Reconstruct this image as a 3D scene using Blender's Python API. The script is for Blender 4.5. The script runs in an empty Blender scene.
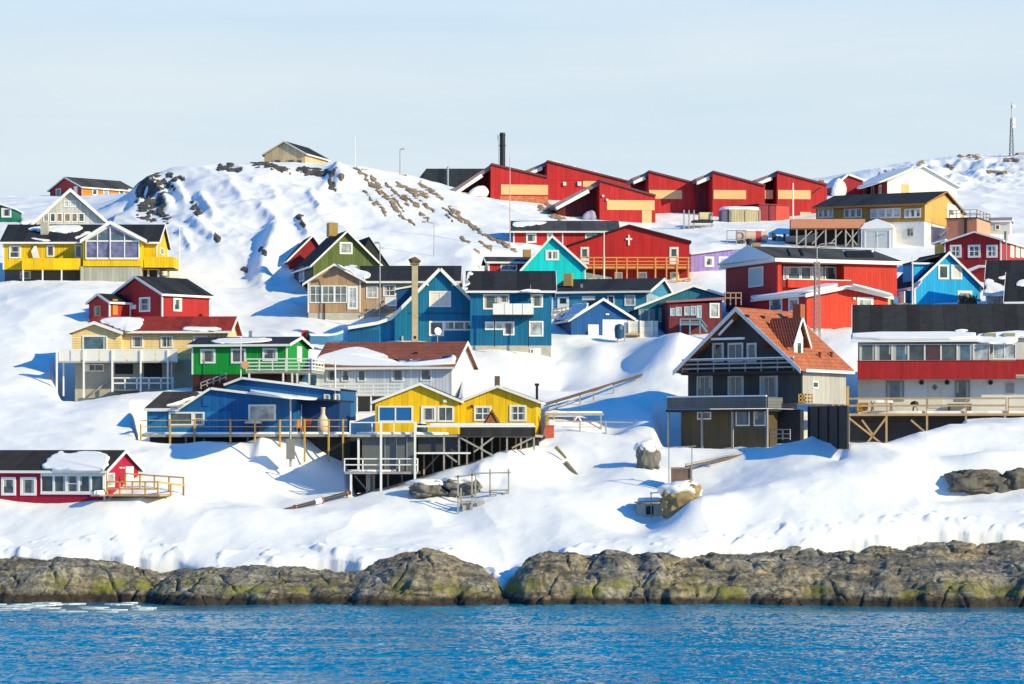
import bpy, bmesh, math, random
import numpy as np
from mathutils import Vector, Matrix
R = math.radians
scene = bpy.context.scene
COL = scene.collection

# ------------------------------------------------------------------ camera, sky, sun, exposure
FPX, CAMH, HOR = 2800.0, 10.7, 450.0          # focal length in pixels, eye height over the sea, horizon row
cam = bpy.data.cameras.new('camera'); cam_o = bpy.data.objects.new('camera', cam); COL.objects.link(cam_o)
cam_o.location = (0, 0, CAMH); cam_o.rotation_euler = (R(90), 0, 0)
cam.sensor_width = 36; cam.lens = 36 * FPX / 1024; cam.shift_y = (HOR - 342) / 1024
cam.clip_start = 1; cam.clip_end = 20000
scene.camera = cam_o
SUN_EL, SUN_AZ = 25, 57                        # sun to the right, a little behind the viewer
SUN_STRENGTH, SUN_COL = 5.0, (1.0, 0.83, 0.44)
sd = Vector((math.sin(R(SUN_AZ)) * math.cos(R(SUN_EL)), -math.cos(R(SUN_AZ)) * math.cos(R(SUN_EL)), math.sin(R(SUN_EL))))
sl = bpy.data.lights.new('sun', 'SUN'); so = bpy.data.objects.new('sun', sl); COL.objects.link(so)
sl.energy = SUN_STRENGTH; sl.color = SUN_COL; sl.angle = R(0.5)
so.rotation_euler = sd.to_track_quat('Z', 'Y').to_euler(); so.location = (200, -100, 150)
W = bpy.data.worlds.new('World'); scene.world = W; W.use_nodes = True
nt = W.node_tree; nt.nodes.clear()
def _n(t, typ, **kw):
    n = t.nodes.new(typ)
    for k, v in kw.items():
        if k.startswith('i_'): n.inputs[k[2:]].default_value = v
        else: setattr(n, k, v)
    return n
sky = _n(nt, 'ShaderNodeTexSky'); sky.sky_type = 'NISHITA'; sky.sun_disc = False
sky.sun_elevation = R(SUN_EL); sky.sun_rotation = math.pi - R(SUN_AZ); sky.air_density = 1.0; sky.dust_density = 0.4; sky.ozone_density = 2.0
tc = _n(nt, 'ShaderNodeTexCoord'); sx = _n(nt, 'ShaderNodeSeparateXYZ')
nt.links.new(tc.outputs['Generated'], sx.inputs[0])
# thin high veil near the horizon, deep clear blue overhead
ramp = _n(nt, 'ShaderNodeValToRGB'); cr = ramp.color_ramp; cr.interpolation = 'EASE'
cr.elements[0].position = 0.13; cr.elements[0].color = (1, 1, 1, 1)
cr.elements[1].position = 0.28; cr.elements[1].color = (0, 0, 0, 1)
nt.links.new(sx.outputs['Z'], ramp.inputs[0])
mp = _n(nt, 'ShaderNodeMapping'); mp.inputs['Scale'].default_value = (2.5, 2.5, 22)
nz = _n(nt, 'ShaderNodeTexNoise'); nz.inputs['Scale'].default_value = 2.2; nz.inputs['Detail'].default_value = 6
nt.links.new(tc.outputs['Generated'], mp.inputs[0]); nt.links.new(mp.outputs[0], nz.inputs[0])
vr = _n(nt, 'ShaderNodeMapRange'); vr.inputs['From Min'].default_value = .3; vr.inputs['From Max'].default_value = .7
vr.inputs['To Min'].default_value = 0; vr.inputs['To Max'].default_value = 1
nt.links.new(nz.outputs['Fac'], vr.inputs[0])
veil = _n(nt, 'ShaderNodeMixRGB'); veil.inputs[1].default_value = (6.5, 7.95, 8.95, 1); veil.inputs[2].default_value = (7.6, 8.5, 9.1, 1)
nt.links.new(vr.outputs[0], veil.inputs[0])
tint = _n(nt, 'ShaderNodeMixRGB'); tint.blend_type = 'MULTIPLY'; tint.inputs[0].default_value = 1
tint.inputs[2].default_value = (0.0, 1.25, 2.35, 1)
nt.links.new(sky.outputs[0], tint.inputs[1])
mixs = _n(nt, 'ShaderNodeMixRGB')
nt.links.new(ramp.outputs[0], mixs.inputs[0]); nt.links.new(tint.outputs[0], mixs.inputs[1]); nt.links.new(veil.outputs[0], mixs.inputs[2])
bg = _n(nt, 'ShaderNodeBackground'); bg.inputs['Strength'].default_value = 0.087
ow = _n(nt, 'ShaderNodeOutputWorld')
nt.links.new(mixs.outputs[0], bg.inputs[0]); nt.links.new(bg.outputs[0], ow.inputs[0])
vs = scene.view_settings; vs.view_transform = 'Standard'; vs.look = 'None'; vs.exposure = 0.19; vs.gamma = 1; vs.use_curve_mapping = False
scene.cycles.max_bounces = 6; scene.cycles.diffuse_bounces = 3; scene.cycles.glossy_bounces = 3
scene.cycles.use_denoising = True

def P(px, py, Y):
    """The point at depth Y seen at pixel (px, py) from the quay opposite: used to survey positions."""
    return Vector(((px - 512) * Y / FPX, Y, CAMH + (HOR - py) * Y / FPX))

# ------------------------------------------------------------------ materials
MATS = {}
def _mat(key):
    m = bpy.data.materials.new(key); m.use_nodes = True; t = m.node_tree
    return m, t, t.nodes['Principled BSDF']
def _math(t, op, a, b=None, c=None):
    n = t.nodes.new('ShaderNodeMath'); n.operation = op
    for i, v in enumerate((a, b, c)):
        if v is None: continue
        if isinstance(v, (int, float)): n.inputs[i].default_value = v
        else: t.links.new(v, n.inputs[i])
    return n.outputs[0]
def _noise(t, vec, scale, detail=4, rough=.55):
    n = t.nodes.new('ShaderNodeTexNoise'); n.inputs['Scale'].default_value = scale; n.inputs['Detail'].default_value = detail
    n.inputs['Roughness'].default_value = rough
    if vec is not None: t.links.new(vec, n.inputs['Vector'])
    return n.outputs['Fac']
def _map(t, v, a, b, c, d, clamp=True):
    n = t.nodes.new('ShaderNodeMapRange'); n.clamp = clamp
    for i, x in zip(('From Min', 'From Max', 'To Min', 'To Max'), (a, b, c, d)): n.inputs[i].default_value = x
    t.links.new(v, n.inputs[0]); return n.outputs[0]
def _scalecol(t, col, fac):
    n = t.nodes.new('ShaderNodeVectorMath'); n.operation = 'SCALE'
    if isinstance(col, tuple): n.inputs[0].default_value = col[:3]
    else: t.links.new(col, n.inputs[0])
    t.links.new(fac, n.inputs['Scale']); return n.outputs[0]
def _mix(t, f, a, b):
    n = t.nodes.new('ShaderNodeMixRGB')
    if isinstance(f, (int, float)): n.inputs[0].default_value = f
    else: t.links.new(f, n.inputs[0])
    for i, v in ((1, a), (2, b)):
        if isinstance(v, tuple): n.inputs[i].default_value = (*v[:3], 1)
        else: t.links.new(v, n.inputs[i])
    return n.outputs[0]
def _bump(t, h, strength, dist, bsdf):
    n = t.nodes.new('ShaderNodeBump'); n.inputs['Strength'].default_value = strength; n.inputs['Distance'].default_value = dist
    t.links.new(h, n.inputs['Height']); t.links.new(n.outputs[0], bsdf.inputs['Normal']); return n
def _xyz(t, kind='Object'):
    c = t.nodes.new('ShaderNodeTexCoord'); s = t.nodes.new('ShaderNodeSeparateXYZ'); t.links.new(c.outputs[kind], s.inputs[0])
    return c.outputs[kind], s.outputs

def clad(col, sp=.35, horiz=False, wear=.16):
    """painted boarding: board joints, small differences of tone between boards, weather stains"""
    key = ('clad', col, sp, horiz)
    if key in MATS: return MATS[key]
    m, t, b = _mat('painted_boards')
    v, s = _xyz(t)
    c = s[2] if horiz else _math(t, 'ADD', s[0], s[1])
    q = _math(t, 'DIVIDE', c, sp); fr = _math(t, 'FRACT', q); fl = _math(t, 'FLOOR', q)
    wn = t.nodes.new('ShaderNodeTexWhiteNoise'); wn.noise_dimensions = '1D'; t.links.new(fl, wn.inputs['W'])
    g = _math(t, 'LESS_THAN', fr, min(.12, .035 / sp))
    f1 = _map(t, wn.outputs['Value'], 0, 1, .9, 1.08)
    st = t.nodes.new('ShaderNodeMapping'); st.inputs['Scale'].default_value = (1, 1, .22); t.links.new(v, st.inputs[0])
    f2 = _map(t, _noise(t, st.outputs[0], 1.8, 6, .65), .3, .75, 1 + wear * .5, 1 - wear * 1.6)
    f = _math(t, 'MULTIPLY', f1, f2)
    f = _math(t, 'MULTIPLY', f, _map(t, g, 0, 1, 1, .62))
    t.links.new(_scalecol(t, col, f), b.inputs['Base Color'])
    b.inputs['Roughness'].default_value = .6; b.inputs['Specular IOR Level'].default_value = .3
    _bump(t, _math(t, 'SUBTRACT', 1, g), .6, .02, b)
    MATS[key] = m; return m

def plain(col, rough=.6, var=.12, scale=3, name='painted_surface', metal=0, spec=.35):
    key = ('plain', col, rough, var, scale, metal)
    if key in MATS: return MATS[key]
    m, t, b = _mat(name); v, s = _xyz(t)
    f = _map(t, _noise(t, v, scale, 6, .65), .25, .75, 1 + var, 1 - var)
    t.links.new(_scalecol(t, col, f), b.inputs['Base Color'])
    b.inputs['Roughness'].default_value = rough; b.inputs['Metallic'].default_value = metal; b.inputs['Specular IOR Level'].default_value = spec
    MATS[key] = m; return m

def felt(col, sp=1.0, along='x', seam=.75):
    """roofing felt or sheet laid in lengths with visible seams"""
    key = ('felt', col, sp, along)
    if key in MATS: return MATS[key]
    m, t, b = _mat('roofing_felt'); v, s = _xyz(t)
    q = _math(t, 'DIVIDE', s[0] if along == 'x' else s[1], sp); fr = _math(t, 'FRACT', q); fl = _math(t, 'FLOOR', q)
    wn = t.nodes.new('ShaderNodeTexWhiteNoise'); wn.noise_dimensions = '1D'; t.links.new(fl, wn.inputs['W'])
    f = _math(t, 'MULTIPLY', _map(t, wn.outputs['Value'], 0, 1, .75, 1.3), _map(t, _noise(t, v, 1.2, 7, .65), .25, .75, .7, 1.35))
    g = _math(t, 'LESS_THAN', fr, .06)
    f = _math(t, 'MULTIPLY', f, _map(t, g, 0, 1, 1, seam))
    t.links.new(_scalecol(t, col, f), b.inputs['Base Color']); b.inputs['Roughness'].default_value = .85; b.inputs['Specular IOR Level'].default_value = .2
    _bump(t, _math(t, 'SUBTRACT', 1, g), .5, .03, b)
    MATS[key] = m; return m

def tile(col, row=.32, coln=.25):
    key = ('tile', col, row)
    if key in MATS: return MATS[key]
    m, t, b = _mat('roof_tiles'); v, s = _xyz(t)
    q = _math(t, 'DIVIDE', s[2], row); fr = _math(t, 'FRACT', q); fl = _math(t, 'FLOOR', q)
    c2 = _math(t, 'DIVIDE', _math(t, 'ADD', s[0], s[1]), coln); fr2 = _math(t, 'FRACT', c2)
    cmb = t.nodes.new('ShaderNodeCombineXYZ'); t.links.new(fl, cmb.inputs[0]); t.links.new(_math(t, 'FLOOR', c2), cmb.inputs[1])
    wn = t.nodes.new('ShaderNodeTexWhiteNoise'); t.links.new(cmb.outputs[0], wn.inputs['Vector'])
    g = _map(t, fr, 0, .25, .55, 1)
    f = _math(t, 'MULTIPLY', _map(t, wn.outputs['Value'], 0, 1, .85, 1.12), g)
    f = _math(t, 'MULTIPLY', f, _map(t, _noise(t, v, .9, 5), .3, .7, .85, 1.15))
    t.links.new(_scalecol(t, col, f), b.inputs['Base Color']); b.inputs['Roughness'].default_value = .7
    hgt = _math(t, 'ADD', _math(t, 'MULTIPLY', fr, -1), _math(t, 'MULTIPLY', _math(t, 'SINE', _math(t, 'MULTIPLY', fr2, 6.283)), .4))
    _bump(t, hgt, .7, .05, b)
    MATS[key] = m; return m

def glass(col=(.035, .05, .06), rough=.06):
    key = ('glass', col)
    if key in MATS: return MATS[key]
    m, t, b = _mat('window_glass'); v, s = _xyz(t)
    f = _map(t, _noise(t, v, 1.3, 3), .35, .65, .55, 1.5)
    t.links.new(_scalecol(t, col, f), b.inputs['Base Color']); b.inputs['Roughness'].default_value = rough; b.inputs['Specular IOR Level'].default_value = .7
    MATS[key] = m; return m

def snow_mat():
    if 'snow' in MATS: return MATS['snow']
    m, t, b = _mat('snow'); v, s = _xyz(t)
    n1 = _noise(t, v, .35, 8, .6)
    t.links.new(_mix(t, _map(t, n1, .3, .7, 0, 1), (.79, .795, .80), (.86, .86, .86)), b.inputs['Base Color'])
    b.inputs['Roughness'].default_value = .75; b.inputs['Specular IOR Level'].default_value = .15
    k = t.nodes.new('ShaderNodeMapping'); k.inputs['Scale'].default_value = (.55, 1.5, 1); k.inputs['Rotation'].default_value = (0, 0, .5); t.links.new(v, k.inputs[0])
    crust = _math(t, 'ABSOLUTE', _math(t, 'SUBTRACT', _noise(t, k.outputs[0], 1.6, 5, .55), .5))
    h = _math(t, 'ADD', _math(t, 'ADD', _noise(t, v, 1.1, 10, .6), _math(t, 'MULTIPLY', crust, -1.5)), _math(t, 'MULTIPLY', _noise(t, v, 9, 4, .6), .12))
    _bump(t, h, .2, .13, b)
    MATS['snow'] = m; return m

def rock_mat():
    """gneiss: grey-brown bands, dark joints, lichen, algae and a dark wet band above the sea"""
    if 'rock' in MATS: return MATS['rock']
    m, t, b = _mat('rock')
    g = t.nodes.new('ShaderNodeNewGeometry'); pos = g.outputs['Position']
    s = t.nodes.new('ShaderNodeSeparateXYZ'); t.links.new(pos, s.inputs[0]); z = s.outputs[2]
    mpn = t.nodes.new('ShaderNodeMapping'); mpn.inputs['Rotation'].default_value = (0.3, 0.6, .2); mpn.inputs['Scale'].default_value = (.5, .8, 1.7)
    t.links.new(pos, mpn.inputs[0]); bv = mpn.outputs[0]
    n1 = _noise(t, bv, .55, 9, .62); n2 = _noise(t, pos, .22, 5, .6); n3 = _noise(t, pos, 2.6, 8, .7)
    c = _mix(t, _map(t, n1, .33, .68, 0, 1), (.09, .086, .074), (.54, .50, .41))
    c = _mix(t, _map(t, n2, .45, .62, 0, .85), c, (.46, .36, .20))
    c = _mix(t, _map(t, n3, .40, .62, 0, .8), c, (.055, .052, .045))
    ms = t.nodes.new('ShaderNodeMapping'); ms.inputs['Rotation'].default_value = (0, .75, .3); ms.inputs['Scale'].default_value = (.25, .6, 2.6); t.links.new(pos, ms.inputs[0])
    n5 = _noise(t, ms.outputs[0], 1.0, 7, .65); c = _mix(t, _map(t, n5, .5, .62, 0, .7), c, (.045, .042, .036)); c = _mix(t, _map(t, n5, .36, .28, 0, .6), c, (.50, .45, .34))
    vo = t.nodes.new('ShaderNodeTexVoronoi'); vo.feature = 'DISTANCE_TO_EDGE'; vo.inputs['Scale'].default_value = .5
    wv = t.nodes.new('ShaderNodeMixRGB'); wv.blend_type = 'ADD'; wv.inputs[0].default_value = .9
    nzc = t.nodes.new('ShaderNodeTexNoise'); nzc.inputs['Scale'].default_value = .8; nzc.inputs['Detail'].default_value = 5; t.links.new(bv, nzc.inputs[0])
    t.links.new(bv, wv.inputs[1]); t.links.new(nzc.outputs['Color'], wv.inputs[2]); t.links.new(wv.outputs[0], vo.inputs['Vector'])
    crack = _map(t, _math(t, 'ADD', vo.outputs['Distance'], _map(t, _noise(t, pos, .3, 3, .5), .4, .6, 0, .06)), 0, .03, 0, 1)
    c = _mix(t, _map(t, crack, 0, 1, .75, 0), c, (.03, .028, .025))
    # yellow green algae on a band above high water, black weed at the waterline
    zz = _math(t, 'ADD', z, _math(t, 'MULTIPLY', _math(t, 'SUBTRACT', _noise(t, pos, .5, 5, .6), .5), 2.6))
    band = _math(t, 'MULTIPLY', _map(t, zz, .3, .7, 0, 1), _map(t, zz, .9, 1.7, 1, 0))
    band = _math(t, 'MULTIPLY', band, _map(t, _noise(t, pos, .35, 4, .6), .45, .6, 0, .85))
    c = _mix(t, band, c, (.21, .21, .02))
    z2 = _math(t, 'ADD', z, _math(t, 'MULTIPLY', _math(t, 'SUBTRACT', _noise(t, pos, 1.1, 5, .6), .5), .9))
    c = _mix(t, _map(t, z2, .25, .6, .92, 0), c, (.025, .018, .012))
    t.links.new(c, b.inputs['Base Color']); b.inputs['Roughness'].default_value = .8; b.inputs['Specular IOR Level'].default_value = .3
    h = _math(t, 'ADD', _math(t, 'MULTIPLY', n1, 1.4), _math(t, 'ADD', _math(t, 'MULTIPLY', n3, .55), _math(t, 'MULTIPLY', crack, .35)))
    _bump(t, h, 1.0, .35, b)
    MATS['rock'] = m; return m

def hill_rock_mat():
    """rock that breaks through the snow on the hill: black crags and rust coloured ribs"""
    m, t, b = _mat('hill_rock')
    g = t.nodes.new('ShaderNodeNewGeometry'); pos = g.outputs['Position']
    n1 = _noise(t, pos, .9, 8, .65); n2 = _noise(t, pos, .09, 3, .5); n3 = _noise(t, pos, 3, 6, .7)
    s = t.nodes.new('ShaderNodeSeparateXYZ'); t.links.new(pos, s.inputs[0])
    rust = _map(t, _math(t, 'ADD', s.outputs[0], _math(t, 'MULTIPLY', n2, 6)), -20, -14, 0, 1)
    dark = _mix(t, _map(t, n1, .35, .65, 0, 1), (.035, .033, .032), (.16, .14, .11))
    rus = _mix(t, _map(t, n1, .35, .65, 0, 1), (.24, .16, .085), (.58, .42, .24))
    c = _mix(t, rust, dark, rus)
    c = _mix(t, _map(t, n3, .4, .6, 0, .4), c, (.07, .06, .05))
    t.links.new(c, b.inputs['Base Color']); b.inputs['Roughness'].default_value = .85
    _bump(t, _math(t, 'ADD', n1, n3), .9, .3, b)
    return m

def sea_mat():
    m, t, b = _mat('sea_water')
    g = t.nodes.new('ShaderNodeNewGeometry'); pos = g.outputs['Position']
    def stretch(sc):
        k = t.nodes.new('ShaderNodeMapping'); k.inputs['Scale'].default_value = sc; t.links.new(pos, k.inputs[0]); return k.outputs[0]
    calm = _noise(t, stretch((.012, .055, 1)), 1.0, 4, .55)
    amp = _map(t, calm, .36, .48, .4, 1.0)
    w1 = _noise(t, stretch((.9, .55, 1)), 1.0, 5, .6); w2 = _noise(t, stretch((2.6, 1.5, 1)), 1.0, 4, .6); w3 = _noise(t, stretch((.16, .12, 1)), 1.0, 3, .5)
    h = _math(t, 'ADD', _math(t, 'MULTIPLY', w1, .5), _math(t, 'ADD', _math(t, 'MULTIPLY', w2, .22), _math(t, 'MULTIPLY', w3, .5)))
    h = _math(t, 'MULTIPLY', h, amp)
    b.inputs['Base Color'].default_value = (.0, .19, .335, 1)
    b.inputs['Roughness'].default_value = .1; b.inputs['IOR'].default_value = 1.33; b.inputs['Specular IOR Level'].default_value = .3
    _bump(t, h, .8, .35, b)
    return m

# ------------------------------------------------------------------ object helpers
def link(o, parent=None):
    COL.objects.link(o)
    if parent is not None: o.parent = parent
    return o
def tag(o, label=None, cat=None, group=None, kind=None):
    if label: o['label'] = label
    if cat: o['category'] = cat
    if group: o['group'] = group
    if kind: o['kind'] = kind
    return o
def np_mesh(name, verts, nu, nv, mat):
    """grid mesh of nv rows by nu columns"""
    me = bpy.data.meshes.new(name)
    i = np.arange(nu * nv).reshape(nv, nu)
    q = np.stack([i[:-1, :-1], i[:-1, 1:], i[1:, 1:], i[1:, :-1]], -1).reshape(-1, 4)
    me.vertices.add(len(verts)); me.vertices.foreach_set('co', verts.astype(np.float32).ravel())
    me.loops.add(q.size); me.loops.foreach_set('vertex_index', q.ravel().astype(np.int32))
    me.polygons.add(len(q)); me.polygons.foreach_set('loop_start', np.arange(0, q.size, 4, dtype=np.int32))
    me.polygons.foreach_set('use_smooth', np.ones(len(q), bool))
    me.update(calc_edges=True); me.materials.append(mat)
    return link(bpy.data.objects.new(name, me))

# ------------------------------------------------------------------ numpy noise
_rng = np.random.RandomState(7); _perm = _rng.permutation(512); _perm = np.concatenate([_perm, _perm, _perm]); _ang = _rng.rand(1536) * 6.2832
def pnoise(x, y):
    xi = np.floor(x).astype(int); yi = np.floor(y).astype(int); xf = x - xi; yf = y - yi
    def gr(a, b, dx, dy):
        k = _ang[(_perm[(a % 512)] + b % 512) % 1536]; return np.cos(k) * dx + np.sin(k) * dy
    u = xf ** 3 * (xf * (xf * 6 - 15) + 10); v = yf ** 3 * (yf * (yf * 6 - 15) + 10)
    a = gr(xi, yi, xf, yf); b = gr(xi + 1, yi, xf - 1, yf); c = gr(xi, yi + 1, xf, yf - 1); d = gr(xi + 1, yi + 1, xf - 1, yf - 1)
    return (a + u * (b - a)) * (1 - v) + (c + u * (d - c)) * v
def fbm(x, y, o=4, g=.5):
    s = 0; a = 1
    for k in range(o): s = s + a * pnoise(x + 37 * k, y - 19 * k); x = x * 2.03; y = y * 2.03; a *= g
    return s
def ridged(x, y, o=4):
    s = 0; a = 1
    for k in range(o): s = s + a * (1 - 2 * np.abs(pnoise(x + 11 * k, y + 5 * k))); x = x * 2.1; y = y * 2.1; a *= .5
    return s
def sstep(a, b, x):
    t = np.clip((x - a) / (b - a), 0, 1); return t * t * (3 - 2 * t)
# ------------------------------------------------------------------ ground: surveyed points (pixel, pixel, depth)
GP = [
 # upper edge of the shore rocks
 (-120,556,206),(0,555,207),(60,556,206),(130,561,205),(200,566,204),(260,560,204),(320,556,204),(380,550,204),(440,549,203.5),(480,566,203),
 (510,574,203),(560,558,203),(600,552,203),(640,549,203),(700,552,203),(780,554,203),(860,554,203),(930,549,203),(1024,546,203),(1150,545,203),
 # lower snow field
 (0,530,212),(60,515,213.5),(140,522,212),(200,505,216),(260,512,214),(330,512,213),(540,515,213),(600,520,211),(640,520,211),
 (-120,500,216),(200,478,222),
 (600,490,218),(620,470,222),(650,470,222),(650,495,217),(620,505,214.5),
 (460,495,219),(420,497,219),(500,489,219),(532,467,221),(350,503,218.5),(380,500,218.5),(410,494,219),(440,483,219.5),(480,468,220),(510,454,221),(537,443,222.5),(560,472,223),(548,446,230),
 (290,510,216),(320,510,216),(350,511,215.5),(400,509,215),(457,514,214.8),(490,506,215.2),(470,514,214),(512,504,215.3),(440,520,213),(540,490,219),(640,516,213.5),(662,517,213.5),(560,500,215.5),
 (800,443,225),(812,438,225),(832,441,222),(780,449,224),(760,460,222.5),(740,472,221),(720,482,219.5),(700,490,217.5),(675,492,218.5),(770,449,233),(690,449,237),
 (680,338,256),(640,358,256),(600,376,256),(560,388,256),(660,388,247),(620,398,247),(585,404,246),(540,398,248),(665,418,237),(630,426,237),(605,440,236),(650,345,262),
 (345,487,225),(300,492,224.5),(262,497,222.5),(230,489,222.5),(345,469,229.5),(300,467,229),(250,460,228.5),(310,504,219.5),(140,497,213.5),(180,494,215.5),(720,520,208),
 # left bank below the blue house deck
 (140,455,228),(200,450,228),(260,440,229),(300,434,230),(240,425,236),(60,455,226),(100,440,231),(40,430,234),(0,440,231),(-120,450,229),(110,415,238),
 (0,400,245),(50,398,246),(120,400,244),(150,420,238),
 # under the cream house
 (70,402,248),(110,398,249),(150,390,250),(190,392,247),(0,345,262),(30,380,252),(60,340,265),(30,320,272),(0,300,282),(-120,330,270),
 (60,300,280),(100,290,283),(30,290,286),(20,283,291),(60,282,290),(110,284,290),(160,284,290),(-120,285,292),
 (215,320,273),(240,310,280),(280,320,275),(250,290,295),(280,300,285),(230,330,268),(280,340,264),(300,330,270),(290,350,258),
 # hill face and hill top
 (166,177,350),(150,180,349),(141,186,349),(135,198,348.5),(129,210,348),(116,217,346),(104,220,345),(140,186,357),(131,202,357),(150,200,345),(140,214,345),(160,205,342),
 (180,270,302),(190,250,312),(170,235,322),(220,230,322),(260,240,314),(300,220,324),(300,240,312),(350,230,322),(400,230,320),(420,250,310),(450,245,312),(480,260,302),
 (150,215,334),(140,198,342),(137,186,350),(150,178,352),(180,170,354),(220,165,355),(250,163,357),(200,190,342),(250,190,340),(300,190,340),(320,200,336),(290,172,352),(330,173,352),(360,168,356),(350,185,345),
 (400,176,358),(380,200,338),(430,200,338),(440,190,346),(460,197,345),(480,215,332),(510,205,343),(420,215,330),(500,235,318),(540,215,338),(560,222,330),(590,225,333),
 (420,180,372),(440,189,372),(470,195,370),(420,186,385),(470,198,385),(380,172,372),(250,172,385),(180,185,390),(330,175,385),
 # left saddle behind the yellow house
 (120,218,345),(100,222,335),(60,225,332),(0,226,332),(-120,225,335),(90,210,370),(40,212,380),(0,200,420),(0,196,470),(50,197,480),(100,201,468),(135,201,468),(180,205,470),(-120,196,470),(60,198,520),
 (0,205,600),(100,205,600),(250,200,560),
 # middle of the town
 (380,325,272),(340,328,273),(420,345,262),(500,358,260),(560,357,260),(560,345,266),(600,345,267),(640,345,265),(650,338,270),(700,345,264),(600,400,243),
 (690,370,252),(640,420,237),(600,425,235),(580,440,231),(620,440,231),(660,445,229),(560,420,237),(480,410,243),(480,375,253),
 (400,412,242),(340,412,242),(450,360,259),(300,395,247),(340,352,262),(315,345,266),
 (570,310,282),(640,310,284),(690,290,296),(700,280,300),(730,285,298),(500,285,295),(450,290,292),(560,285,295),(640,292,298),
 (560,252,311),(620,260,308),(700,255,311),(700,243,318),(760,250,312),(800,248,315),(720,240,322),(690,226,334),(650,229,334),(720,221,344),(790,221,345),(760,230,332),(640,212,352),
 (480,199,350),(550,204,352),(660,214,350),(830,222,338),(830,247,316),(880,250,312),(930,248,314),(960,240,318),(1000,240,318),
 (960,282,294),(1000,290,290),(1060,290,290),(900,308,279),(950,309,278),(860,300,284),(1000,310,276),(1100,300,284),
 (760,340,262),(860,345,258),(890,345,258),(720,345,262),(1000,345,258),
 # brown house, gully, right bank
 (685,447,229),(740,449,228.5),(700,420,240),(780,420,240),(840,420,238),(856,458,231),(850,446,219.5),(866,452,224),(840,462,219),(870,455,234),(890,450,233),(925,438,235),(850,462,236),
 (668,522,209),(690,510,209.5),(726,496,210.5),(769,483,212.5),(812,473,214),(845,464,215.5),(880,447,220),(920,432,224),(950,424,227),(1024,416,230),(1130,412,231),
 (800,520,207),(800,495,211),(880,500,210.5),(860,520,207),(950,520,207),(1024,515,208),(1120,510,209),(880,474,213.5),(960,445,222),(1024,440,223),(940,468,218),(1000,463,219),(930,500,211),(980,502,211.5),(1024,495,213),
 (950,424,235),(1024,420,236),(870,425,246),(950,420,246),(1024,418,246),
 # right ridge
 (820,200,360),(860,199,362),(950,196,364),(850,183,420),(880,170,425),(920,164,430),(960,158,432),(1024,156,430),(1130,158,430),(980,180,395),(1024,185,390),(1024,210,350),(1000,222,335),(950,205,356),(960,170,420),
 (880,180,520),(1000,180,520),(700,230,520),(500,225,520),(400,210,500),(300,210,520),
]
def _tps():
    p = np.array([tuple(P(*g)) for g in GP]); xy = p[:, :2] * np.array([1, .8]); z = p[:, 2]; n = len(p)
    d = np.sqrt(((xy[:, None] - xy[None]) ** 2).sum(-1))
    K = d                                       # biharmonic-in-3D kernel (linear): no overshoot between survey points
    A = np.zeros((n + 3, n + 3)); A[:n, :n] = K - np.eye(n) * .06; A[:n, n] = 1; A[:n, n + 1:] = xy; A[n, :n] = 1; A[n + 1:, :n] = xy.T
    w = np.linalg.solve(A, np.concatenate([z, [0, 0, 0]]))
    return xy, w
_gxy, _gw = _tps()
def ground_base(x, y):
    sh = x.shape; q = np.stack([x.ravel(), y.ravel() * .8], -1); out = np.empty(len(q))
    for k in range(0, len(q), 40000):
        c = q[k:k + 40000]
        d = np.sqrt(((c[:, None] - _gxy[None]) ** 2).sum(-1))
        out[k:k + 40000] = d @ _gw[:-3] + _gw[-3] + c @ _gw[-2:]
    return out.reshape(sh)
# edge of the snow and of the sea along the shore, by column of the survey
EX = np.array([-200, 0, 60, 110, 160, 200, 240, 300, 360, 400, 450, 485, 500, 515, 560, 620, 640, 660, 760, 860, 880, 960, 1024, 1250])
EDGE = np.array([206.5, 206.5, 206, 206.5, 205.5, 204.6, 204, 203.8, 203.2, 203, 203, 201, 199.2, 200.8, 202.6, 203, 203, 202.8, 204.2, 205.3, 205.6, 206, 206.2, 206.2])
SX = np.array([-200, 0, 60, 110, 150, 165, 200, 240, 300, 335, 345, 420, 470, 500, 510, 520, 560, 620, 627, 640, 700, 760, 860, 880, 960, 1024, 1250])
SHORE = np.array([203, 202.5, 202.5, 202.3, 202, 198, 196.5, 196.2, 196.2, 197, 196, 195.5, 195.5, 195.8, 196.8, 195.6, 195.2, 195.4, 196.2, 195.4, 195.2, 195.4, 195.4, 194.8, 194.4, 194.2, 194])
HTOP_OLD = np.array([3.2, 3.3, 3.2, 3.0, 2.8, 2.4, 2.6, 3.0, 3.2, 3.2, 3.3, 3.6, 3.0, 2.2, 1.6, 3.3, 3.8, 3.8, 2.8, 3.6, 3.6, 3.5, 3.5, 3.2, 3.4, 3.6, 3.6])
# ground dug away under stilted decks and lower storeys: columns, depths, level at both ends, reference depth
PITS = [(356,542,220.5,241,500,443,221),(142,347,231,241,457,440,231.5),(664,772,226,241,450,450,229),(838,960,232,250,462,431,238),(960,1100,236,250,431,424,238),(62,192,246.5,257,404,389,248),(318,456,242,252,412,412,244),(484,532,296,306,274,274,299),(30,108,329,342,227,227,331),(-20,84,290,300,284,284,292.5),(-40,16,342,352,229,229,344)]
def colpx(x, y): return x / y * FPX + 512
# wind-cut ribs and knobs on the hill: both ends, width, height
RIBS = [(338,176,342,182,9,1.5),(330,182,322,190,6,.4),(276,236,262,278,11,1.5),(152,186,166,204,6,.8),(174,186,184,202,5,.6),(200,198,214,216,5,.6),(194,222,212,236,5,.6),(262,208,276,222,5,.5),(310,196,320,208,4,.5),(182,234,190,248,4,.5),(255,182,275,194,5,.4),(230,184,240,196,5,.4),(300,222,308,236,4,.5)]
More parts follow.
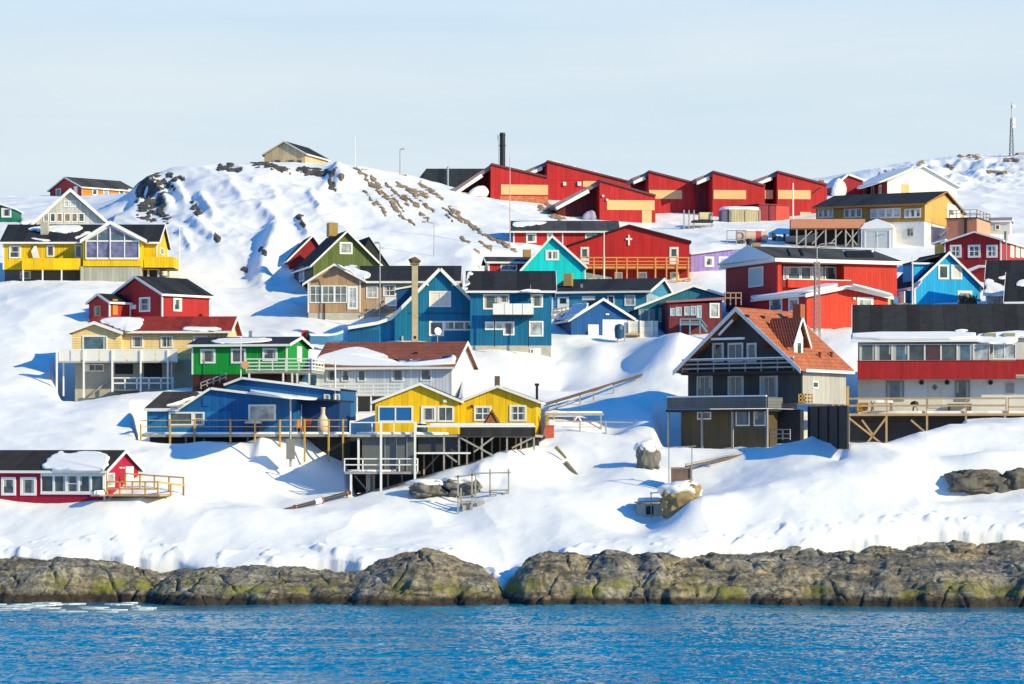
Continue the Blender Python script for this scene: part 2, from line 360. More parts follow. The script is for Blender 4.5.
# drifts and hollows between the houses: column, depth, half widths (columns, metres), height
DRIFTS = [(672,261,30,6,.9),(625,257,30,6,-1.1),(600,262,16,5,.5),(560,262,20,5,-.5),(945,213.5,40,2.3,-1.1),(1000,217.3,55,2.0,1.5),(905,216,24,3,.5),(700,209,26,2.6,.6),(640,210,34,3.5,-.8),(600,236,26,3,-.6),(130,226,60,5,.6),(60,222,60,4,-.5),(230,212,60,3,.35),(400,211,70,3,-.4),(520,216,40,5,.5),(585,224,40,4,-.6),(60,280,40,6,.8),(250,275,40,7,-.8),(200,268,20,6,.7)]
def snow_height(x, y):
    z = ground_base(x, y)
    z = z + .24 * fbm(x / 8, y / 10, 3) + .035 * fbm(x / 1.9 + 9, y / 2.6, 3)
    px = colpx(x, y)
    for a, c, y0, y1, p0, p1, yr_ in PITS:
        zp = CAMH + (HOR - (p0 + (p1 - p0) * (px - a) / (c - a))) * yr_ / FPX
        m = sstep(a - 12, a + 2, px) * sstep(c + 7, c - 3, px) * sstep(y0 - 1.2, y0 + .6, y) * sstep(y1 + 3, y1, y)
        z = z + m * (np.minimum(z, zp + .15 * fbm(x / 2, y / 2, 2)) - z)
    for c, yc, rx, ry, h in DRIFTS: z = z + h * np.exp(-((px - c) / rx) ** 2 - ((y - yc) / ry) ** 2)
    z = z + .36 * (1 - np.abs(fbm(x / 9 + .25 * y / 5, y / 14 + 7, 2)) * 1.6) - .22 + .022 * (1 - np.abs(fbm(x / 3.2 - y / 7, y / 3.4, 3)) * 2)
    hillm = np.exp(-(((px - 250) / 150) ** 2 + ((y - 330) / 28) ** 2) ** 2)
    z = z + hillm * (.9 * ridged(x / 16 + .3 * y / 11, y / 22, 4) - .6)
    ppy = HOR - (z - CAMH) * FPX / y
    for p0, q0, p1, q1, w, h in RIBS:
        dx, dy = p1 - p0, q1 - q0; L2 = dx * dx + dy * dy
        t = np.clip(((px - p0) * dx + (ppy - q0) * dy) / L2, 0, 1); d = np.hypot(px - p0 - t * dx, (ppy - q0 - t * dy) * 1.2) + 3 * fbm(x / 2.5, y / 4, 3)
        z = z + h * np.exp(-(np.clip(d, 0, None) / w) ** 2) * sstep(285, 295, y) * sstep(375, 360, y)
    rm = np.exp(-(((px - 960) / 110) ** 2 + ((y - 405) / 30) ** 2) ** 2)
    z = z + rm * (1.2 * ridged(x / 10, y / 14, 4) - .8)
    e = np.interp(px, EX, EDGE) + 1.5 * fbm(x / 5, x * 0 + 3.3, 2) + .55 * fbm(x / 2.1, x * 0 + 8.3, 2)
    d = y - e
    lump = np.clip(fbm(x / 1.7 + 40, y / 1.3, 2) - .12, 0, 1) * 1.6 * np.exp(-((d - 1.2) / 1.3) ** 2)
    z = z + .55 * lump
    z = z + .05 - .5 * np.exp(-np.clip(d, 0, 9) / .5)
    return np.where(d < 0, z - np.minimum(-d * 9, 6), z)
HX = np.array([-200, 0, 60, 110, 150, 165, 200, 240, 300, 340, 380, 425, 460, 490, 503, 512, 525, 560, 600, 640, 700, 860, 900, 960, 1024, 1250])
HZ = np.array([2.8, 2.7, 2.9, 2.6, 2.0, 1.6, 1.9, 2.2, 2.3, 2.0, 2.6, 3.2, 2.7, 1.7, .4, .9, 2.4, 3.1, 3.0, 3.1, 3.0, 2.9, 2.7, 2.6, 2.8, 2.8])
# whalebacks of gneiss along the shore: column, depth, half widths, height
DOMES = [(60,206.5,135,6,2.9),(-60,207,90,6.5,3.1),(135,205,42,4,2.1),(20,203.5,60,3.2,1.5),(230,203,90,6,2.5),(290,203,85,5.5,2.6),(335,200.5,48,4.5,2.1),(425,201.5,82,6.2,3.5),(395,199,60,4,2.2),(474,199.5,36,4.2,2.0),(205,199.5,48,3.6,1.4),(270,198.6,45,3,1.5),
 (556,201,50,6.0,3.5),(612,201,44,5.6,3.5),(655,201,30,5.2,3.3),(532,200,26,4.6,2.6),(600,198,50,3,1.6),(760,203.5,125,7.6,3.3),(700,200,50,4.6,2.4),(850,203,50,7,3.2),(680,198,40,3.4,1.5),(770,199,60,4,1.6),(840,199,44,3.6,1.8),
 (890,203.5,70,5.6,3.2),(960,200,92,6.2,2.5),(1035,200.5,70,6.4,2.9),(945,206.5,95,5.6,4.2),(1010,206.5,70,5.2,4.2),(880,206.5,60,4.8,4.1),(800,206,70,4.6,4.0),(1130,202,110,7,3.4),(1240,203,110,7,3.2),(-190,207,110,7,3.2),(788,196.2,23,1.3,.75),(836,196,17,1.1,.6),(330,196.6,14,.9,.5),(640,196,14,.9,.5)]
def rock_height(x, y):
    px = colpx(x, y); wx = px + 9 * fbm(x / 3, y / 3, 3); wy = y + .9 * fbm(x / 2.5 + 9, y / 2.5, 3)
    t = np.clip((wy - np.interp(wx, SX, SHORE) - .2) / 7.5, 0, 1); z = np.interp(wx, HX, HZ) * (1 - (1 - t) ** 1.9) ** .8 + np.clip(wy - np.interp(wx, SX, SHORE) - .2, -2, 0)
    for c, yc, rx, ry, h in DOMES:
        q = ((wx - c) / rx) ** 2 + ((wy - yc) / ry) ** 2
        c1 = (h * .97 + .9) * np.clip(1 - q, 0, None) ** .55 - .9; z = np.maximum(z, c1) + .18 * np.exp(-np.abs(z - c1) / .45) * (q < 1)
    lip = sstep(-.5, .4, z)
    z = z + lip * ((.36 * fbm(x / 3.6 + .3 * y, y / 2.4, 4) + .16 * ridged(x / 4 + z / 2.2, z / 1.5 - x / 7, 3) - .1) + .10 * ridged(x / .9 + y / 2, y / .9, 3))
    # bedding ledges dipping to the right, and steep joints
    q = (z + .16 * x + .5 * fbm(x / 4, y / 4, 3)) / .62; fq = q - np.floor(q)
    z = z + lip * .24 * (sstep(.1, .8, fq) - fq)
    sk = x * .9 + y * .55 + 1.1 * fbm(x / 3.5, y / 3.5, 3); j = np.abs(np.mod(sk / 3.1, 1) - .5); k = np.abs(np.mod((x * .75 - y * .7 + fbm(x / 3, y / 3, 2)) / 4.3, 1) - .5)
    z = z - lip * (.42 * np.exp(-(j / .03) ** 2) + .38 * np.exp(-(k / .028) ** 2)) * sstep(-.25, .2, fbm(x / 5 + 3, y / 5, 2))
    return z - lip * np.interp(px, [-200, 0, 150, 350, 420, 480, 520, 700, 1000], [.25, .25, .4, .55, .25, .3, .2, .3, .3]) + lip * .06 * fbm(x / .35, y / .35, 3)
def grid(us, ys): 
    X = us[None, :] * ys[:, None]; Y = np.repeat(ys[:, None], len(us), 1); return X, Y
us = np.concatenate([np.linspace(-.30, -.20, 50)[:-1], np.linspace(-.20, .20, 860), np.linspace(.20, .30, 50)[1:]])
ys = np.concatenate([np.arange(198, 216, .1), np.arange(216, 300, .3), np.arange(300, 400, .42), np.arange(400, 480, 1.2), np.arange(480, 760, 6)])
X, Y = grid(us, ys)
Zs = snow_height(X, Y)
Zs = Zs - np.clip(Y - 545, 0, None) * .12
snow = np_mesh('snow_slope', np.stack([X, Y, Zs], -1).reshape(-1, 3), len(us), len(ys), snow_mat()); tag(snow, kind='structure')
# rock sheet under the snow along the shore
ur = np.linspace(-.27, .27, 1250); yr = np.concatenate([np.arange(193, 207, .085), np.arange(207, 214, .4)])
X2, Y2 = grid(ur, yr); Z2 = rock_height(X2, Y2)
Z2 = np.where(Y2 > 207, Z2 - (Y2 - 207) * .8, Z2)
rk = np_mesh('rocky_shore', np.stack([X2, Y2, Z2], -1).reshape(-1, 3), len(ur), len(yr), rock_mat()); tag(rk, kind='structure')
# bare rock breaking through on the hill and the right ridge: strokes of outcrop, width, height
CRAGS = [(150,182,150,206,13,.75),(140,178,143,206,6,1.2),(158,190,161,208,4,1.2),(163,182,171,188,4,1.3),(170,176,182,180,3,.7),(160,212,166,218,4,.9),(194,206,199,212,4,.9),(220,168,240,170,3,.6),(228,160,232,168,3,.6),(330,184,334,188,4,1.0),(337,172,343,176,4,1.2),(215,236,218,240,2.5,.6),(243,268,246,272,2.5,.6),(262,250,264,255,2.5,.6),(299,218,304,224,3,.8),(258,163,290,172,2.5,.5),(300,170,330,174,3,.6),(252,160,258,166,3,.6),
 (356,168,384,196,2.6,.6),(372,178,400,214,3.2,.7),(386,184,410,206,2.2,.5),(363,190,376,206,2,.5),(398,184,426,196,3.5,.6),(408,190,434,212,2.4,.6),(420,184,442,198,2.4,.5),(376,200,386,214,2.4,.5),(392,196,404,212,1.8,.5),(404,196,418,206,2,.5),(420,214,428,220,2.4,.5),
 (444,208,462,222,2,.5),(450,207,474,228,2.2,.6),(466,222,500,244,2.4,.6),(486,236,516,250,2.2,.5),(478,240,490,248,2,.5),(402,217,414,224,1.6,.4),(446,214,452,220,1.4,.4),(540,208,562,220,4,.8),(546,204,556,212,3,.6),(460,238,468,242,2,.5),(474,250,480,254,2.4,.5),(502,232,506,234,1.6,.4),
 (879,173,881,182,1.5,.8),(886,171,888,179,1.5,.8),(894,169,895,175,1.5,.8),(988,171,1006,174,2.6,1.0),(946,165,954,168,1.6,.7),(1004,159,1018,160,2,.6),(918,165,924,162,1.6,.6),(960,156,980,157,2,.5),(905,190,915,196,2,.5)]
def outcrop(u0, u1, y0, y1, nu, ny, name):
    u = np.linspace((u0 - 512) / FPX, (u1 - 512) / FPX, nu); yy = np.linspace(y0, y1, ny); X3, Y3 = grid(u, yy)
    Z3 = snow_height(X3, Y3); px = colpx(X3, Y3); py = HOR - (Z3 - CAMH) * FPX / Y3
    nn = fbm(X3 / .9, Y3 / 1.8, 4); rust3 = px > 350; up = np.full(X3.shape, -.7)
    px0, py0 = px, py; px = px + 2.6 * fbm(X3 / 1.3, Y3 / 2.6, 3); py = py + 2.6 * fbm(X3 / 1.3 + 31, Y3 / 2.6, 3)
    for p0, q0, p1, q1, w, h in CRAGS:
        dx, dy = p1 - p0, q1 - q0; t = np.clip(((px - p0) * dx + (py - q0) * dy) / (dx * dx + dy * dy), 0, 1)
        d = np.hypot(px - p0 - t * dx, py - q0 - t * dy); up = np.maximum(up, h * (np.exp(-(d / (w * np.where(rust3, .95, 1.3))) ** 2) * np.where(rust3, 1.0 + 1.25 * nn, 1.0 + 1.6 * nn) - .62))
    Z3 = Z3 + np.clip(up, -.7, np.where(rust3, .07, .12)) + .06 * ridged(X3 / .8, Y3 / .8, 3) * (up > -.3) - .04
    o = np_mesh(name, np.stack([X3, Y3, Z3], -1).reshape(-1, 3), nu, ny, HILLROCK); tag(o, kind='structure')
HILLROCK = hill_rock_mat()
outcrop(125, 570, 292, 366, 700, 240, 'hill_rock'); outcrop(860, 1030, 380, 440, 260, 150, 'ridge_rock')
# sea
xs = np.concatenate([[-8000, -1500, -400, -150, -80], np.arange(-48, 48.01, .15), [80, 150, 400, 1500, 8000]]); ysea = np.concatenate([[-8000, -1500, -300, 0, 80], np.arange(112, 199, .19), [215, 240, 262]])
XS, YS = np.meshgrid(xs, ysea)
calm = .0 + .55 + .45 * sstep(-.32, -.05, fbm(XS / 30, YS / 8 + 4, 3))
pxs_ = XS / np.maximum(YS, 50) * FPX + 512; calm = calm * (1 - .8 * sstep(183, 190, YS + 3 * fbm(XS / 9, YS / 4, 2)) * (sstep(330, 200, pxs_) + sstep(720, 860, pxs_)))
ZS = calm * (.085 * ridged(XS / 1.7 + .4 * YS / 2.6, YS / 1.4, 2) + .072 * ridged(XS / .6, YS / .7, 2) + .10 * pnoise(XS / 7, YS / 4.5)) * sstep(48, 40, np.abs(XS)) * sstep(112, 118, YS) * sstep(199, 196, YS)
sea = np_mesh('sea', np.stack([XS, YS, ZS - .24], -1).reshape(-1, 3), len(xs), len(ysea), sea_mat()); tag(sea, kind='structure')
ib = []; fb_ = []; rr_ = random.Random(12)
for k in range(46):
    Yi = rr_.uniform(188, 200.5); cx_ = (rr_.uniform(-60, 150) * (1 if k % 4 else .5) - 512) * Yi / FPX; r_ = rr_.uniform(.15, .8); o_ = len(ib); n_ = 9
    rad = [r_ * rr_.uniform(.6, 1.1) for _ in range(n_)]
    for zz_, kk in ((-.6, 1), (-.19 + .03 * rr_.random(), .9)): ib += [(cx_ + rad[i] * kk * 1.8 * math.cos(i * 6.283 / n_), Yi + rad[i] * kk * math.sin(i * 6.283 / n_), zz_) for i in range(n_)]
    fb_ += [(o_ + i, o_ + (i + 1) % n_, o_ + n_ + (i + 1) % n_, o_ + n_ + i) for i in range(n_)] + [tuple(range(o_ + n_, o_ + 2 * n_))]
im = bpy.data.meshes.new('brash_ice'); im.from_pydata(ib, [], fb_); im.materials.append(plain((.62, .70, .74), .3, .1, 2, name='sea_ice')); ice = link(bpy.data.objects.new('brash_ice', im)); tag(ice, kind='stuff')
def gz(px, Yd):
    """ground height under a column at a depth"""
    x = (px - 512) * Yd / FPX
    return float(snow_height(np.array([[x]]), np.array([[float(Yd)]]))[0, 0])
# ------------------------------------------------------------------ mesh builder (metres, local to a thing)
class MB:
    def __init__(s): s.v = []; s.f = []
    def ext(s, pts, vec):
        """a polygon pushed along a vector"""
        n = len(pts); o = len(s.v); vec = Vector(vec)
        s.v += [tuple(Vector(p)) for p in pts] + [tuple(Vector(p) + vec) for p in pts]
        s.f += [tuple(range(o, o + n)), tuple(range(o + 2 * n - 1, o + n - 1, -1))]
        s.f += [(o + i, o + (i + 1) % n, o + n + (i + 1) % n, o + n + i) for i in range(n)]
        return s
    def box(s, x0, x1, y0, y1, z0, z1):
        return s.ext([(x0, y0, z0), (x1, y0, z0), (x1, y1, z0), (x0, y1, z0)], (0, 0, z1 - z0))
    def beam(s, p, q, w, h=None):
        p = Vector(p); q = Vector(q); d = (q - p).normalized(); h = h or w
        u = d.cross(Vector((0, 0, 1)))
        if u.length < .01: u = Vector((1, 0, 0))
        u.normalize(); k = u.cross(d).normalized()
        return s.ext([p + u * a * w / 2 + k * b * h / 2 for a, b in ((-1, -1), (1, -1), (1, 1), (-1, 1))], q - p)
    def tube(s, p, q, r0, r1=None, n=10):
        p = Vector(p); q = Vector(q); r1 = r0 if r1 is None else r1; d = (q - p).normalized()
        u = d.orthogonal().normalized(); k = d.cross(u); o = len(s.v)
        for c, r in ((p, r0), (q, r1)):
            s.v += [tuple(c + (u * math.cos(2 * math.pi * i / n) + k * math.sin(2 * math.pi * i / n)) * r) for i in range(n)]
        s.f += [tuple(range(o, o + n)), tuple(range(o + 2 * n - 1, o + n - 1, -1))]
        s.f += [(o + i, o + (i + 1) % n, o + n + (i + 1) % n, o + n + i) for i in range(n)]
        return s
    def lathe(s, prof, c=(0, 0, 0), n=14):
        o = len(s.v)
        for r, z in prof: s.v += [(c[0] + r * math.cos(6.28318 * i / n), c[1] + r * math.sin(6.28318 * i / n), c[2] + z) for i in range(n)]
        for j in range(len(prof) - 1):
            s.f += [(o + j * n + i, o + j * n + (i + 1) % n, o + (j + 1) * n + (i + 1) % n, o + (j + 1) * n + i) for i in range(n)]
        s.f += [tuple(range(o, o + n)), tuple(o + (len(prof) - 1) * n + i for i in range(n))]
        return s
    def sheet(s, pts, nrm, th):
        """a slab lying on a plane, its top th above it"""
        return s.ext(pts, Vector(nrm) * th)
    def pillow(s, pts, nrm, th):
        """a layer with a rounded rim, for lying snow"""
        nrm = Vector(nrm).normalized(); pts = [Vector(p) for p in pts]; n = len(pts); c = sum(pts, Vector()) / n; o = len(s.v)
        rings = ((0, .0), (.05 * th, .7), (.4 * th, .94), (1.6 * th, 1.0))
        for inset, h in rings:
            for p in pts:
                d = (c - p); L = d.length
                s.v.append(tuple(p + (d / L if L else d) * min(inset, L * .4) + nrm * th * h))
        for j in range(3): s.f += [(o + j * n + i, o + j * n + (i + 1) % n, o + (j + 1) * n + (i + 1) % n, o + (j + 1) * n + i) for i in range(n)]
        s.f += [tuple(range(o, o + n)), tuple(o + 3 * n + i for i in range(n))]
        return s
    def build(s, name, mat, parent=None, smooth=False):
        me = bpy.data.meshes.new(name); bm = bmesh.new(); vs_ = [bm.verts.new(v) for v in s.v]
        for f in s.f:
            try: bm.faces.new([vs_[i] for i in f])
            except ValueError: pass
        bmesh.ops.recalc_face_normals(bm, faces=bm.faces)
        if smooth:
            for f in bm.faces: f.smooth = True
        bm.to_mesh(me); bm.free(); me.materials.append(mat)
        return link(bpy.data.objects.new(name, me), parent)
def wavy(pts, rnd, n=3, j=.12):
    """round the corners of an outline and make it uneven"""
    for k in range(n):
        q = []
        for i in range(len(pts)):
            a, b = pts[i], pts[(i + 1) % len(pts)]; d = (b - a).length
            q += [a.lerp(b, .22), a.lerp(b, .5) + (Vector((rnd.uniform(-1, 1), rnd.uniform(-1, 1), 0)) * j * min(d, 1.5) * (1, .6, .35)[k] if True else Vector()), a.lerp(b, .78)]
        pts = q
    return pts

WHITE = plain((.78, .78, .76), .5, .06, name='white_paint')
SNOW = snow_mat()
GREYW = plain((.33, .31, .28), .8, .25, 2, name='weathered_wood')
BAREW = plain((.46, .31, .16), .75, .2, 2, name='bare_wood')
YELW = plain((.55, .33, .07), .7, .2, 2, name='oiled_wood')
CONC = plain((.46, .43, .37), .85, .2, .8, name='concrete')
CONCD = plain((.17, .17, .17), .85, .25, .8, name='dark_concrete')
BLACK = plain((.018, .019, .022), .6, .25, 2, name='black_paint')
STEEL = plain((.40, .42, .43), .4, .1, 3, name='galvanised_steel', metal=.6)
GD = glass(); GC = glass((.34, .37, .38)); GM = glass((.055, .075, .085)); GB = glass((.05, .11, .15))

CURTAIN = plain((.42, .42, .40), .7, .15, 9, name='curtain_cloth')
class B:
    """one thing: an Empty at its base; parts are measured along sight lines on its own wall planes, in metres"""
    def __init__(s, name, label, cat, px, py, Y, yaw=0, group=None):
        s.root = bpy.data.objects.new(name, None); s.root.empty_display_size = .5; COL.objects.link(s.root)
        s.o = P(px, py, Y); s.root.location = s.o; s.root.rotation_euler = (0, 0, R(yaw)); tag(s.root, label, cat, group)
        s.M = Matrix.Rotation(-R(yaw), 3, 'Z'); s.eye = s.M @ (Vector((0, 0, CAMH)) - s.o); s.rnd = random.Random(name + label)
    def ray(s, px, py): return s.M @ Vector(((px - 512) / FPX, 1, (HOR - py) / FPX))
    def on(s, px, py, pt, n):
        d = s.ray(px, py); n = Vector(n); return s.eye + d * ((Vector(pt) - s.eye).dot(n) / d.dot(n))
    def X(s, px, y=0): return s.on(px, HOR, (0, y, 0), (0, 1, 0)).x
    def Z(s, py, x=0, y=0):
        w = s.o.y + (s.M.inverted() @ Vector((x, y, 0))).y
        return CAMH + (HOR - py) * w / FPX - s.o.z
    def Y(s, px, x=0): return s.on(px, HOR, (x, 0, 0), (1, 0, 0)).y
    def F(s, px, py, y=0): return s.on(px, py, (0, y, 0), (0, 1, 0))
    def put(s, name, mb, mat, parent=None, smooth=False, label=None):
        o = mb.build(name, mat, parent or s.root, smooth)
        if label: o['label'] = label
        return o
    def box(s, name, mat, x0, x1, y0, y1, z0, z1, parent=None): return s.put(name, MB().box(x0, x1, y0, y1, z0, z1), mat, parent)
    # -- walls
    def frame_of(s, face, at):
        if face == 'F': return (lambda u, v, d: (u, at - d, v))
        if face == 'R': return (lambda u, v, d: (at + d, u, v))
        return (lambda u, v, d: (at - d, u, v))
    def uv(s, face, at, px, py):
        if face == 'F': p = s.on(px, py, (0, at, 0), (0, 1, 0)); return p.x, p.z
        p = s.on(px, py, (at, 0, 0), (1, 0, 0)); return p.y, p.z
    def slab(s, mb, fr, u0, u1, v0, v1, d0, d1):
        a = [fr(u0, v0, d0), fr(u1, v0, d0), fr(u1, v1, d0), fr(u0, v1, d0)]
        b = Vector(fr(u0, v0, d1)) - Vector(a[0]); mb.ext(a, b)
    def win(s, face, at, x0, y0, x1, y1, nx=1, ny=1, g=GD, fr=WHITE, fw=.11, mw=.06, parent=None, sill=False):
        """window measured by its outer frame corners on a wall plane"""
        u0, v1 = s.uv(face, at, x0, y0); u1, v0 = s.uv(face, at, x1, y1)
        if u0 > u1: u0, u1 = u1, u0
        f = s.frame_of(face, at); m = MB(); w = u1 - u0; h = v1 - v0
        s.slab(m, f, u0, u0 + fw, v0, v1, -.02, .07); s.slab(m, f, u1 - fw, u1, v0, v1, -.02, .07)
        s.slab(m, f, u0 + fw, u1 - fw, v0, v0 + fw, -.02, .07); s.slab(m, f, u0 + fw, u1 - fw, v1 - fw, v1, -.02, .07)
        for i in range(1, nx): c = u0 + w * i / nx; s.slab(m, f, c - mw / 2, c + mw / 2, v0 + fw, v1 - fw, -.02, .055)
        for i in range(1, ny): c = v0 + h * i / ny; s.slab(m, f, u0 + fw, u1 - fw, c - mw / 2.2, c + mw / 2.2, -.02, .045)
        wo = s.put('window', m, fr, parent)
        m = MB(); s.slab(m, f, u0 + fw * .5, u1 - fw * .5, v0 + fw * .5, v1 - fw * .5, -.03, .015)
        s.put('pane', m, g, wo)
        if w > .75 and h > .7 and g in (GD, GM, GB) and s.rnd.random() < .75:
            cw_ = w / max(nx, 1)
            for c0 in ((u0 + fw, u0 + fw + w * s.rnd.uniform(.10, .2)), (u1 - fw - w * s.rnd.uniform(.10, .2), u1 - fw))[s.rnd.randint(0, 1) if s.rnd.random() < .4 else 0:]:
                m = MB(); s.slab(m, f, c0[0], c0[1], v0 + fw + h * s.rnd.choice((0, .0, .35)), v1 - fw, .0, .021); s.put('curtain', m, CURTAIN, wo)
        if sill: m = MB(); s.slab(m, f, u0 - .05, u1 + .05, v0 - .07, v0 - .005, -.02, .13); s.put('sill', m, fr, wo)
        return wo
    def door(s, face, at, x0, y0, x1, y1, mat=WHITE, pane=None, fr=None):
        u0, v1 = s.uv(face, at, x0, y0); u1, v0 = s.uv(face, at, x1, y1)
        if u0 > u1: u0, u1 = u1, u0
        f = s.frame_of(face, at); m = MB(); s.slab(m, f, u0, u1, v0, v1, -.02, .05); d = s.put('door', m, mat)
        m = MB(); s.slab(m, f, u1 - .16, u1 - .10, v0 + (v1 - v0) * .47, v0 + (v1 - v0) * .52, .04, .10); s.put('handle', m, STEEL, d)
        if pane:
            m = MB(); h = v1 - v0; w = u1 - u0; s.slab(m, f, u0 + w * .22, u1 - w * .22, v0 + h * .45, v1 - h * .12, .02, .062); s.put('pane', m, pane, d)
        return d
    def panel(s, name, mat, face, at, x0, y0, x1, y1, d0=-.02, d1=.05, parent=None):
        u0, v1 = s.uv(face, at, x0, y0); u1, v0 = s.uv(face, at, x1, y1)
        m = MB(); s.slab(m, s.frame_of(face, at), min(u0, u1), max(u0, u1), v0, v1, d0, d1); return s.put(name, m, mat, parent)
    # -- bodies
    def gable(s, x0, x1, y0, y1, zb, ze, zr, axis, wall, roof, ov=.35, rk=.3, th=.16, trim=WHITE, rp=.5, zf=None, found=None, ze2=None, ends='both', corners=True, bb=.22, wname='wall'):
        """house body under a pitched roof. axis 'x': eaves to the front; 'y': gable to the front. rp: ridge position; ze2: eave height of the far/right side"""
        ze2 = ze if ze2 is None else ze2
        a0, a1 = (y0, y1) if axis == 'x' else (x0, x1); b0, b1 = (x0, x1) if axis == 'x' else (y0, y1)
        c = a0 + (a1 - a0) * rp
        ze = ze + (zr - ze) / (c - a0 + ov) * ov; ze2 = ze2 + (zr - ze2) / (a1 - c + ov) * ov      # eaves are measured at the roof edge
        s.ze = ze
        pt = (lambda a, b, z: (b, a, z)) if axis == 'x' else (lambda a, b, z: (a, b, z))
        s.put(wname, MB().ext([pt(a0, b0, zb), pt(a1, b0, zb), pt(a1, b0, ze2), pt(c, b0, zr), pt(a0, b0, ze)], Vector(pt(0, b1 - b0, 0))), wall)
        k1 = (zr - ze) / (c - a0); k2 = (zr - ze2) / (a1 - c); g = .004
        def chev(up, lo, o1, o2):
            """chevron between offsets lo and up above the wall line"""
            return [(a0 - o1, ze - k1 * o1 + lo), (c, zr + lo), (a1 + o2, ze2 - k2 * o2 + lo), (a1 + o2, ze2 - k2 * o2 + up), (c, zr + up), (a0 - o1, ze - k1 * o1 + up)]
        ro = s.put('roof', MB().ext([pt(a, b0 - rk, z) for a, z in chev(th, g, ov, ov)], Vector(pt(0, b1 - b0 + 2 * rk, 0))), roof)
        for e in ('near', 'far'):
            if ends not in ('both', e): continue
            bp = (b0 - rk - .055) if e == 'near' else (b1 + rk + .005)
            s.put('bargeboard', MB().ext([pt(a, bp, z) for a, z in chev(th + .03, th - bb, ov + .01, ov + .01)], Vector(pt(0, .05, 0))), trim)
        fo = .03
        for (aa, zz, sg) in ((a0 - ov, ze - k1 * ov, -1), (a1 + ov, ze2 - k2 * ov, 1)):
            if axis == 'x' and sg > 0: continue
            q = aa + (.004 if sg > 0 else -.054)
            s.put('fascia', MB().ext([pt(q, b0 - rk + fo, zz - .06), pt(q + .05, b0 - rk + fo, zz - .06), pt(q + .05, b0 - rk + fo, zz + th - .02), pt(q, b0 - rk + fo, zz + th - .02)], Vector(pt(0, b1 - b0 + 2 * rk - 2 * fo, 0))), trim)
        if corners:
            cw = .11
            for cx, cy in ((x0, y0), (x1, y0), (x0 if axis == 'y' else x1, y1)):
                zt = (ze if cy == y0 else ze2) if axis == 'x' else (ze if cx == x0 else ze2)
                sx_ = -1 if cx == x0 else 1; sy_ = -1 if cy == y0 else 1
                s.put('corner_board', MB().box(min(cx + sx_ * .03, cx - sx_ * cw), max(cx + sx_ * .03, cx - sx_ * cw), min(cy + sy_ * .03, cy - sy_ * cw), max(cy + sy_ * .03, cy - sy_ * cw), zb, zt - .02), trim)
        if found: s.box('foundation', found, x0 + .04, x1 - .04, y0 + .04, y1 - .04, zb - (zf or 4), zb - .003)
        n1 = Vector(pt(-(zr - ze), 0, c - a0)).normalized(); n2 = Vector(pt(zr - ze2, 0, a1 - c)).normalized()
        s.roof_ob = ro
        return {'a': (Vector(pt(c, b0, zr + th)), n1), 'b': (Vector(pt(c, b0, zr + th)), n2), 'roof': ro}
    def snow_on(s, plane, pix, th=.2, parent=None, j=.3, name='roof_snow'):
        """lying snow: outline measured on the roof plane"""
        pt, n = plane; th *= .62; pts = [s.on(x, y, pt, n) for x, y in pix]
        return s.put(name, MB().pillow([p + n * .01 for p in wavy(pts, s.rnd, 2, j)], n, th), SNOW, parent or s.roof_ob, smooth=True)
    def chimney(s, mat, px0, px1, py0, py1, y, d=None, cap=True):
        x0, x1 = s.X(px0, y), s.X(px1, y); d = d or (x1 - x0)
        c = s.put('chimney', MB().box(x0, x1, y, y + d, s.Z(py1, x0, y), s.Z(py0, x0, y)), mat, s.roof_ob)
        if cap: z = s.Z(py0, x0, y)
    # -- decks and rails
    def rail(s, name, mat, p, q, h=1.0, n=6, rails=(1.0, .5), w=.07, parent=None, balusters=0, rw=None):
        p = Vector(p); q = Vector(q); m = MB(); rw = rw or w; up = Vector((0, 0, 1))
        for i in range(n + 1): a = p.lerp(q, i / n); m.beam(a, a + up * h, w)
        for r in rails: m.beam(p + up * (h * r - rw / 2), q + up * (h * r - rw / 2), rw, rw)
        for i in range(balusters):
            a = p.lerp(q, (i + .5) / balusters); m.beam(a + up * .08, a + up * (h - .05), w * .45)
        return s.put(name, m, mat, parent)
    def post(s, mat, x, y, z0, z1, w=.12, parent=None, name='post'): return s.put(name, MB().box(x - w / 2, x + w / 2, y - w / 2, y + w / 2, z0, z1), mat, parent)
def poly(s, pix, y0, D, wall, roof, edges, th=.16, ov=.2, trim=WHITE, drop=0, name='wall', bb=.18):
    """body with an irregular front outline; roof slabs on the listed outline edges"""
    pts = [s.F(x, y, y0) for x, y in pix]
    w = s.put(name, MB().ext(pts, (0, D, 0)), wall)
    pl = []
    for i in edges:
        a, b = pts[i], pts[(i + 1) % len(pts)]
        if a.x > b.x: a, b = b, a
        d = (b - a).normalized(); n = Vector((-d.z, 0, d.x)); a2 = a + n * .005 - Vector((0, ov, 0)); b2 = b + n * .005 - Vector((0, ov, 0))
        r = s.put('roof', MB().ext([a2, b2, b2 + n * th, a2 + n * th], (0, D + 2 * ov, 0)), roof); s.roof_ob = r
        if trim: s.put('bargeboard', MB().ext([a2 - n * (bb - th), b2 - n * (bb - th), b2 + n * (th + .02), a2 + n * (th + .02)], (0, -.05, 0)), trim)
        pl.append((a2 + n * th, n))
    return pts, pl
B.poly = poly

DARKROOF = felt((.022, .024, .028), 1.1); DARKROOFY = felt((.022, .024, .028), 1.1, 'y')
GREYROOF = felt((.055, .055, .052), 1.2); BRICK = plain((.36, .24, .08), .8, .2, 5, name='yellow_brick')
TILER = tile((.46, .135, .05)); TILEB = tile((.27, .075, .035)); REDROOF = felt((.24, .028, .02), .8, seam=.85)

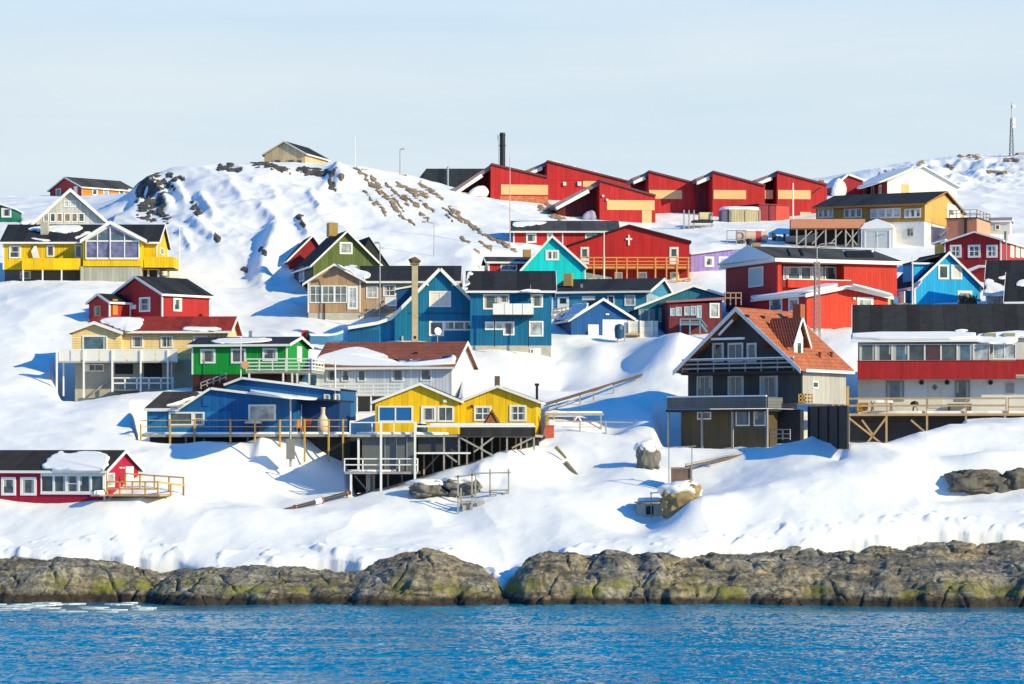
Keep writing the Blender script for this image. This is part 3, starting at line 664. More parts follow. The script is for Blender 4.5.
# ================================================================== front row
# red house with glazed porch, far left
b = B('red_house', 'crimson house at the left edge with porch windows and a slab of roof snow', 'house', 105, 499, 214.5, -16)
c1 = clad((.42, .006, .04), .2); x0 = b.X(-45); D = b.Y(139, 0)
pl = b.gable(x0, 0, 0, D, -.3, b.Z(472.5), b.Z(450, -3, D / 2) - .16, 'x', c1, felt((.04, .036, .033), 2.5), ov=.3, zf=3, found=CONCD, ends='far')
b.win('F', 0, 1.5, 477, 16, 495.5, g=GM, fw=.2); b.win('F', 0, 20.5, 477, 36.5, 495.5, g=GM, fw=.2); b.win('F', 0, -26, 477, -9, 495.5, g=GM, fw=.2)
b.box('porch_frame', WHITE, b.X(41), b.X(104.5), -.12, .02, b.Z(494.6), b.Z(492.4)); b.box('porch_lintel', WHITE, b.X(41), b.X(104.5), -.12, .02, b.Z(475), b.Z(472.6))
for k, (a, c) in enumerate(((41, 54), (54, 66.5), (66.5, 79), (79, 91), (91, 104))): b.win('F', -.02, a, 475, c, 492.5, ny=2 if k == 2 else 1, g=(GD, GM, GM, GD, GM)[k], fw=.09)
b.win('R', 0, 106.5, 473, 114, 487, g=GC); b.door('R', 0, 125.5, 466.5, 133, 483, WHITE, None)
for px in (119, 122): b.panel('wall_lamp', WHITE, 'R', 0, px, 467, px + 1.4, 468.4, 0, .12)
b.snow_on(pl['a'], [(42, 471), (46, 463), (52, 457), (61, 451.5), (67, 456), (80, 452.5), (100, 453), (108.5, 456), (109, 462), (104, 470), (103, 472)], .28)
b.snow_on(pl['a'], [(-40, 460), (-20, 455), (-8, 462), (-25, 470), (-40, 472)], .2)
zd = b.Z(494); dk = b.box('deck', GREYW, b.X(93, -1.2), .3, -1.6, -.15, zd - .15, zd)
d2 = b.box('deck', BAREW, .25, b.X(160, -.5), -.6, 2.6, zd - .16, zd)
b.put('deck_snow', MB().pillow([Vector(p) for p in wavy([Vector((b.X(94, -1.2), -1.55, zd)), Vector((.2, -1.55, zd)), Vector((.2, -.2, zd)), Vector((b.X(94, -1.2), -.2, zd))], b.rnd)], (0, 0, 1), .3), SNOW, dk)
xr = b.X(183, 2.4)
b.rail('railing', YELW, (.4, -.5, zd), (b.X(158, -.5), -.5, zd), 1.0, 4, (1.0, .45), .1, d2); b.rail('railing', YELW, (.6, 2.5, zd), (xr, 2.5, zd - .3), 1.6, 4, (1.0,), .11, d2)
b.rail('railing', YELW, (b.X(158, -.5), -.5, zd), (xr, 2.5, zd - .3), 1.0, 2, (1.0,), .11, d2)

# blue house on the long railed deck
b = B('blue_house', 'long royal blue house with a low lopsided gable behind a yellow-posted deck', 'house', 146, 433, 233.5, -10)
cb = clad((.008, .115, .34), .35); cbl = clad((.012, .19, .42), .35); z0 = b.Z(433)
xL, xR = b.X(147), b.X(293)
zi = b.Z(410)
b.put('wall', MB().box(xL, b.X(180) - .005, .0, 5, -.2, zi), cbl); b.panel('light_boarding', cbl, 'F', 0, 180, 411.5, 232, 433, -.02, .03)
b.put('roof', MB().ext([(xL - .2, -.25, zi - .05), (xL - .2, -.25, zi + .12), (b.X(152), 3.2, b.Z(391.5, 0, 3.2)), (b.X(152), 5, b.Z(392, 0, 5) - .4)], (b.X(181) - xL, 0, 0)), felt((.05, .045, .04), 1.5))
b.box('fascia', WHITE, xL - .2, b.X(180), -.31, -.255, zi - .12, zi + .14)
pts, pl = b.poly([(180, 433), (293.5, 433), (293.5, 399.5), (211.6, 389.5), (180, 410)], 0, 5.5, cb, DARKROOF, (2, 3), ov=.3)
b.snow_on(pl[1], [(165, 406), (175, 404), (190, 398), (200, 397), (186, 407), (172, 408)], .2)
u = b.poly([(243, 420), (341, 420), (341, 391), (243, 379.2), (225, 386)], 5.2, 5.5, cb, DARKROOF, (2, 3), ov=.3)
b.snow_on(pl[0], [(248, 389.5), (262, 389), (300, 393.5), (318, 398), (316, 401), (280, 398), (250, 393)], .25, j=.1)
b.poly([(293.5, 433), (338, 433), (340, 402), (293.5, 398.6)], 2.6, 4, clad((.01, .06, .22), .35), DARKROOF, (2,), ov=1.1, trim=None)
b.win('F', 0, 248.5, 404.5, 276, 421, g=GC, fw=.16); b.win('F', -.03, 169, 412, 193, 425.5, g=GM, fw=.13); b.win('F', -.03, 193, 412, 204.5, 425.5, ny=2, g=GM, fw=.13)
b.door('F', 2.6, 295.5, 404, 302, 429, WHITE, GM); b.win('F', 5.2, 324, 394, 330, 403, g=GC); b.win('F', 5.2, 334, 394, 340, 403, g=GC)
b.panel('vent', cb, 'F', 0, 203, 398, 210, 406, 0, .08)
yf = -2.3; xa, xb = b.X(140, yf), b.X(347, yf); zt = b.Z(434.3, 0, yf)
dk = b.put('deck', MB().box(xa, xb, yf, .1, zt - .22, zt), GREYW)
b.put('deck_snow', MB().pillow(wavy([Vector((xa + .1, yf + .05, zt)), Vector((xb - .2, yf + .05, zt)), Vector((xb - .2, -.1, zt)), Vector((xa + .1, -.1, zt))], b.rnd, 2, .05), (0, 0, 1), .18), SNOW, dk)
for px in (140.7, 170, 194.5, 230.5, 255, 280, 304.6, 328.7, 343): x = b.X(px, yf - .07); b.post(YELW, x, yf - .07, b.Z(462, x, yf), b.Z(419 + (0 if px > 150 else 5), x, yf), .13, dk)
b.put('railing', MB().beam((xa, yf - .02, zt + 1.15), (xb, yf - .02, zt + 1.15), .07).beam((xa, yf - .02, zt + .62), (xb, yf - .02, zt + .62), .06), YELW, dk)
b.put('dark_void', MB().box(b.X(152), xb - .2, -.6, 6, -5, zt - .23), BLACK)  # black box fills the space under the deck in place of its shade
for px in (186, 204, 248, 268): b.post(GREYW, b.X(px, -1.2), -1.2, zt - 3, zt - .2, .14, dk, 'strut')

# white house with brown tiled roof
b = B('white_house', 'white boarded house with a brown tiled roof half covered by a tongue of snow', 'house', 452, 400, 247, -12)
cw = clad((.66, .70, .76), .3); x0 = b.X(317); D = b.Y(475, 0) - .3
pl = b.gable(x0, 0, 0, D, -1.2, b.Z(368.5), b.Z(342, -6, D / 2) - .15, 'x', cw, TILEB, ov=.55, rk=.4, zf=5, found=CONC, ends='far', bb=.3)
for a, c, y0_, y1_ in ((326.5, 337, 369.5, 381.5), (341.5, 350, 369.5, 381.5), (357.5, 366, 369.5, 381.5), (391.5, 404, 369, 381.5), (420.5, 432, 368.7, 381)): b.win('F', 0, a, y0_, c, y1_, g=GM, fw=.12)
b.snow_on(pl['a'], [(313, 366.5), (317, 358), (332, 353.5), (345, 349.5), (359, 348), (372, 352), (388, 356.5), (388.5, 361), (398, 362), (438, 362), (448, 358), (457, 356.5), (455, 367)], .3, j=.06)
yb = -1.3; zt = b.Z(393.5, 0, yb); xa, xb = b.X(316, yb), b.X(402, yb)
dk = b.put('balcony', MB().box(xa, xb, yb, 0, zt - .18, zt), WHITE)
b.rail('railing', WHITE, (xa, yb + .05, zt), (xb, yb + .05, zt), .95, 6, (1, .66, .33), .09, dk, rw=.13)
for px in (318, 357, 371, 401): x = b.X(px, yb + .1); b.post(WHITE, x, yb + .1, zt - 3, zt - .18, .12, dk)
b.box('lower_wall', plain((.09, .08, .075), .8), b.X(344), b.X(386), -.02, .6, -3, zt - .2)  # dark box stands in for the shaded recess under the balcony
b.box('vent', BLACK, b.X(408), b.X(412), D * .22, D * .22 + .3, b.Z(354), b.Z(351), b.roof_ob)

# two yellow cabins on the stilted decks
b = B('yellow_cabin', 'left of the two yellow cabins, with a blue-shuttered window under its white-edged gable', 'cabin', 375, 433, 235, -4)
cy = clad((.86, .54, .006), .55); xr = b.X(458); D = 5.5
pl = b.gable(0, xr, 0, D, -.1, b.Z(404), b.Z(383.6, xr / 2) - .12, 'y', cy, DARKROOFY, ov=.3, rk=.35, rp=.545, ze2=b.Z(402.5), zf=1, ends='near', corners=False, bb=.2)
b.win('F', 0, 378, 406, 413, 422, nx=2, g=plain((.01, .12, .34), .5, .05, name='blue_shutter'), fw=.13, mw=.12); b.win('F', 0, 421, 406, 436.5, 422, g=GM, fw=.2); b.win('F', 0, 437.5, 406, 454, 422, nx=2, g=GM, fw=.15)
b.panel('wall_lamp', WHITE, 'F', 0, 443.5, 399.5, 447, 402.5, 0, .2)
b = B('yellow_cabin', 'right of the two yellow cabins, with a stub chimney and two four-paned windows', 'cabin', 460, 433, 236, -5)
xr = b.X(536); D = 5.5
pl = b.gable(0, xr, 0, D, -.1, b.Z(404.5), b.Z(386, xr / 2) - .12, 'y', cy, DARKROOFY, ov=.42, rk=.35, ze2=b.Z(403.5), zf=2, ends='near', corners=False, bb=.2, found=CONCD)
b.win('F', 0, 474, 406, 491.5, 421, nx=2, ny=2, g=GM, fw=.16, mw=.1); b.win('F', 0, 509.5, 405, 526.5, 421.5, nx=2, ny=2, g=GM, fw=.16, mw=.1)
b.chimney(plain((.16, .12, .09), .9, .3), 494.5, 499.5, 376, 390, 1.5)
b.put('stove_pipe', MB().tube((b.X(537, 3), 3, b.Z(401, 0, 3)), (b.X(537, 3), 3, b.Z(385, 0, 3)), .11).tube((b.X(537, 3), 3, b.Z(386, 0, 3)), (b.X(537, 3), 3, b.Z(383.5, 0, 3)), .2), BLACK)
b.panel('wall_lamp', BLACK, 'F', 0, 471, 405, 473, 407.5, 0, .2)

# the stilted deck in front of the cabins
b = B('deck_structure', 'two-level grey stilted deck with dark parapet and white rails below the yellow cabins', 'deck', 350, 496, 221.6, -4)
def bz(py, x=0, y=0): return b.Z(py, x, y)
xa, xm, xb = b.X(350), b.X(460), b.X(535)
t = b.put('upper_deck', MB().box(xa, b.X(417), 0, 13, bz(437), bz(434.5)).box(b.X(417) + .004, xb, .3, 13, bz(437), bz(434.5)), GREYW)
b.put('deck_snow', MB().pillow(wavy([Vector((xa + .05, .05, bz(434.4))), Vector((b.X(440), .2, bz(434.4))), Vector((b.X(440), 11, bz(434.4))), Vector((xa + .05, 11, bz(434.4)))], b.rnd), (0, 0, 1), .2), SNOW, t)
b.put('parapet', MB().box(xm, xb, .16, .29, bz(436.5), bz(427.3)), felt((.03, .03, .032), .8), t); b.box('parapet_cap', WHITE, b.X(415), xb, .1, .36, bz(427.2), bz(425.4), t)
b.put('parapet_snow', MB().pillow([Vector(p) for p in ((b.X(430), .12, bz(425.3)), (xb - .1, .12, bz(425.3)), (xb - .1, .6, bz(425.3)), (b.X(430), .6, bz(425.3)))], (0, 0, 1), .16), SNOW, t)
b.rail('railing', WHITE, (xa, .06, bz(434.5)), (b.X(416), .06, bz(434.5)), 1.0, 3, (1.0,), .09, t)
l = b.put('lower_deck', MB().box(b.X(345), b.X(416), -.3, 4.2, bz(474), bz(471.5)), GREYW)
b.put('deck_snow', MB().pillow(wavy([Vector((b.X(346), -.25, bz(471.4))), Vector((b.X(395), -.25, bz(471.4))), Vector((b.X(395), 2, bz(471.4))), Vector((b.X(346), 2, bz(471.4)))], b.rnd), (0, 0, 1), .14), SNOW, l)
b.rail('railing', WHITE, (b.X(345), -.26, bz(471.5)), (b.X(418), -.26, bz(471.5)), 1.05, 4, (1.0, .55), .09, l)
for px, y, p0, p1 in ((381, -.36, 500, 422), (415, -.36, 500, 422), (351, -.2, 500, 471), (358.5, .3, 472, 438)): x = b.X(px, y); b.post(WHITE, x, y, bz(p0, x, y), bz(p1, x, y), .16)
for px, y, p0, p1 in ((367, 1.6, 505, 474), (374, 1.9, 505, 474), (444, .4, 470, 434), (459, .4, 465, 434), (467, 1.5, 465, 434), (482, .4, 465, 434), (507, .4, 455, 434), (521, .4, 450, 434), (534, .4, 450, 434)): x = b.X(px, y); b.post(GREYW, x, y, bz(p0, x, y), bz(p1, x, y), .13)
for (p, q) in (((459, 437), (494, 456)), ((534, 437), (512, 448)), ((443, 452), (457, 462)), ((494, 437), (474, 452))): b.put('brace', MB().beam(b.F(*p, .35), b.F(*q, .35), .13), GREYW)
b.put('sheeting', MB().box(b.X(361), b.X(414), .7, .85, bz(471), bz(437.5)), plain((.12, .13, .135), .5, .15)); b.put('sheeting', MB().box(b.X(417), b.X(460), .9, 1.0, bz(452), bz(438)), plain((.05, .055, .06), .5, .15))
for px in (385, 396.5, 407): b.post(STEEL, b.X(px, .64), .64, bz(471), bz(438), .07, None, 'mullion')
b.put('cross_beam', MB().box(b.X(416), b.X(470), .25, .5, bz(454), bz(452.2)), WHITE); b.put('dark_backing', MB().box(b.X(358), xb - .2, 8.2, 8.6, bz(507), bz(437.2)), clad((.048, .044, .04), .5))  # dark backing paints the gloom of the void under the deck
for k, (px, y) in enumerate(((372, 5), (388, 3.2), (402, 5.5), (424, 2.4), (433, 5), (452, 3), (474, 4.2), (492, 2.4), (500, 5.2), (516, 3), (527, 4.4))): x = b.X(px, y); b.post(BAREW if k % 3 == 0 else GREYW, x, y, bz(508), bz(437.2), .13)
for p, q in (((372, 440), (402, 470)), ((425, 470), (452, 440)), ((355, 476), (372, 496))): b.put('brace', MB().beam(b.F(*p, 3.4), b.F(*q, 3.4), .12), GREYW)

# brown house with tiled roof and terraces
b = B('brown_house', 'big dark brown chalet with an orange tiled roof, white bargeboards and a grey balcony', 'house', 795, 377, 228.5, -35)
cbr = clad((.068, .066, .064), .2); xl = b.X(680); D = b.Y(846, 0)
ze, zr = b.Z(371), b.Z(309.5, xl / 2); zt_ = ze; ze = ze + (zr - ze) / (-xl / 2 + .55) * .55
zb = b.Z(403)
b.put('recess_wall', MB().ext([(xl + .05, 1.2, zb), (-.05, 1.2, zb), (-.05, 1.2, ze), (xl / 2, 1.2, zr - .1), (xl + .05, 1.2, ze)], (0, .15, 0)), cbr)
cgy = clad((.42, .41, .39), 1.5)
k = (zr - ze) / (-xl / 2); ov = .8
pl = b.gable(xl, 0, 1.3, D, zb, zt_, zr, 'y', cgy, TILER, ov=.55, rk=.5, th=.2, zf=1, ends='far', corners=False)
# roof runs forward over the balconies
b.put('roof_front', MB().ext([(xl - .55, -.15, ze - k * .55 + .004), (xl / 2, -.15, zr + .004), (.55, -.15, ze - k * .55 + .004), (.55, -.15, ze - k * .55 + .2), (xl / 2, -.15, zr + .2), (xl - .55, -.15, ze - k * .55 + .2)], (0, .945, 0)), TILER, b.roof_ob)
b.put('bargeboard', MB().ext([(xl - .6, -.21, ze - k * .6 - .16), (xl / 2, -.21, zr - .16), (.6, -.21, ze - k * .6 - .16), (.6, -.21, ze - k * .6 + .24), (xl / 2, -.21, zr + .24), (xl - .6, -.21, ze - k * .6 + .24)], (0, .055, 0)), plain((.70, .70, .68), .5))
b.put('tie_beam', MB().box(b.X(711), b.X(744), .0, .14, b.Z(338), b.Z(335.8)).beam(b.F(719, 335, .05), b.F(733, 320, .05), .16), WHITE, b.roof_ob)
for a, c in ((712.5, 724), (728, 743.5), (747, 757)): b.win('F', 1.2, a, 343, c, 362, nx=2 if a == 728 else 1, g=GM, fr=plain((.72, .73, .72), .5), fw=.15)
for a, c in ((697, 713), (728, 744), (760, 778)): b.win('F', 1.2, a, 376, c, 398, nx=2, g=GM, fr=plain((.55, .57, .58), .5), fw=.13)
z1 = b.Z(370.5, 0, 0); z2 = b.Z(399, 0, 0)
bal = b.put('balcony', MB().box(xl + .1, -.1, 0, 1.2, z1 - .22, z1), BLACK)
b.rail('railing', GREYW, (xl + .2, .05, z1), (-.15, .05, z1), 1.05, 7, (1.0, .7, .35), .07, bal, rw=.13)
b.put('balcony_snow', MB().box(xl + .2, -.15, -.03, .13, z1 + 1.06, z1 + 1.14), SNOW, bal)
ter = b.put('terrace', MB().box(b.X(667, -1.2), b.X(766, -1.4), -1.4, 3.2, z2 - 1.0, z2 - .8), BLACK)
xa, xb = b.X(667, -1.4), b.X(766, -1.4)
b.put('parapet', MB().box(xa, xb, -1.4, -1.28, z2 - .75, z2 + .22), clad((.115, .12, .125), .25, True), ter); b.put('parapet_snow', MB().pillow([Vector(p) for p in ((xa, -1.45, z2 + .22), (xb, -1.45, z2 + .22), (xb, -1.2, z2 + .22), (xa, -1.2, z2 + .22))], (0, 0, 1), .1), SNOW, ter)
b.put('parapet', MB().box(xb + .002, xb + .12, -1.28, b.Y(796, xb), z2 - .75, z2 + .15), clad((.16, .165, .17), .25, True), ter)  # lighter copy of the front boards, sunlit tone put into the colour
clow = clad((.11, .082, .042), .9); b.put('lower_wall', MB().box(b.X(681), b.X(768), 0, 6, b.Z(452), z2 - 1.004), clow)
b.win('F', 0, 697.5, 411.5, 711.5, 419.5, g=GM, fr=WHITE); b.win('F', 0, 736, 410, 750, 426, g=GB, fr=WHITE); b.win('F', 0, 754, 410, 767, 426, g=GB, fr=WHITE)
for px in (668.5, 702, 732.5, 767): x = b.X(px, -1.3); b.post(GREYW, x, -1.3, b.Z(453, x, -1.3), z2 - .8, .15, ter)
b.put('dark_backing', MB().box(b.X(768) + .02, -.4, 1.6, 2.2, b.Z(455), z2 - .82), BLACK)  # black box paints the shade of the recess below the terrace
b.rail('stair_rail', GREYW, b.F(768, 440, .3), b.F(790, 440, .3), .9, 3, (1, .6, .2), .08)
b.win('R', 0, 812, 381, 818, 388.5, g=GB)
for px in (799, 812 - 4.5, 821.5): pass
# dormer on the right slope
dn = pl['b'][1]; y0d = D * .32
yA, yB = b.Y(793.5, .0), b.Y(815, .0)
pd = b.on(794, 352, *pl['b']); wd = 1.5
xf = pd.x; yc = pd.y + .75; zb2 = pd.z - .1
ztop = zb2 + 2.9; zev = zb2 + 1.3
xf2 = xf + .02
b.put('dormer_wall', MB().ext([(xf2, yc - .75, zb2 - .3), (xf2, yc + .75, zb2 - .3), (xf2, yc + .75, zev), (xf2, yc, ztop - .3), (xf2, yc - .75, zev)], (-2.2, 0, 0)), WHITE, b.roof_ob)
for sg in (-1, 1):
    n_ = Vector((0, sg * (ztop - zev), 1.1)).normalized()
    e = Vector((xf2 + .35, yc + sg * 1.45, zb2 + .5)); r = Vector((xf2 + .35, yc, ztop)); 
    b.put('dormer_roof', MB().ext([e, r, r + n_ * .12, e + n_ * .12], (-2.9, 0, 0)), tile((.20, .05, .025)), b.roof_ob)
    b.put('bargeboard', MB().ext([e + Vector((.01, 0, -.14)), r + Vector((.01, 0, -.14)), r + n_ * .14 + Vector((.01, 0, 0)), e + n_ * .14 + Vector((.01, 0, 0))], (.05, 0, 0)), WHITE, b.roof_ob)
f = MB(); b.slab(f, b.frame_of('R', xf2), yc - .4, yc + .4, zb2 - .05, zb2 + .95, 0, .06); wo = b.put('window', f, WHITE, b.roof_ob)
f = MB(); b.slab(f, b.frame_of('R', xf2), yc - .3, yc + .3, zb2 + .03, zb2 + .87, .02, .07); b.put('pane', f, GM, wo)
cp = b.on(801, 336, *pl['b']); b.put('chimney', MB().box(cp.x - .75, cp.x + .0, cp.y - .1, cp.y + .7, cp.z - 1.2, b.Z(304, cp.x, cp.y)), plain((.33, .10, .04), .85, .15, 4, name='red_brick'), b.roof_ob)
for px, py in ((820, 357.5), (831.5, 357)): q = b.on(px, py, *pl['b']); b.put('roof_vent', MB().tube(q - Vector((0, 0, .1)), q + Vector((0, 0, .45)), .1).tube(q + Vector((0, 0, .3)), q + Vector((0, 0, .45)), .17), plain((.12, .04, .03)), b.roof_ob)
for px, py in ((746, 316), (762, 317), (785, 318)): q = b.on(px, py, *pl['b']); b.put('roof_vent', MB().box(q.x - .2, q.x + .2, q.y - .2, q.y + .2, q.z - .2, q.z + .12), BLACK, b.roof_ob)

# red balcony house, right edge
b = B('terrace_house', 'white house at the right edge with a long red boarded balcony and dark felt roof', 'house', 858, 416, 241.5, -7)
cwh = plain((.66, .65, .62), .7, .08, .6, name='white_render'); xr = b.X(1050); D = 9
ze = b.Z(338); 
pl = b.gable(0, xr, 0, D, b.Z(414), ze, b.Z(306.5, 0, D / 2), 'x', cwh, felt((.028, .028, .03), 1.05), ov=.3, rk=.5, ends='near', zf=5, found=clad((.06, .065, .07), .45, True), corners=False, bb=.2)
# porch roof with a snow load and the glazed verandah
b.put('porch_roof', MB().ext([(b.X(851), -1.7, b.Z(343)), (b.X(851), -1.7, b.Z(341.3)), (b.X(851), .4, b.Z(334)), (b.X(851), .4, b.Z(336))], (b.X(977) - b.X(851), 0, 0)), WHITE)
b.put('porch_snow', MB().pillow(wavy([Vector((b.X(852), -1.7, b.Z(341.2))), Vector((b.X(976), -1.7, b.Z(341.2))), Vector((b.X(976), .4, b.Z(334))), Vector((b.X(852), .4, b.Z(334)))], b.rnd, 1, .05), (0, -.35, 1), .25), SNOW)
b.snow_on(pl['a'], [(974, 343), (976, 336), (985, 334), (1020, 331), (1030, 334), (1018, 337), (1016, 344), (1000, 345)], .2); b.snow_on(pl['a'], [(954, 331), (960, 329.5), (968, 330), (966, 332), (957, 332.5)], .12)
for px, py in ((990, 336.5), (1009, 336.5)): q = b.on(px, py, *pl['a']); b.put('skylight', MB().box(q.x - .5, q.x + .5, q.y - .3, q.y + .5, q.z - .1, q.z + .28), plain((.30, .31, .16), .4), b.roof_ob)
yv = -1.5
for k in range(8):
    a = 859.5 + k * 16.3; b.win('F', yv + .2, a, 344, a + 16.3, 361, g=(GM, GD, GB, GD, glass((.05, .012, .015)), GM, GB, GC)[k], fw=.07, fr=plain((.62, .62, .6), .5))
b.win('F', yv + .2, 993, 344, 1016, 359, nx=2, g=GC, fw=.07)
b.box('verandah_floor', plain((.3, .3, .3)), 0, b.X(1060, yv), yv + .2, -.02, b.Z(379), b.Z(377))
bal = b.put('balcony', MB().box(b.X(857.5, yv), b.X(1016, yv), yv, yv + .12, b.Z(379.5, 0, yv), b.Z(361.5, 0, yv)).box(b.X(1016, yv) + .005, b.X(1060, yv), yv + .05, yv + .17, b.Z(375, 0, yv), b.Z(360, 0, yv)), clad((.40, .018, .02), .18))
b.box('balcony_cap', clad((.3, .03, .02), .3), b.X(857.5, yv) - .03, b.X(1017, yv), yv - .05, yv + .18, b.Z(361.3, 0, yv), b.Z(360.6, 0, yv), bal)
b.win('F', 0, 886, 381, 904, 401, g=GB, fr=plain((.25, .25, .24), .6)); b.win('F', 0, 955, 380.5, 970, 401, g=GM, fr=plain((.25, .25, .24), .6)); dd = b.door('F', 0, 928, 381.5, 942.5, 408, plain((.60, .58, .50), .5))
q = b.F(934.8, 387.3); b.put('pane', MB().ext([(q.x - .25, -.06, q.z), (q.x, -.06, q.z + .28), (q.x + .25, -.06, q.z), (q.x, -.06, q.z - .28)], (0, -.02, 0)), GD, dd)
for px in (921.5, 947, 990.5): q = b.F(px, 382.5); lm = b.put('wall_lamp', MB().tube((q.x, -.01, q.z), (q.x, -.16, q.z), .2, .2, 14), BLACK)
b.box('shutter_box', GREYW, b.X(1006), b.X(1014), -.12, -.01, b.Z(394), b.Z(384))
# wooden terrace on cross braces
yt = -3.2; zt = b.Z(413.5, 0, yt); xa, xb = b.X(847.5, yt), b.X(1060, yt)
dk = b.put('deck', MB().box(xa, xb, yt, -.02, zt - .2, zt), BAREW)
b.put('deck_snow', MB().pillow(wavy([Vector((b.X(862), yt + .1, zt)), Vector((xb, yt + .1, zt)), Vector((xb, -.4, zt)), Vector((b.X(862), -.4, zt))], b.rnd, 2, .1), (0, 0, 1), .22), SNOW, dk)
b.rail('railing', BAREW, (xa, yt + .05, zt), (b.X(1006, yt), yt + .05, zt), 1.35, 4, (1.0, .55), .1, dk, rw=.16); b.rail('railing', BAREW, (b.X(1006, yt) + .2, yt + .05, zt), (xb, yt + .05, zt), 1.35, 2, (1.0, .45), .1, dk, rw=.14)
b.rail('railing', BAREW, (xa, yt, zt), (xa, -.1, zt), 1.35, 2, (1.0, .6, .2), .1, dk, rw=.16)
for px, p1 in ((848.5, 462), (886.5, 452), (927, 436), (966, 430), (1005, 424)): x = b.X(px, yt + .1); b.post(BAREW, x, yt + .1, b.Z(p1, x, yt), zt - .2, .17, dk)
for p, q in (((849, 418), (886, 447)), ((886, 418), (853, 462)), ((862, 420), (874, 436)), ((911, 420), (925, 432))): b.put('brace', MB().beam(b.F(*p, yt + .1), b.F(*q, yt + .1), .16), BAREW, dk)
b.put('snowy_plank', MB().box(b.X(837, yt), b.X(878, yt), yt - .1, yt + .05, b.Z(448, 0, yt), b.Z(446, 0, yt)), WHITE, dk)
b.put('dark_backing', MB().box(b.X(851), xb, -1.2, -.3, b.Z(470), zt - .21), clad((.055, .058, .062), .5, True))  # dark boards put in for the shade beneath the terrace
# ================================================================== second row
# cream house with red roof and white balcony
b = B('cream_house', 'pale yellow house with a red roof and a long white balcony on thin posts', 'house', 72, 400, 252, -2)
cc = clad((.93, .69, .32), .22, True); xl, xr = b.X(72), b.X(226); xw = b.X(190); zf = b.Z(359.5); D = 7.5
pl = b.gable(b.X(88), xr, .9, D, zf, b.Z(333, 0, .9), b.Z(317, 0, D / 2) - .1, 'x', cc, REDROOF, ov=.6, rk=.45, ends='far', corners=False, bb=.3)
b.snow_on(pl['a'], [(98, 323), (104, 319), (125, 317.8), (145, 319), (143, 325), (135, 331), (122, 332), (112, 327)], .2); b.snow_on(pl['a'], [(181, 331), (184, 327.5), (205, 328), (221, 328.5), (221, 331.5)], .18)
for a, c in ((131.5, 143.5), (160.5, 173), (193.5, 208)): b.win('F', .9, a, 335.8, c, 348, nx=2 if a > 160 else 1, g=GM, fw=.13)
bx1 = b.X(121)
xm = b.X(94)
b.put('wall', MB().ext([(xl, 0, zf), (bx1, 0, zf), (bx1, 0, b.Z(333)), (xm, 0, b.Z(324.5)), (xl, 0, b.Z(333))], (0, 3, 0)), cc)
for (p, q) in (((66, 333.5), (94, 323)), ((94, 323), (123, 333.5))):
    a, c = b.F(*p, -.45), b.F(*q, -.45); b.put('roof', MB().ext([a, c, c + Vector((0, 0, .14)), a + Vector((0, 0, .14))], (0, 3.4, 0)), REDROOF); b.put('bargeboard', MB().ext([a - Vector((0, 0, .12)), c - Vector((0, 0, .12)), c + Vector((0, 0, .17)), a + Vector((0, 0, .17))], (0, -.06, 0)), WHITE)
b.win('F', 0, 82.5, 335.5, 107.5, 351, g=GB, fw=.13)
yb = -1.6; dk = b.box('balcony', plain((.45, .44, .42)), b.X(58, yb), b.X(178, yb), yb, .9, b.Z(362.5, 0, yb), b.Z(360.8, 0, yb))
pxs = (58, 70, 82, 99, 113, 127, 141, 155, 178)
for a, c in zip(pxs[:-1], pxs[1:]): b.put('balcony_panel', MB().box(b.X(a, yb) + .05, b.X(c, yb) - .05, yb - .03, yb + .03, b.Z(361, 0, yb), b.Z(350.2, 0, yb)), plain((.72, .70, .66), .6, .08), dk)
b.put('railing', MB().box(b.X(58, yb), b.X(178, yb), yb - .06, yb + .06, b.Z(350, 0, yb), b.Z(349, 0, yb)), WHITE, dk)
for px, p1 in ((57, 402), (84, 398), (112.5, 392), (141, 393), (168, 390)): x = b.X(px, yb); b.post(WHITE, x, yb - .1, b.Z(p1, x, yb), b.Z(350, x, yb), .15, dk)
for px, p1 in ((64, 396), (172, 388)): x = b.X(px, 0); b.post(WHITE, x, -.2, b.Z(p1, x, 0), b.Z(362.5, x, 0), .12, dk)
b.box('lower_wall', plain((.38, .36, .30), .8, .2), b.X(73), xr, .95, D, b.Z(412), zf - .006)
b.win('F', .95, 86, 364, 104, 371.5, nx=2, g=GM, fw=.1); b.panel('meter_box', WHITE, 'F', .95, 85, 364, 90, 371, 0, .2)
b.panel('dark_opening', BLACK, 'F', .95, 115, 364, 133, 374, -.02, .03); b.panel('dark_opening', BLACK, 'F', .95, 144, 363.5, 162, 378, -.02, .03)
b.put('brace', MB().beam(b.F(92, 394, .6), b.F(112, 378, .6), .14), GREYW)
l = b.box('lower_deck', GREYW, b.X(112), b.X(173), -1.2, .9, b.Z(391, 0, -1.2), b.Z(389, 0, -1.2)); b.rail('railing', WHITE, (b.X(113, -1.1), -1.1, b.Z(389, 0, -1.1)), (b.X(173, -1.1), -1.1, b.Z(389, 0, -1.1)), 1.05, 5, (1., .55), .12, l)
b.rail('stair_rail', GREYW, b.F(172, 376, .5), b.F(184, 371, .5), .5, 3, (1.,), .08)

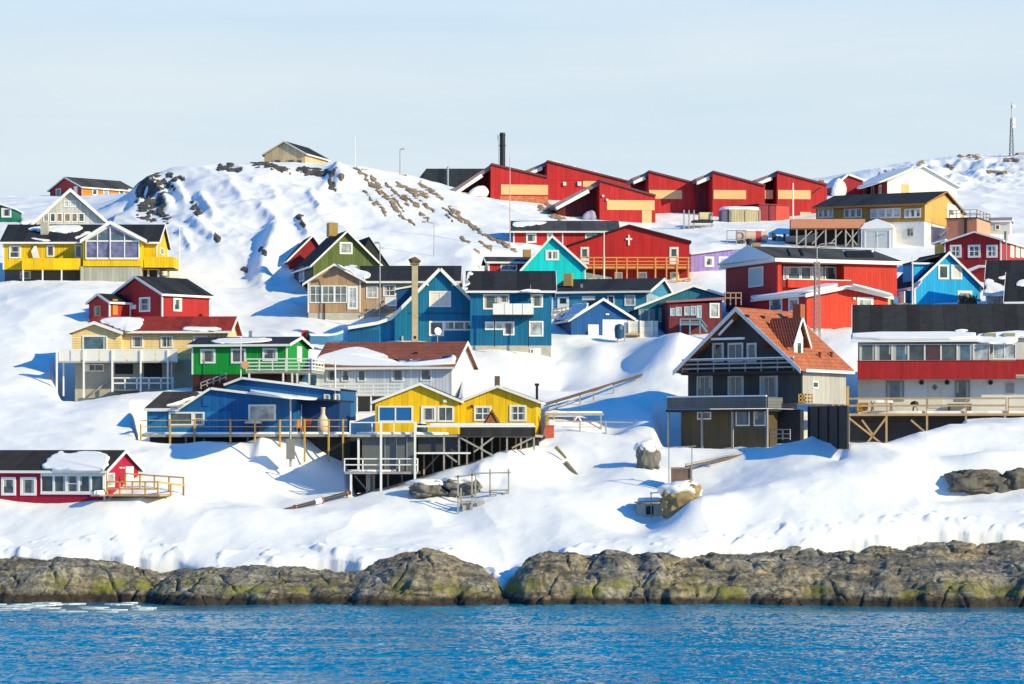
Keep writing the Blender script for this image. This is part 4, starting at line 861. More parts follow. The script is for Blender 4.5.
# green house with white deck
b = B('green_house', 'bright green house with three dark windows and a white railed deck', 'house', 192, 390, 246.5, -9)
cg = clad((.004, .30, .035), .3); xr = b.X(287); D = b.Y(308.5, b.X(287)); zf = b.Z(374.5)
pl = b.gable(0, xr, 0, D, zf, b.Z(346.3), b.Z(337, 4, D / 2) - .15, 'x', cg, DARKROOF, ov=.45, rk=.35, zf=4, found=clad((.06, .018, .012), .25, True), ends='far')
for a, y0_, c, y1_ in ((200.5, 349, 215.5, 363.5), (231, 348.5, 246, 363.5), (262.5, 348, 277.5, 361)): b.win('F', 0, a, y0_, c, y1_, g=GM, fw=.17)
b.snow_on(pl['a'], [(210, 342), (218, 339.5), (240, 338.8), (264, 338.6), (273, 339.5), (268, 342), (240, 344), (216, 344)], .18)
b.door('R', xr, 297, 346, 301.5, 362, WHITE); yb = -1.7
zt = b.Z(371.3, 0, yb); xa, xb = b.X(246, yb), b.X(312, yb)
dk = b.box('deck', GREYW, xa, xb, yb, -.02, zt - .2, zt); d2 = b.box('deck', GREYW, xr + .02, xb, -.02, 3, zt - .2, zt)
b.rail('railing', WHITE, (xa, yb + .05, zt), (xb, yb + .05, zt), 1.1, 5, (1., .72, .44, .16), .09, dk, rw=.11); b.rail('railing', WHITE, (xb, yb, zt), (xb, 2.9, zt), 1.1, 4, (1., .72, .44, .16), .09, dk, rw=.11)
for px in (249, 283, 292, 297, 309): x = b.X(px, yb); b.post(WHITE, x, yb + .05, zt - 2.3, zt - .2, .14, dk)
b.put('life_ring', MB().tube(b.F(245, 365, yb - .06), b.F(245, 365, yb - .16), .34, .34, 14), plain((.62, .30, .16)), dk)
b.box('vent', STEEL, b.X(249, D / 2), b.X(249, D / 2) + .25, D / 2 - .1, D / 2 + .2, b.Z(340), b.Z(331, 0, D / 2), b.roof_ob)
b.rail('stair_rail', GREYW, b.F(201, 389, -.4), b.F(226, 380, -.4), .6, 4, (1., .5), .09)

# red cottage with black roof above the cream house
b = B('red_house', 'small red house with a black roof and lean-to porch, just above the cream house', 'house', 162, 318, 268, 46)
cr = clad((.40, .016, .018), .3); D = b.Y(112, 0); xr = b.X(210)
pl = b.gable(0, xr, 0, D, -.5, b.Z(295.3), b.Z(277.5, 3, D / 2) - .13, 'x', cr, DARKROOF, ov=.3, rk=.25, zf=3, found=CONC, ends='both')
b.win('L', 0, 139.5, 297.5, 150.5, 311.5, g=GB, fw=.17); b.win('F', 0, 173, 297.8, 181.5, 311.5, g=GB, fw=.17); b.panel('notice', WHITE, 'L', 0, 131, 305, 136, 309, 0, .06)
b.box('basement_door', cr, b.X(199), b.X(204), -.5, -.0, -.6, b.Z(312.5))
y1 = b.Y(118, -1.5); ya = b.Y(90, -1.5)
pl = b.gable(-2.6, -.03, D * .62, D * .62 + 3.2, -.6, b.Z(304, -2, D * .8), b.Z(294.3, -1.5, D * .8) - .1, 'x', cr, DARKROOF, ov=.25, rk=.2, ends='both', wname='porch_wall')
b.win('L', -2.6, 94.5, 306, 101, 316, g=GM, fr=BAREW); b.door('F', D * .62, 112.5, 299, 117.5, 315, plain((.45, .20, .03), .6))

# tan house: cross gable with glazed front, long wing to the right
b = B('tan_house', 'tan boarded house with glazed gable bay and a long black-roofed wing behind the chimney stack', 'house', 308, 328, 276, 0)
ct = clad((.44, .28, .15), .75); xr = b.X(360.5); zf = b.Z(312.5); Df = 8
pl = b.gable(0, xr, 0, 6.5, zf, b.Z(285.5), b.Z(264.6, xr / 2) - .1, 'y', ct, DARKROOFY, ov=.5, rk=.35, rp=.5, ze2=b.Z(282), zf=4, found=CONC, ends='near', bb=.2)
for a in (309.5, 322, 334.5): b.win('F', 0, a, 285.5, a + 12.5, 303, nx=2, ny=2, g=glass((.14, .17, .17)), fw=.1)
b.win('F', 0, 347.5, 286, 358, 309.5, nx=2, ny=3, g=GC, fw=.22); b.box('downpipe', BLACK, b.X(324), b.X(325), -.1, -.02, b.Z(325), b.Z(303.5))
xw = b.X(458, 1)
pw = b.gable(xr + .01, xw, .9, 8.5, zf, b.Z(282.8, 0, .9), b.Z(266, 0, 4.5) - .12, 'x', clad((.50, .36, .24), .3), DARKROOF, ov=.45, rk=.3, zf=4, found=CONC, ends='far', corners=False)
b.snow_on(pw['a'], [(341, 268), (352, 265.5), (358, 267), (356, 270), (369, 273), (371, 277), (364, 282), (358, 283)], .25); b.snow_on(pl['b'], [(335, 266), (338, 265), (362, 280), (361, 282.5)], .2)
b.win('F', .9, 366, 286, 378, 298.5, nx=2, ny=2, g=GC, fw=.14); b.win('F', .9, 383, 284.5, 396, 296.5, nx=2, ny=2, g=GM, fw=.14); b.panel('gate', WHITE, 'F', -.4, 385, 297, 396, 305, 0, .06)
b.put('stair', MB().beam(b.F(360, 316, 0), b.F(384, 301, 0), .16).beam(b.F(364, 318, -.1), b.F(388, 304, -.1), .16), GREYW)
b.put('stair_landing', MB().box(b.X(384), b.X(398), -.4, .89, b.Z(309), b.Z(306)), GREYW)

# green gabled house
b = B('green_house', 'olive green gabled house with a yellow brick chimney and dark steep roof', 'house', 313, 300, 288, 15)
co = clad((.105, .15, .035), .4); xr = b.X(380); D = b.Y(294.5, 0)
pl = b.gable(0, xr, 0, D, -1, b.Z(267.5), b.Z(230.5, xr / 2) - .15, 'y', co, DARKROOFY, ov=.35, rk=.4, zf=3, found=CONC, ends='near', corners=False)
b.box('toned_side', clad((.018, .045, .04), .4), -.06, -.005, .1, D - .05, -1, b.ze - .15)  # dark slab paints the shade of the left wall into its colour
b.win('F', 0, 339.5, 242, 352.5, 254.3, nx=1, ny=1, g=GC, fw=.17); b.win('L', -.06, 299.5, 268, 304.5, 281, g=GC, fw=.16)
b.chimney(BRICK, 329, 338, 222.5, 236, 3.5, 1.3)
p2 = b.gable(b.X(358, 3), b.X(386.5, 3), 2.5, 8, -1, b.Z(266, 0, 2.5), b.Z(237, 0, 2.5), 'y', clad((.016, .02, .02), .4), DARKROOFY, ov=.2, rk=.1, rp=.35, ends='far', corners=False, wname='wing_wall')
b = B('red_house', 'dark red gable almost hidden behind the olive green house', 'house', 289.5, 290, 301, 12)
xr = b.X(328); b.gable(0, xr, 0, 7, -2, b.Z(262), b.Z(235.5, xr * .62) - .1, 'y', clad((.30, .014, .02), .3), DARKROOFY, ov=.3, rk=.3, rp=.6, ends='near', corners=False, zf=3, found=CONC)

# blue gable house with the tall concrete stack
b = B('blue_house', 'blue gabled house with a white casement in its gable and a sweeping catslide roof', 'house', 348, 346, 264, 3)
cb2 = clad((.004, .175, .34), .28); cbd = clad((.003, .095, .25), .28)
pts, pp = b.poly([(348, 346), (487, 346), (487, 316.5), (440, 269.5), (411, 299), (391, 319), (378, 323.5), (348, 328.5)], 0, 8, cb2, DARKROOFY, (2, 3, 4, 5, 6), ov=.4, bb=.28)
if 0: b.snow_on(pp[0], [(441, 268.5), (447, 269), (470, 278), (470, 288), (462, 294), (474, 305), (486, 315)], .2, j=.03)
b.panel('dark_panel', cbd, 'F', 0, 349, 330, 379, 346, -.02, .03); b.panel('dark_panel', cbd, 'F', 0, 391, 322, 394.5, 346, -.02, .03); b.panel('boarding_step', cbd, 'F', 0, 408, 313, 487, 314, -.02, .06)  # wide dark panel paints a recess's shade flat on the wall
b.put('dormer', MB().ext([b.F(397, 309, 1), b.F(397, 290.5, 1), b.F(422, 286, 1), b.F(422, 309, 1)], (0, 5, 0)), cbd); a, c = b.F(395.5, 290, .8), b.F(424, 284.8, .8)
b.put('dormer_roof', MB().ext([a, c, c + Vector((0, 0, .16)), a + Vector((0, 0, .16))], (0, 5.4, 0)), WHITE)
b.win('F', 0, 429, 291, 451, 307, nx=2, g=plain((.68, .66, .60), .6, .05, name='drawn_curtain'), fw=.15); b.win('F', 0, 429, 321, 444, 336, g=GM, fw=.16); b.win('F', 0, 444, 321, 474.5, 330.5, nx=3, g=GM, fw=.14, mw=.14)
b.panel('downpipe', CONC, 'F', 0, 401.5, 336, 403.5, 346, 0, .15)
b.box('foundation', CONC, .03, b.X(487) - .03, .05, 7.9, -3, -.005)
for px in (427, 452): b.panel('wall_lamp', WHITE, 'F', 0, px, 284, px + 1.6, 285.8, 0, .15)
b = B('chimney_stack', 'tall square concrete stack standing before the blue gabled house', 'chimney', 414.8, 343, 262.5, 6)
b.put('shaft', MB().box(-.28, .28, -.28, .28, -1.5, b.Z(265)), plain((.44, .36, .23), .9, .22, 2, name='weathered_render')); b.put('cap', MB().box(-.4, .4, -.4, .4, b.Z(264.9), b.Z(263)), plain((.2, .15, .09)))
b.put('cowl', MB().tube((-.1, 0, b.Z(263)), (-.3, 0, b.Z(258)), .3, .36, 9).tube((0, 0, b.Z(260)), (.55, 0, b.Z(261.5)), .3, .1, 8), plain((.10, .075, .05), .9, .3)); b.box('soot_door', BLACK, -.12, .12, -.31, -.27, b.Z(339), b.Z(336))

# blue two storey house
b = B('blue_house', 'two-storey blue house with a white box balcony on black posts', 'house', 470, 346, 262, 0)
xr = b.X(551.5); zf = b.Z(345.3); D = 7.5
pl = b.gable(0, xr, 0, D, zf, b.Z(292.5), b.Z(271.5, 0, D / 2) - .1, 'x', clad((.004, .145, .30), .28), DARKROOF, ov=.5, rk=.45, zf=4, found=CONC, ends='far', corners=False, bb=.2)
for a, y0_, c, y1_, n, g_ in ((483, 294, 499, 309.5, 1, GM), (498.5, 294, 509.5, 303.5, 1, GM), (531, 294, 543, 307.5, 1, GM), (503, 321.5, 514.5, 335.5, 1, GM), (529, 321, 543.5, 336.5, 1, GC), (485, 321.5, 495, 330, 1, GC), (495, 321.5, 503.3, 330, 1, GC)): b.win('F', 0, a, y0_, c, y1_, n, g=g_, fw=.15)
yb = -1.3; bal = b.box('balcony', BLACK, b.X(492, yb), b.X(533.5, yb), yb, -.02, b.Z(316, 0, yb), b.Z(314.5, 0, yb))
for a, c in zip((493, 504.5, 513, 522.5), (504, 512.5, 522, 532.5)): b.put('balcony_panel', MB().box(b.X(a, yb), b.X(c, yb), yb, yb + .08, b.Z(314.6, 0, yb), b.Z(303.5, 0, yb)), WHITE, bal)
b.put('balcony_side', MB().box(b.X(533.5, yb) - .08, b.X(533.5, yb), yb + .1, -.02, b.Z(314.4, 0, yb), b.Z(303.5, 0, yb)), WHITE, bal)
for px in (494.5, 528.5): b.post(BLACK, b.X(px, yb), yb + .1, b.Z(347), b.Z(316, 0, yb), .1, bal)
b.snow_on(pl['a'], [(464, 291), (467, 273), (471, 272), (474, 274.5), (468, 278), (470, 284), (467, 290)], .18); b.snow_on(pl['a'], [(517, 292), (527, 289.5), (541, 290.5), (541, 293)], .15)
b.put('aerial', MB().tube((b.X(530.5, .2), -.2, b.Z(300)), (b.X(530.5, .2), -.2, b.Z(285)), .03).beam((b.X(526), -.2, b.Z(291)), (b.X(536), -.2, b.Z(290)), .05), STEEL)
b.win('F', .04, 530, 348.5, 534, 354, g=GD); b.panel('hatch', WHITE, 'F', .04, 534, 348, 541, 358, 0, .05)

# teal long house
b = B('teal_house', 'long teal house with a black roof and pale blue gable end below the red church', 'house', 552, 312, 281, -12)
xr = b.X(647.5); D = b.Y(674, xr) - .3
pl = b.gable(0, xr, 0, D, -.3, b.Z(293.3), b.Z(279, 5, D / 2) - .12, 'x', clad((.03, .24, .42), .28, True), DARKROOF, ov=.4, rk=.35, zf=3, found=CONC, ends='far', bb=.25)
b.box('end_wall', clad((.32, .52, .66), .3), xr + .005, xr + .045, .12, D - .12, -.2, b.ze - .15)
b.door('F', 0, 557.5, 297, 569, 309, WHITE, GD); b.win('F', 0, 607.5, 295.5, 614.5, 306, g=GM); b.win('F', 0, 624.5, 295, 635.5, 306, g=GC, fw=.14); b.panel('louvre', WHITE, 'F', 0, 582, 296, 595, 300, 0, .05)
b.chimney(BRICK, 563.5, 571.5, 273.5, 286, 2.2, .9); b.box('vent', STEEL, b.X(576.5), b.X(578.5), 2.1, 2.4, b.Z(288), b.Z(283), b.roof_ob)
b = B('snow_fence', 'heap of snow covered timber railing beside the two-storey blue house', 'railing', 553, 321, 277, 8)
b.rail('rail', GREYW, (0, 0, 0), (b.X(566), 0, .2), 1.2, 3, (1., .66, .3), .12); b.put('bar', MB().beam((0, .6, .9), (b.X(570), .8, 1.3), .2), WHITE)

# blue garage
b = B('blue_garage', 'deep blue gabled garage with white double doors, snow sliding off its left slope', 'garage', 571, 346, 270, 13)
xr = b.X(634); D = b.Y(553, 0)
pl = b.gable(0, xr, 0, D, -.5, b.Z(321.5), b.Z(298.7, xr * .52) - .12, 'y', clad((.005, .09, .32), .28), DARKROOFY, ov=.35, rk=.35, rp=.5, zf=2, found=CONC, ends='near', corners=False, bb=.24)
b.door('F', 0, 588, 324.5, 598.5, 346, WHITE); b.door('F', 0, 602.5, 319.5, 633, 346, WHITE); b.panel('lamp', WHITE, 'F', 0, 605.5, 313.5, 609, 315, 0, .1)
b.snow_on(pl['a'], [(569, 321), (553, 320.5), (562, 311), (572, 305), (594, 303)], .22); b.box('flue', BLACK, b.X(586.5), b.X(588), -.12, -.02, b.Z(336), b.Z(331))

# teal gable house with glazed porch and white fence
b = B('teal_house', 'teal gabled house with a glass porch, partly hidden by the maroon house', 'house', 654, 334, 274, 4)
xr = b.X(722)
pl = b.gable(b.X(637), xr, 0, 7, -.6, b.Z(309.5, 0), b.Z(285.5, xr * .62) - .1, 'y', clad((.012, .17, .26), .28), DARKROOFY, ov=.3, rk=.35, rp=.66, ze2=b.Z(296), ends='near', corners=False, zf=3, found=CONC)
for k in range(4): b.win('F', -.1, 638.5 + k * 4.2, 309, 642.7 + k * 4.2, 323, g=GD if k % 2 else GC, fr=plain((.15, .34, .38)), fw=.1)
b.win('F', 0, 658.5, 308, 663, 322, g=GC, fr=plain((.2, .5, .55)))
b.snow_on(pl['a'], [(636, 308), (650, 303), (660, 299), (657, 303), (646, 309)], .2)
b = B('white_fence', 'low white board fence in the snow beside the glass porch', 'fence', 628, 336, 271, 0)
b.box('boards', clad((.70, .69, .66), .22, True), 0, b.X(658), 0, .08, -1, b.Z(321)); b.box('step', BAREW, b.X(625), b.X(640), -.9, -.1, b.Z(335.5), b.Z(333.5))
for px in (629, 640.5, 652): b.post(WHITE, b.X(px), -.06, -1, b.Z(320.5), .14)
b = B('maroon_house', 'small maroon flat-roofed house with light blue framed windows', 'house', 669, 337, 269.5, 6)
cm = clad((.17, .022, .032), .22); xr = b.X(722)
b.box('wall', cm, 0, xr, 0, 6, -.8, b.Z(303)); b.put('roof', MB().ext([(-.3, -.3, b.Z(302.9)), (xr + .3, -.3, b.Z(299.6)), (xr + .3, -.3, b.Z(297)), (-.3, -.3, b.Z(301))], (0, 6.6, 0)), plain((.33, .12, .13)))
fb = plain((.40, .52, .62), .5)
for a, y0_, c, y1_ in ((670, 308, 674.5, 316), (675.5, 307, 681.5, 316), (684, 306.5, 689.5, 315.5), (690.5, 306, 696, 315.5)): b.win('F', 0, a, y0_, c, y1_, g=GC, fr=fb, fw=.1)
b.win('F', 0, 696.5, 305.5, 701.5, 318, g=GC, fr=fb); b.win('F', 0, 709.5, 303, 719.5, 318, g=GC, fw=.15)
b.put('blue_stair', MB().box(b.X(680, -1), b.X(702, -1), -1.3, -.05, b.Z(325, 0, -1), b.Z(323.5, 0, -1)), plain((.09, .25, .36)))
for px in (680.5, 690, 700): b.post(plain((.09, .25, .36)), b.X(px, -1.3), -1.25, b.Z(345, 0, -1), b.Z(318.5, 0, -1), .12)
b.put('stair_rail', MB().beam(b.F(680, 319, -1.25), b.F(701, 319, -1.25), .1).beam(b.F(680, 322, -1.25), b.F(701, 322, -1.25), .08).beam(b.F(701, 324, -1.25), b.F(707, 332, -1.25), .2).beam(b.F(701, 319, -1.25), b.F(707, 327, -1.25), .1), plain((.09, .25, .36)))

# big red house
b = B('red_house', 'large red house with a recessed glazed upper veranda and grey skylit roof', 'house', 777.5, 338, 270, 22)
cR = clad((.55, .022, .010), .3); cR_shade = clad((.46, .014, .018), .3); xr = b.X(897); D = b.Y(726, 0); ze = b.Z(262); zh = b.Z(288)
x1, x2 = b.X(781.5), b.X(844)
b.put('wall', MB().box(0, x1, 0, D, -1, ze), cR); b.put('wall', MB().box(x2, xr, 0, D, -1, ze), cR); b.put('wall', MB().box(x1 + .003, x2 - .003, 0, D, -1, b.Z(287)), cR); b.put('wall', MB().box(x1 + .003, x2 - .003, 1.6, D, b.Z(287) + .003, ze), clad((.25, .012, .012), .3))  # veranda recess gets a darker red, its shade put into the colour
b.box('side_cladding', cR_shade, -.05, -.004, .05, D - .05, -1, ze - .02)  # darker copy of the red: shade of the left side put into colour
b.box('balcony', cR, b.X(786, -.1), b.X(849, -.1), -.5, -.02, b.Z(287.5), b.Z(279.5)); b.box('balcony_cap', WHITE, b.X(786, -.1), b.X(849, -.1), -.55, -.01, b.Z(279.4), b.Z(278.6))
for k, (a, c) in enumerate(((783, 787), (787.5, 800), (800.5, 811), (811.5, 823), (824.5, 836))): b.win('F', 1.6, a, 266.5, c, 280, nx=1, g=(GC, GB, GM, GC, GM)[k], fw=.1)
b.win('L', -.05, 749, 268, 763.5, 286, g=plain((.42, .50, .52), .3, .05, name='painted_reflection'), fw=.14)  # the pane's pale reflection is put into its base colour
zo = .5; hr = b.Z(248.5, xr / 2, D / 2)
b.put('eaves', MB().box(-zo, xr + .3, -zo, D + zo, ze + .01, b.Z(258.3)), WHITE); zz = b.Z(258.2)
rx0, rx1 = .3, xr - .2
b.put('roof', MB().ext([(-zo + .05, -zo + .05, zz), (xr + .25, -zo + .05, zz), (xr + .25, D / 2, hr), (-.2, D / 2, hr)], (0, 0, .05)), GREYROOF)
b.put('roof', MB().ext([(-zo + .05, D + zo, zz), (xr + .25, D + zo, zz), (xr + .25, D / 2 + .004, hr), (-.2, D / 2 + .004, hr)], (0, 0, .05)), GREYROOF)
b.put('roof_end', MB().ext([(-zo + .02, -zo + .1, zz), (-.22, D / 2, hr + .06), (-zo + .02, D + zo, zz)], (.02, 0, 0)), plain((.6, .62, .64)))
pr = (Vector((0, D / 2, hr + .05)), Vector((0, -(hr - zz), D / 2 + zo)).normalized())
for x0_, y0_, x1_, y1_ in ((844, 251, 874, 257.5), (787, 249.5, 791, 256), (799, 249.5, 804, 256)):
    q = [b.on(x, y, *pr) for x, y in ((x0_, y0_), (x1_ - 3, y0_), (x1_, y1_), (x0_ + 3, y1_))]; b.put('skylight', MB().sheet(q, pr[1], .1), felt((.012, .012, .013), 3))
b.put('roof_snow', MB().pillow([b.on(x, y, *pr) for x, y in ((842, 251.2), (860, 250.6), (874, 251.4), (872, 252.4), (845, 252.4))], pr[1], .1), SNOW)
b.put('end_snow', MB().ext([(-zo - .1, -zo, zz), (-zo - .1, D + zo, zz), (-.25, D / 2, hr + .1)], (-.12, 0, .1)), SNOW)
b.box('foundation', CONC, .1, xr - .1, .1, D - .1, -4, -1.005)
b.panel('junction_box', plain((.02, .16, .36)), 'F', -.05, 892, 297, 896.5, 303.5, 0, .3); b.panel('cream_boarding', plain((.62, .45, .22)), 'F', 0, 886, 297, 891.5, 308, 0, .06)
b = B('red_annex', 'orange red gabled annex with snow laden roof in front of the large red house', 'house', 806.5, 340, 263, 24)
xr = b.X(888); D = b.Y(756, 0)
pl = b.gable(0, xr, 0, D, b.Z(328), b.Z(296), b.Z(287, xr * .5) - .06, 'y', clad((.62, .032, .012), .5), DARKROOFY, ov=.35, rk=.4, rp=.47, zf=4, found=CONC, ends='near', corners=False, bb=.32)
b.box('side_cladding', clad((.40, .012, .018), .3), -.05, -.004, .05, D - .05, b.Z(328), b.ze - .15)  # left side's shade is painted in as a darker red
b.snow_on(pl['a'], [(748.5, 300), (757, 294), (772, 290.5), (790, 290.5), (812, 286.5), (846, 285.5), (806, 294), (770, 298)], .45, j=.05); b.snow_on(pl['b'], [(849, 285.5), (854, 285), (893, 295), (891, 297)], .25, j=.02)
b.win('L', -.05, 770, 298.5, 782.5, 311, g=GB, fw=.16); b.win('L', -.05, 789, 298.5, 799, 311, g=GC, fw=.16); b.win('F', 0, 857, 297, 873, 312.5, g=GC, fw=.24)
b.panel('basement_boarding', clad((.12, .05, .02), .3), 'F', -.01, 833, 328.5, 849, 339, 0, .05); b.win('F', .04, 820.5, 330, 832, 338.5, g=glass((.02, .10, .06)), fw=.2); b.panel('wall_lamp', WHITE, 'F', 0, 852.5, 297.5, 855, 299.5, 0, .15)
b.rail('stair_rail', plain((.25, .14, .10)), b.F(725, 305, 4), b.F(741, 305, 4), 1.2, 3, (1., .6), .1)

# bright blue gable house
b = B('sky_blue_house', 'bright sky blue house with twin windows in its white-edged gable and a side dormer', 'house', 914.5, 308, 280, 12)
cs = clad((.004, .40, .78), .32); xr = b.X(981); D = b.Y(898, 0) + 3
pl = b.gable(0, xr, 0, D, b.Z(304.5), b.Z(288.5), b.Z(252, xr / 2) - .14, 'y', cs, DARKROOFY, ov=.35, rk=.35, ends='near', corners=True, zf=3, found=WHITE, bb=.26)
b.win('F', 0, 938, 264.5, 948.8, 279.5, g=GM, fw=.19); b.win('F', 0, 951, 264.5, 962, 279.5, g=plain((.66, .64, .55), .5, .05, name='drawn_curtain'), fw=.19); b.door('F', 0, 957.5, 290.5, 972, 306, WHITE, None); b.panel('door_leaf', plain((.25, .28, .26)), 'F', -.05, 960, 293, 970, 305, 0, .02)
zt = b.Z(257); xd0, xd1 = b.X(914), b.X(934)
b.put('dormer', MB().box(.3, xr / 2, 1.2, 4.2, b.Z(280), b.Z(262)), cs); b.put('dormer_roof', MB().ext([(.0, .9, b.Z(263)), (.0, .9, b.Z(262)), (xr / 2, .9, b.Z(252.6)), (xr / 2, .9, b.Z(254))], (0, 3.6, 0)), felt((.03, .032, .036), 1, 'y')); b.put('dormer_trim', MB().ext([(.0, .84, b.Z(263.4)), (.0, .84, b.Z(261.8)), (xr * .34, .84, b.Z(261.8)), (xr * .34, .84, b.Z(263.4))], (0, .055, 0)), WHITE)
b.snow_on(pl['a'], [(909, 291), (914, 284), (922, 280), (920, 285), (914, 290)], .15)
b.put('lean_to', MB().box(-2.0, -.06, 1.5, 5, b.Z(306), b.Z(290)), clad((.01, .20, .45), .3)); b.win('L', -2.0, 899, 292, 905, 303, g=GC)
for k in range(6): b.post(GREYW, -2.8 + .45 * k, -1.6, b.Z(310), b.Z(304.5), .12, None, 'picket')
b = B('planter', 'wooden crate full of dry twigs against the sky blue gable', 'planter', 960, 309, 277.5, 8)
b.box('crate', plain((.09, .07, .045), .9, .25), 0, 1.75, 0, .7, -.3, .75)
m = MB(); rr = random.Random(3)
for k in range(70): x = rr.uniform(.1, 1.7); m.beam((x, rr.uniform(.1, .6), .7), (x + rr.uniform(-.25, .25), rr.uniform(0, .7), .8 + rr.uniform(.2, .75)), .045)
b.put('twigs', m, plain((.16, .11, .03), .9, .4, 6))

# black roofed houses at the right edge
b = B('black_roof_house', 'house with a black roof and snowy lower eaves, beside the sky blue house', 'house', 986, 310, 273, -13)
xr = b.X(1060); pl = b.gable(0, xr, 0, 8, -.5, b.Z(295.5), b.Z(262, 0, 4), 'x', clad((.50, .50, .50), .3), DARKROOF, ov=.5, rk=.2, ends='near', zf=2, found=CONC)
b.snow_on(pl['a'], [(982, 296), (984, 281), (988, 279), (995, 283), (1003, 287), (1012, 286.5), (1010, 296.5)], .25); b.snow_on(pl['a'], [(997, 279), (1004, 276), (1012, 275), (1011, 278), (1002, 280)], .15)
b.win('F', 0, 990, 298, 1004, 308, nx=2, g=GD, fr=plain((.35, .45, .5)))
b = B('black_roof_house', 'house with the nearer black roof cut off by the right edge', 'house', 1006, 312, 266, -13)
xr = b.X(1080); pl = b.gable(0, xr, 0, 8, -.5, b.Z(303.5), b.Z(274, 0, 4), 'x', clad((.45, .45, .45), .3), DARKROOF, ov=.4, rk=.2, ends='near', zf=2, found=CONC)
b.snow_on(pl['a'], [(1015, 285), (1020, 280), (1030, 280), (1030, 286), (1020, 287)], .15)
# ================================================================== third row
# yellow house, upper left
b = B('yellow_house', 'bright yellow house with a big glazed gable, yellow balconies and grey basement', 'house', 3, 283, 292, 0)
cy2 = clad((.86, .54, .006), .3); xr = b.X(157); zf = b.Z(269.5); D = 9; x83, x141 = b.X(82.5), b.X(142.5)
pl = b.gable(0, xr, 0, D, zf, b.Z(243.5), b.Z(224.8, 0, D / 2) - .12, 'x', cy2, DARKROOF, ov=.4, rk=.3, ends='far', bb=.25)
b.box('basement', plain((.085, .09, .10), .8, .15), .1, x83 - .01, .5, D - .1, -3, zf - .005); b.box('basement', clad((.42, .42, .36), .4), x83, x141, -1.5, D - .1, -3, b.Z(267.3))
b.win('F', 0, 9, 245.5, 21, 258.5, ny=2, g=GD, fw=.16); b.win('F', 0, 46.5, 245, 54.5, 257, g=GM, fw=.16); b.win('F', 0, 75, 245, 82, 258, g=GB, fw=.12)
b.put('leaning_panel', MB().ext([b.F(34, 246, -.3), b.F(36.5, 246, -.3), b.F(39.5, 258, -.3), b.F(33, 258, -.3), b.F(31, 251, -.3)], (0, .1, 0)), WHITE); b.panel('door_window', GM, 'F', -.02, 31.5, 246, 34, 252, 0, .04)
ybal = -1.4; bal = b.put('balcony', MB().box(b.X(22, ybal), x83 - .01, ybal, -.02, b.Z(269.5, 0, ybal), b.Z(268.5, 0, ybal)).box(b.X(22, ybal), x83 - .01, ybal, ybal + .12, b.Z(268.5, 0, ybal) + .003, b.Z(258.3, 0, ybal)), clad((.88, .56, .005), 2)); b.put('balcony_end', MB().box(b.X(22, ybal), b.X(22, ybal) + .12, ybal + .125, -.02, b.Z(268.3, 0, ybal), b.Z(258.3, 0, ybal)), cy2, bal)
for px in (23, 42.5, 61.5): b.post(WHITE, b.X(px, ybal), ybal + .1, b.Z(285), b.Z(269.6, 0, ybal), .14, bal)
b.win('F', .5, 20, 271, 31, 279, g=GD, fr=plain((.5, .5, .5)), fw=.1)
b.chimney(CONC, 40.5, 48, 221.5, 242, 1.6)
b.snow_on(pl['a'], [(26, 230.5), (34, 227.5), (58, 226), (80, 226), (84, 228.5), (76, 232.5), (62, 234), (50, 231.5), (40, 232)], .2); b.snow_on(pl['a'], [(74, 238), (82, 234), (92, 231.5), (84, 236), (76, 240)], .15); b.snow_on(pl['a'], [(31, 238), (38, 239), (52, 240.5), (46, 242), (34, 240)], .1)
# cross gable
yg = -1.5; z0 = b.Z(267.2, 0, yg); ze = b.Z(239.5, 0, yg); zr = b.Z(223.3, 0, yg); xm = b.X(110, yg); xa, xb = b.X(83, yg), b.X(142, yg)
b.put('bay_wall', MB().ext([(xa, yg, z0), (xb, yg, z0), (xb, yg, ze), (xm, yg, zr), (xa, yg, ze)], (0, 5.5, 0)), cy2)
for (p, q) in (((80, 241.5), (110.2, 222.3)), ((110.2, 222.3), (147, 241.5))):
    a, c = b.F(*p, yg - .4), b.F(*q, yg - .4); b.put('roof', MB().ext([a, c, c + Vector((0, 0, .15)), a + Vector((0, 0, .15))], (0, 5.8, 0)), DARKROOFY); b.put('bargeboard', MB().ext([a - Vector((0, 0, .2)), c - Vector((0, 0, .2)), c + Vector((0, 0, .18)), a + Vector((0, 0, .18))], (0, -.06, 0)), WHITE)
gl = glass((.13, .13, .26)); fr = MB(); gz_ = [(86, 258.3), (139, 258.3), (139, 239.6), (110.5, 225.5), (86, 239.6)]
wo = b.put('window', MB().ext([b.F(x, y, yg - .001) for x, y in gz_], (0, -.05, 0)), gl)
for p, q, w in (((86, 258.5), (139, 258.5), .2), ((86, 241), (139, 241), .14), ((86, 259), (86, 240), .17), ((97.5, 259), (97.5, 233.5), .14), ((110.3, 259), (110.3, 226), .3), ((124.5, 259), (124.5, 233), .14), ((139, 259), (139, 240), .17), ((86, 240), (110.5, 225.5), .17), ((110.5, 225.5), (139, 240), .17)): fr.beam(b.F(*p, yg - .08), b.F(*q, yg - .08), .09, w)
b.put('frame', fr, WHITE, wo)
for a, c in ((87, 97), (98.5, 109), (111.5, 124), (125.5, 138)): b.put('pane', MB().ext([b.F(a, 240.6, yg - .055), b.F(c, 240.6, yg - .055), b.F(c, 239 - 6 if 98 < a < 120 else 238 if a < 90 else 238, yg - .055), b.F(a, 233 if 98 < a < 120 else 238, yg - .055)], (0, -.01, 0)), GB, wo)
b.win('R', xr, 160, 247, 163.5, 256, g=GM)
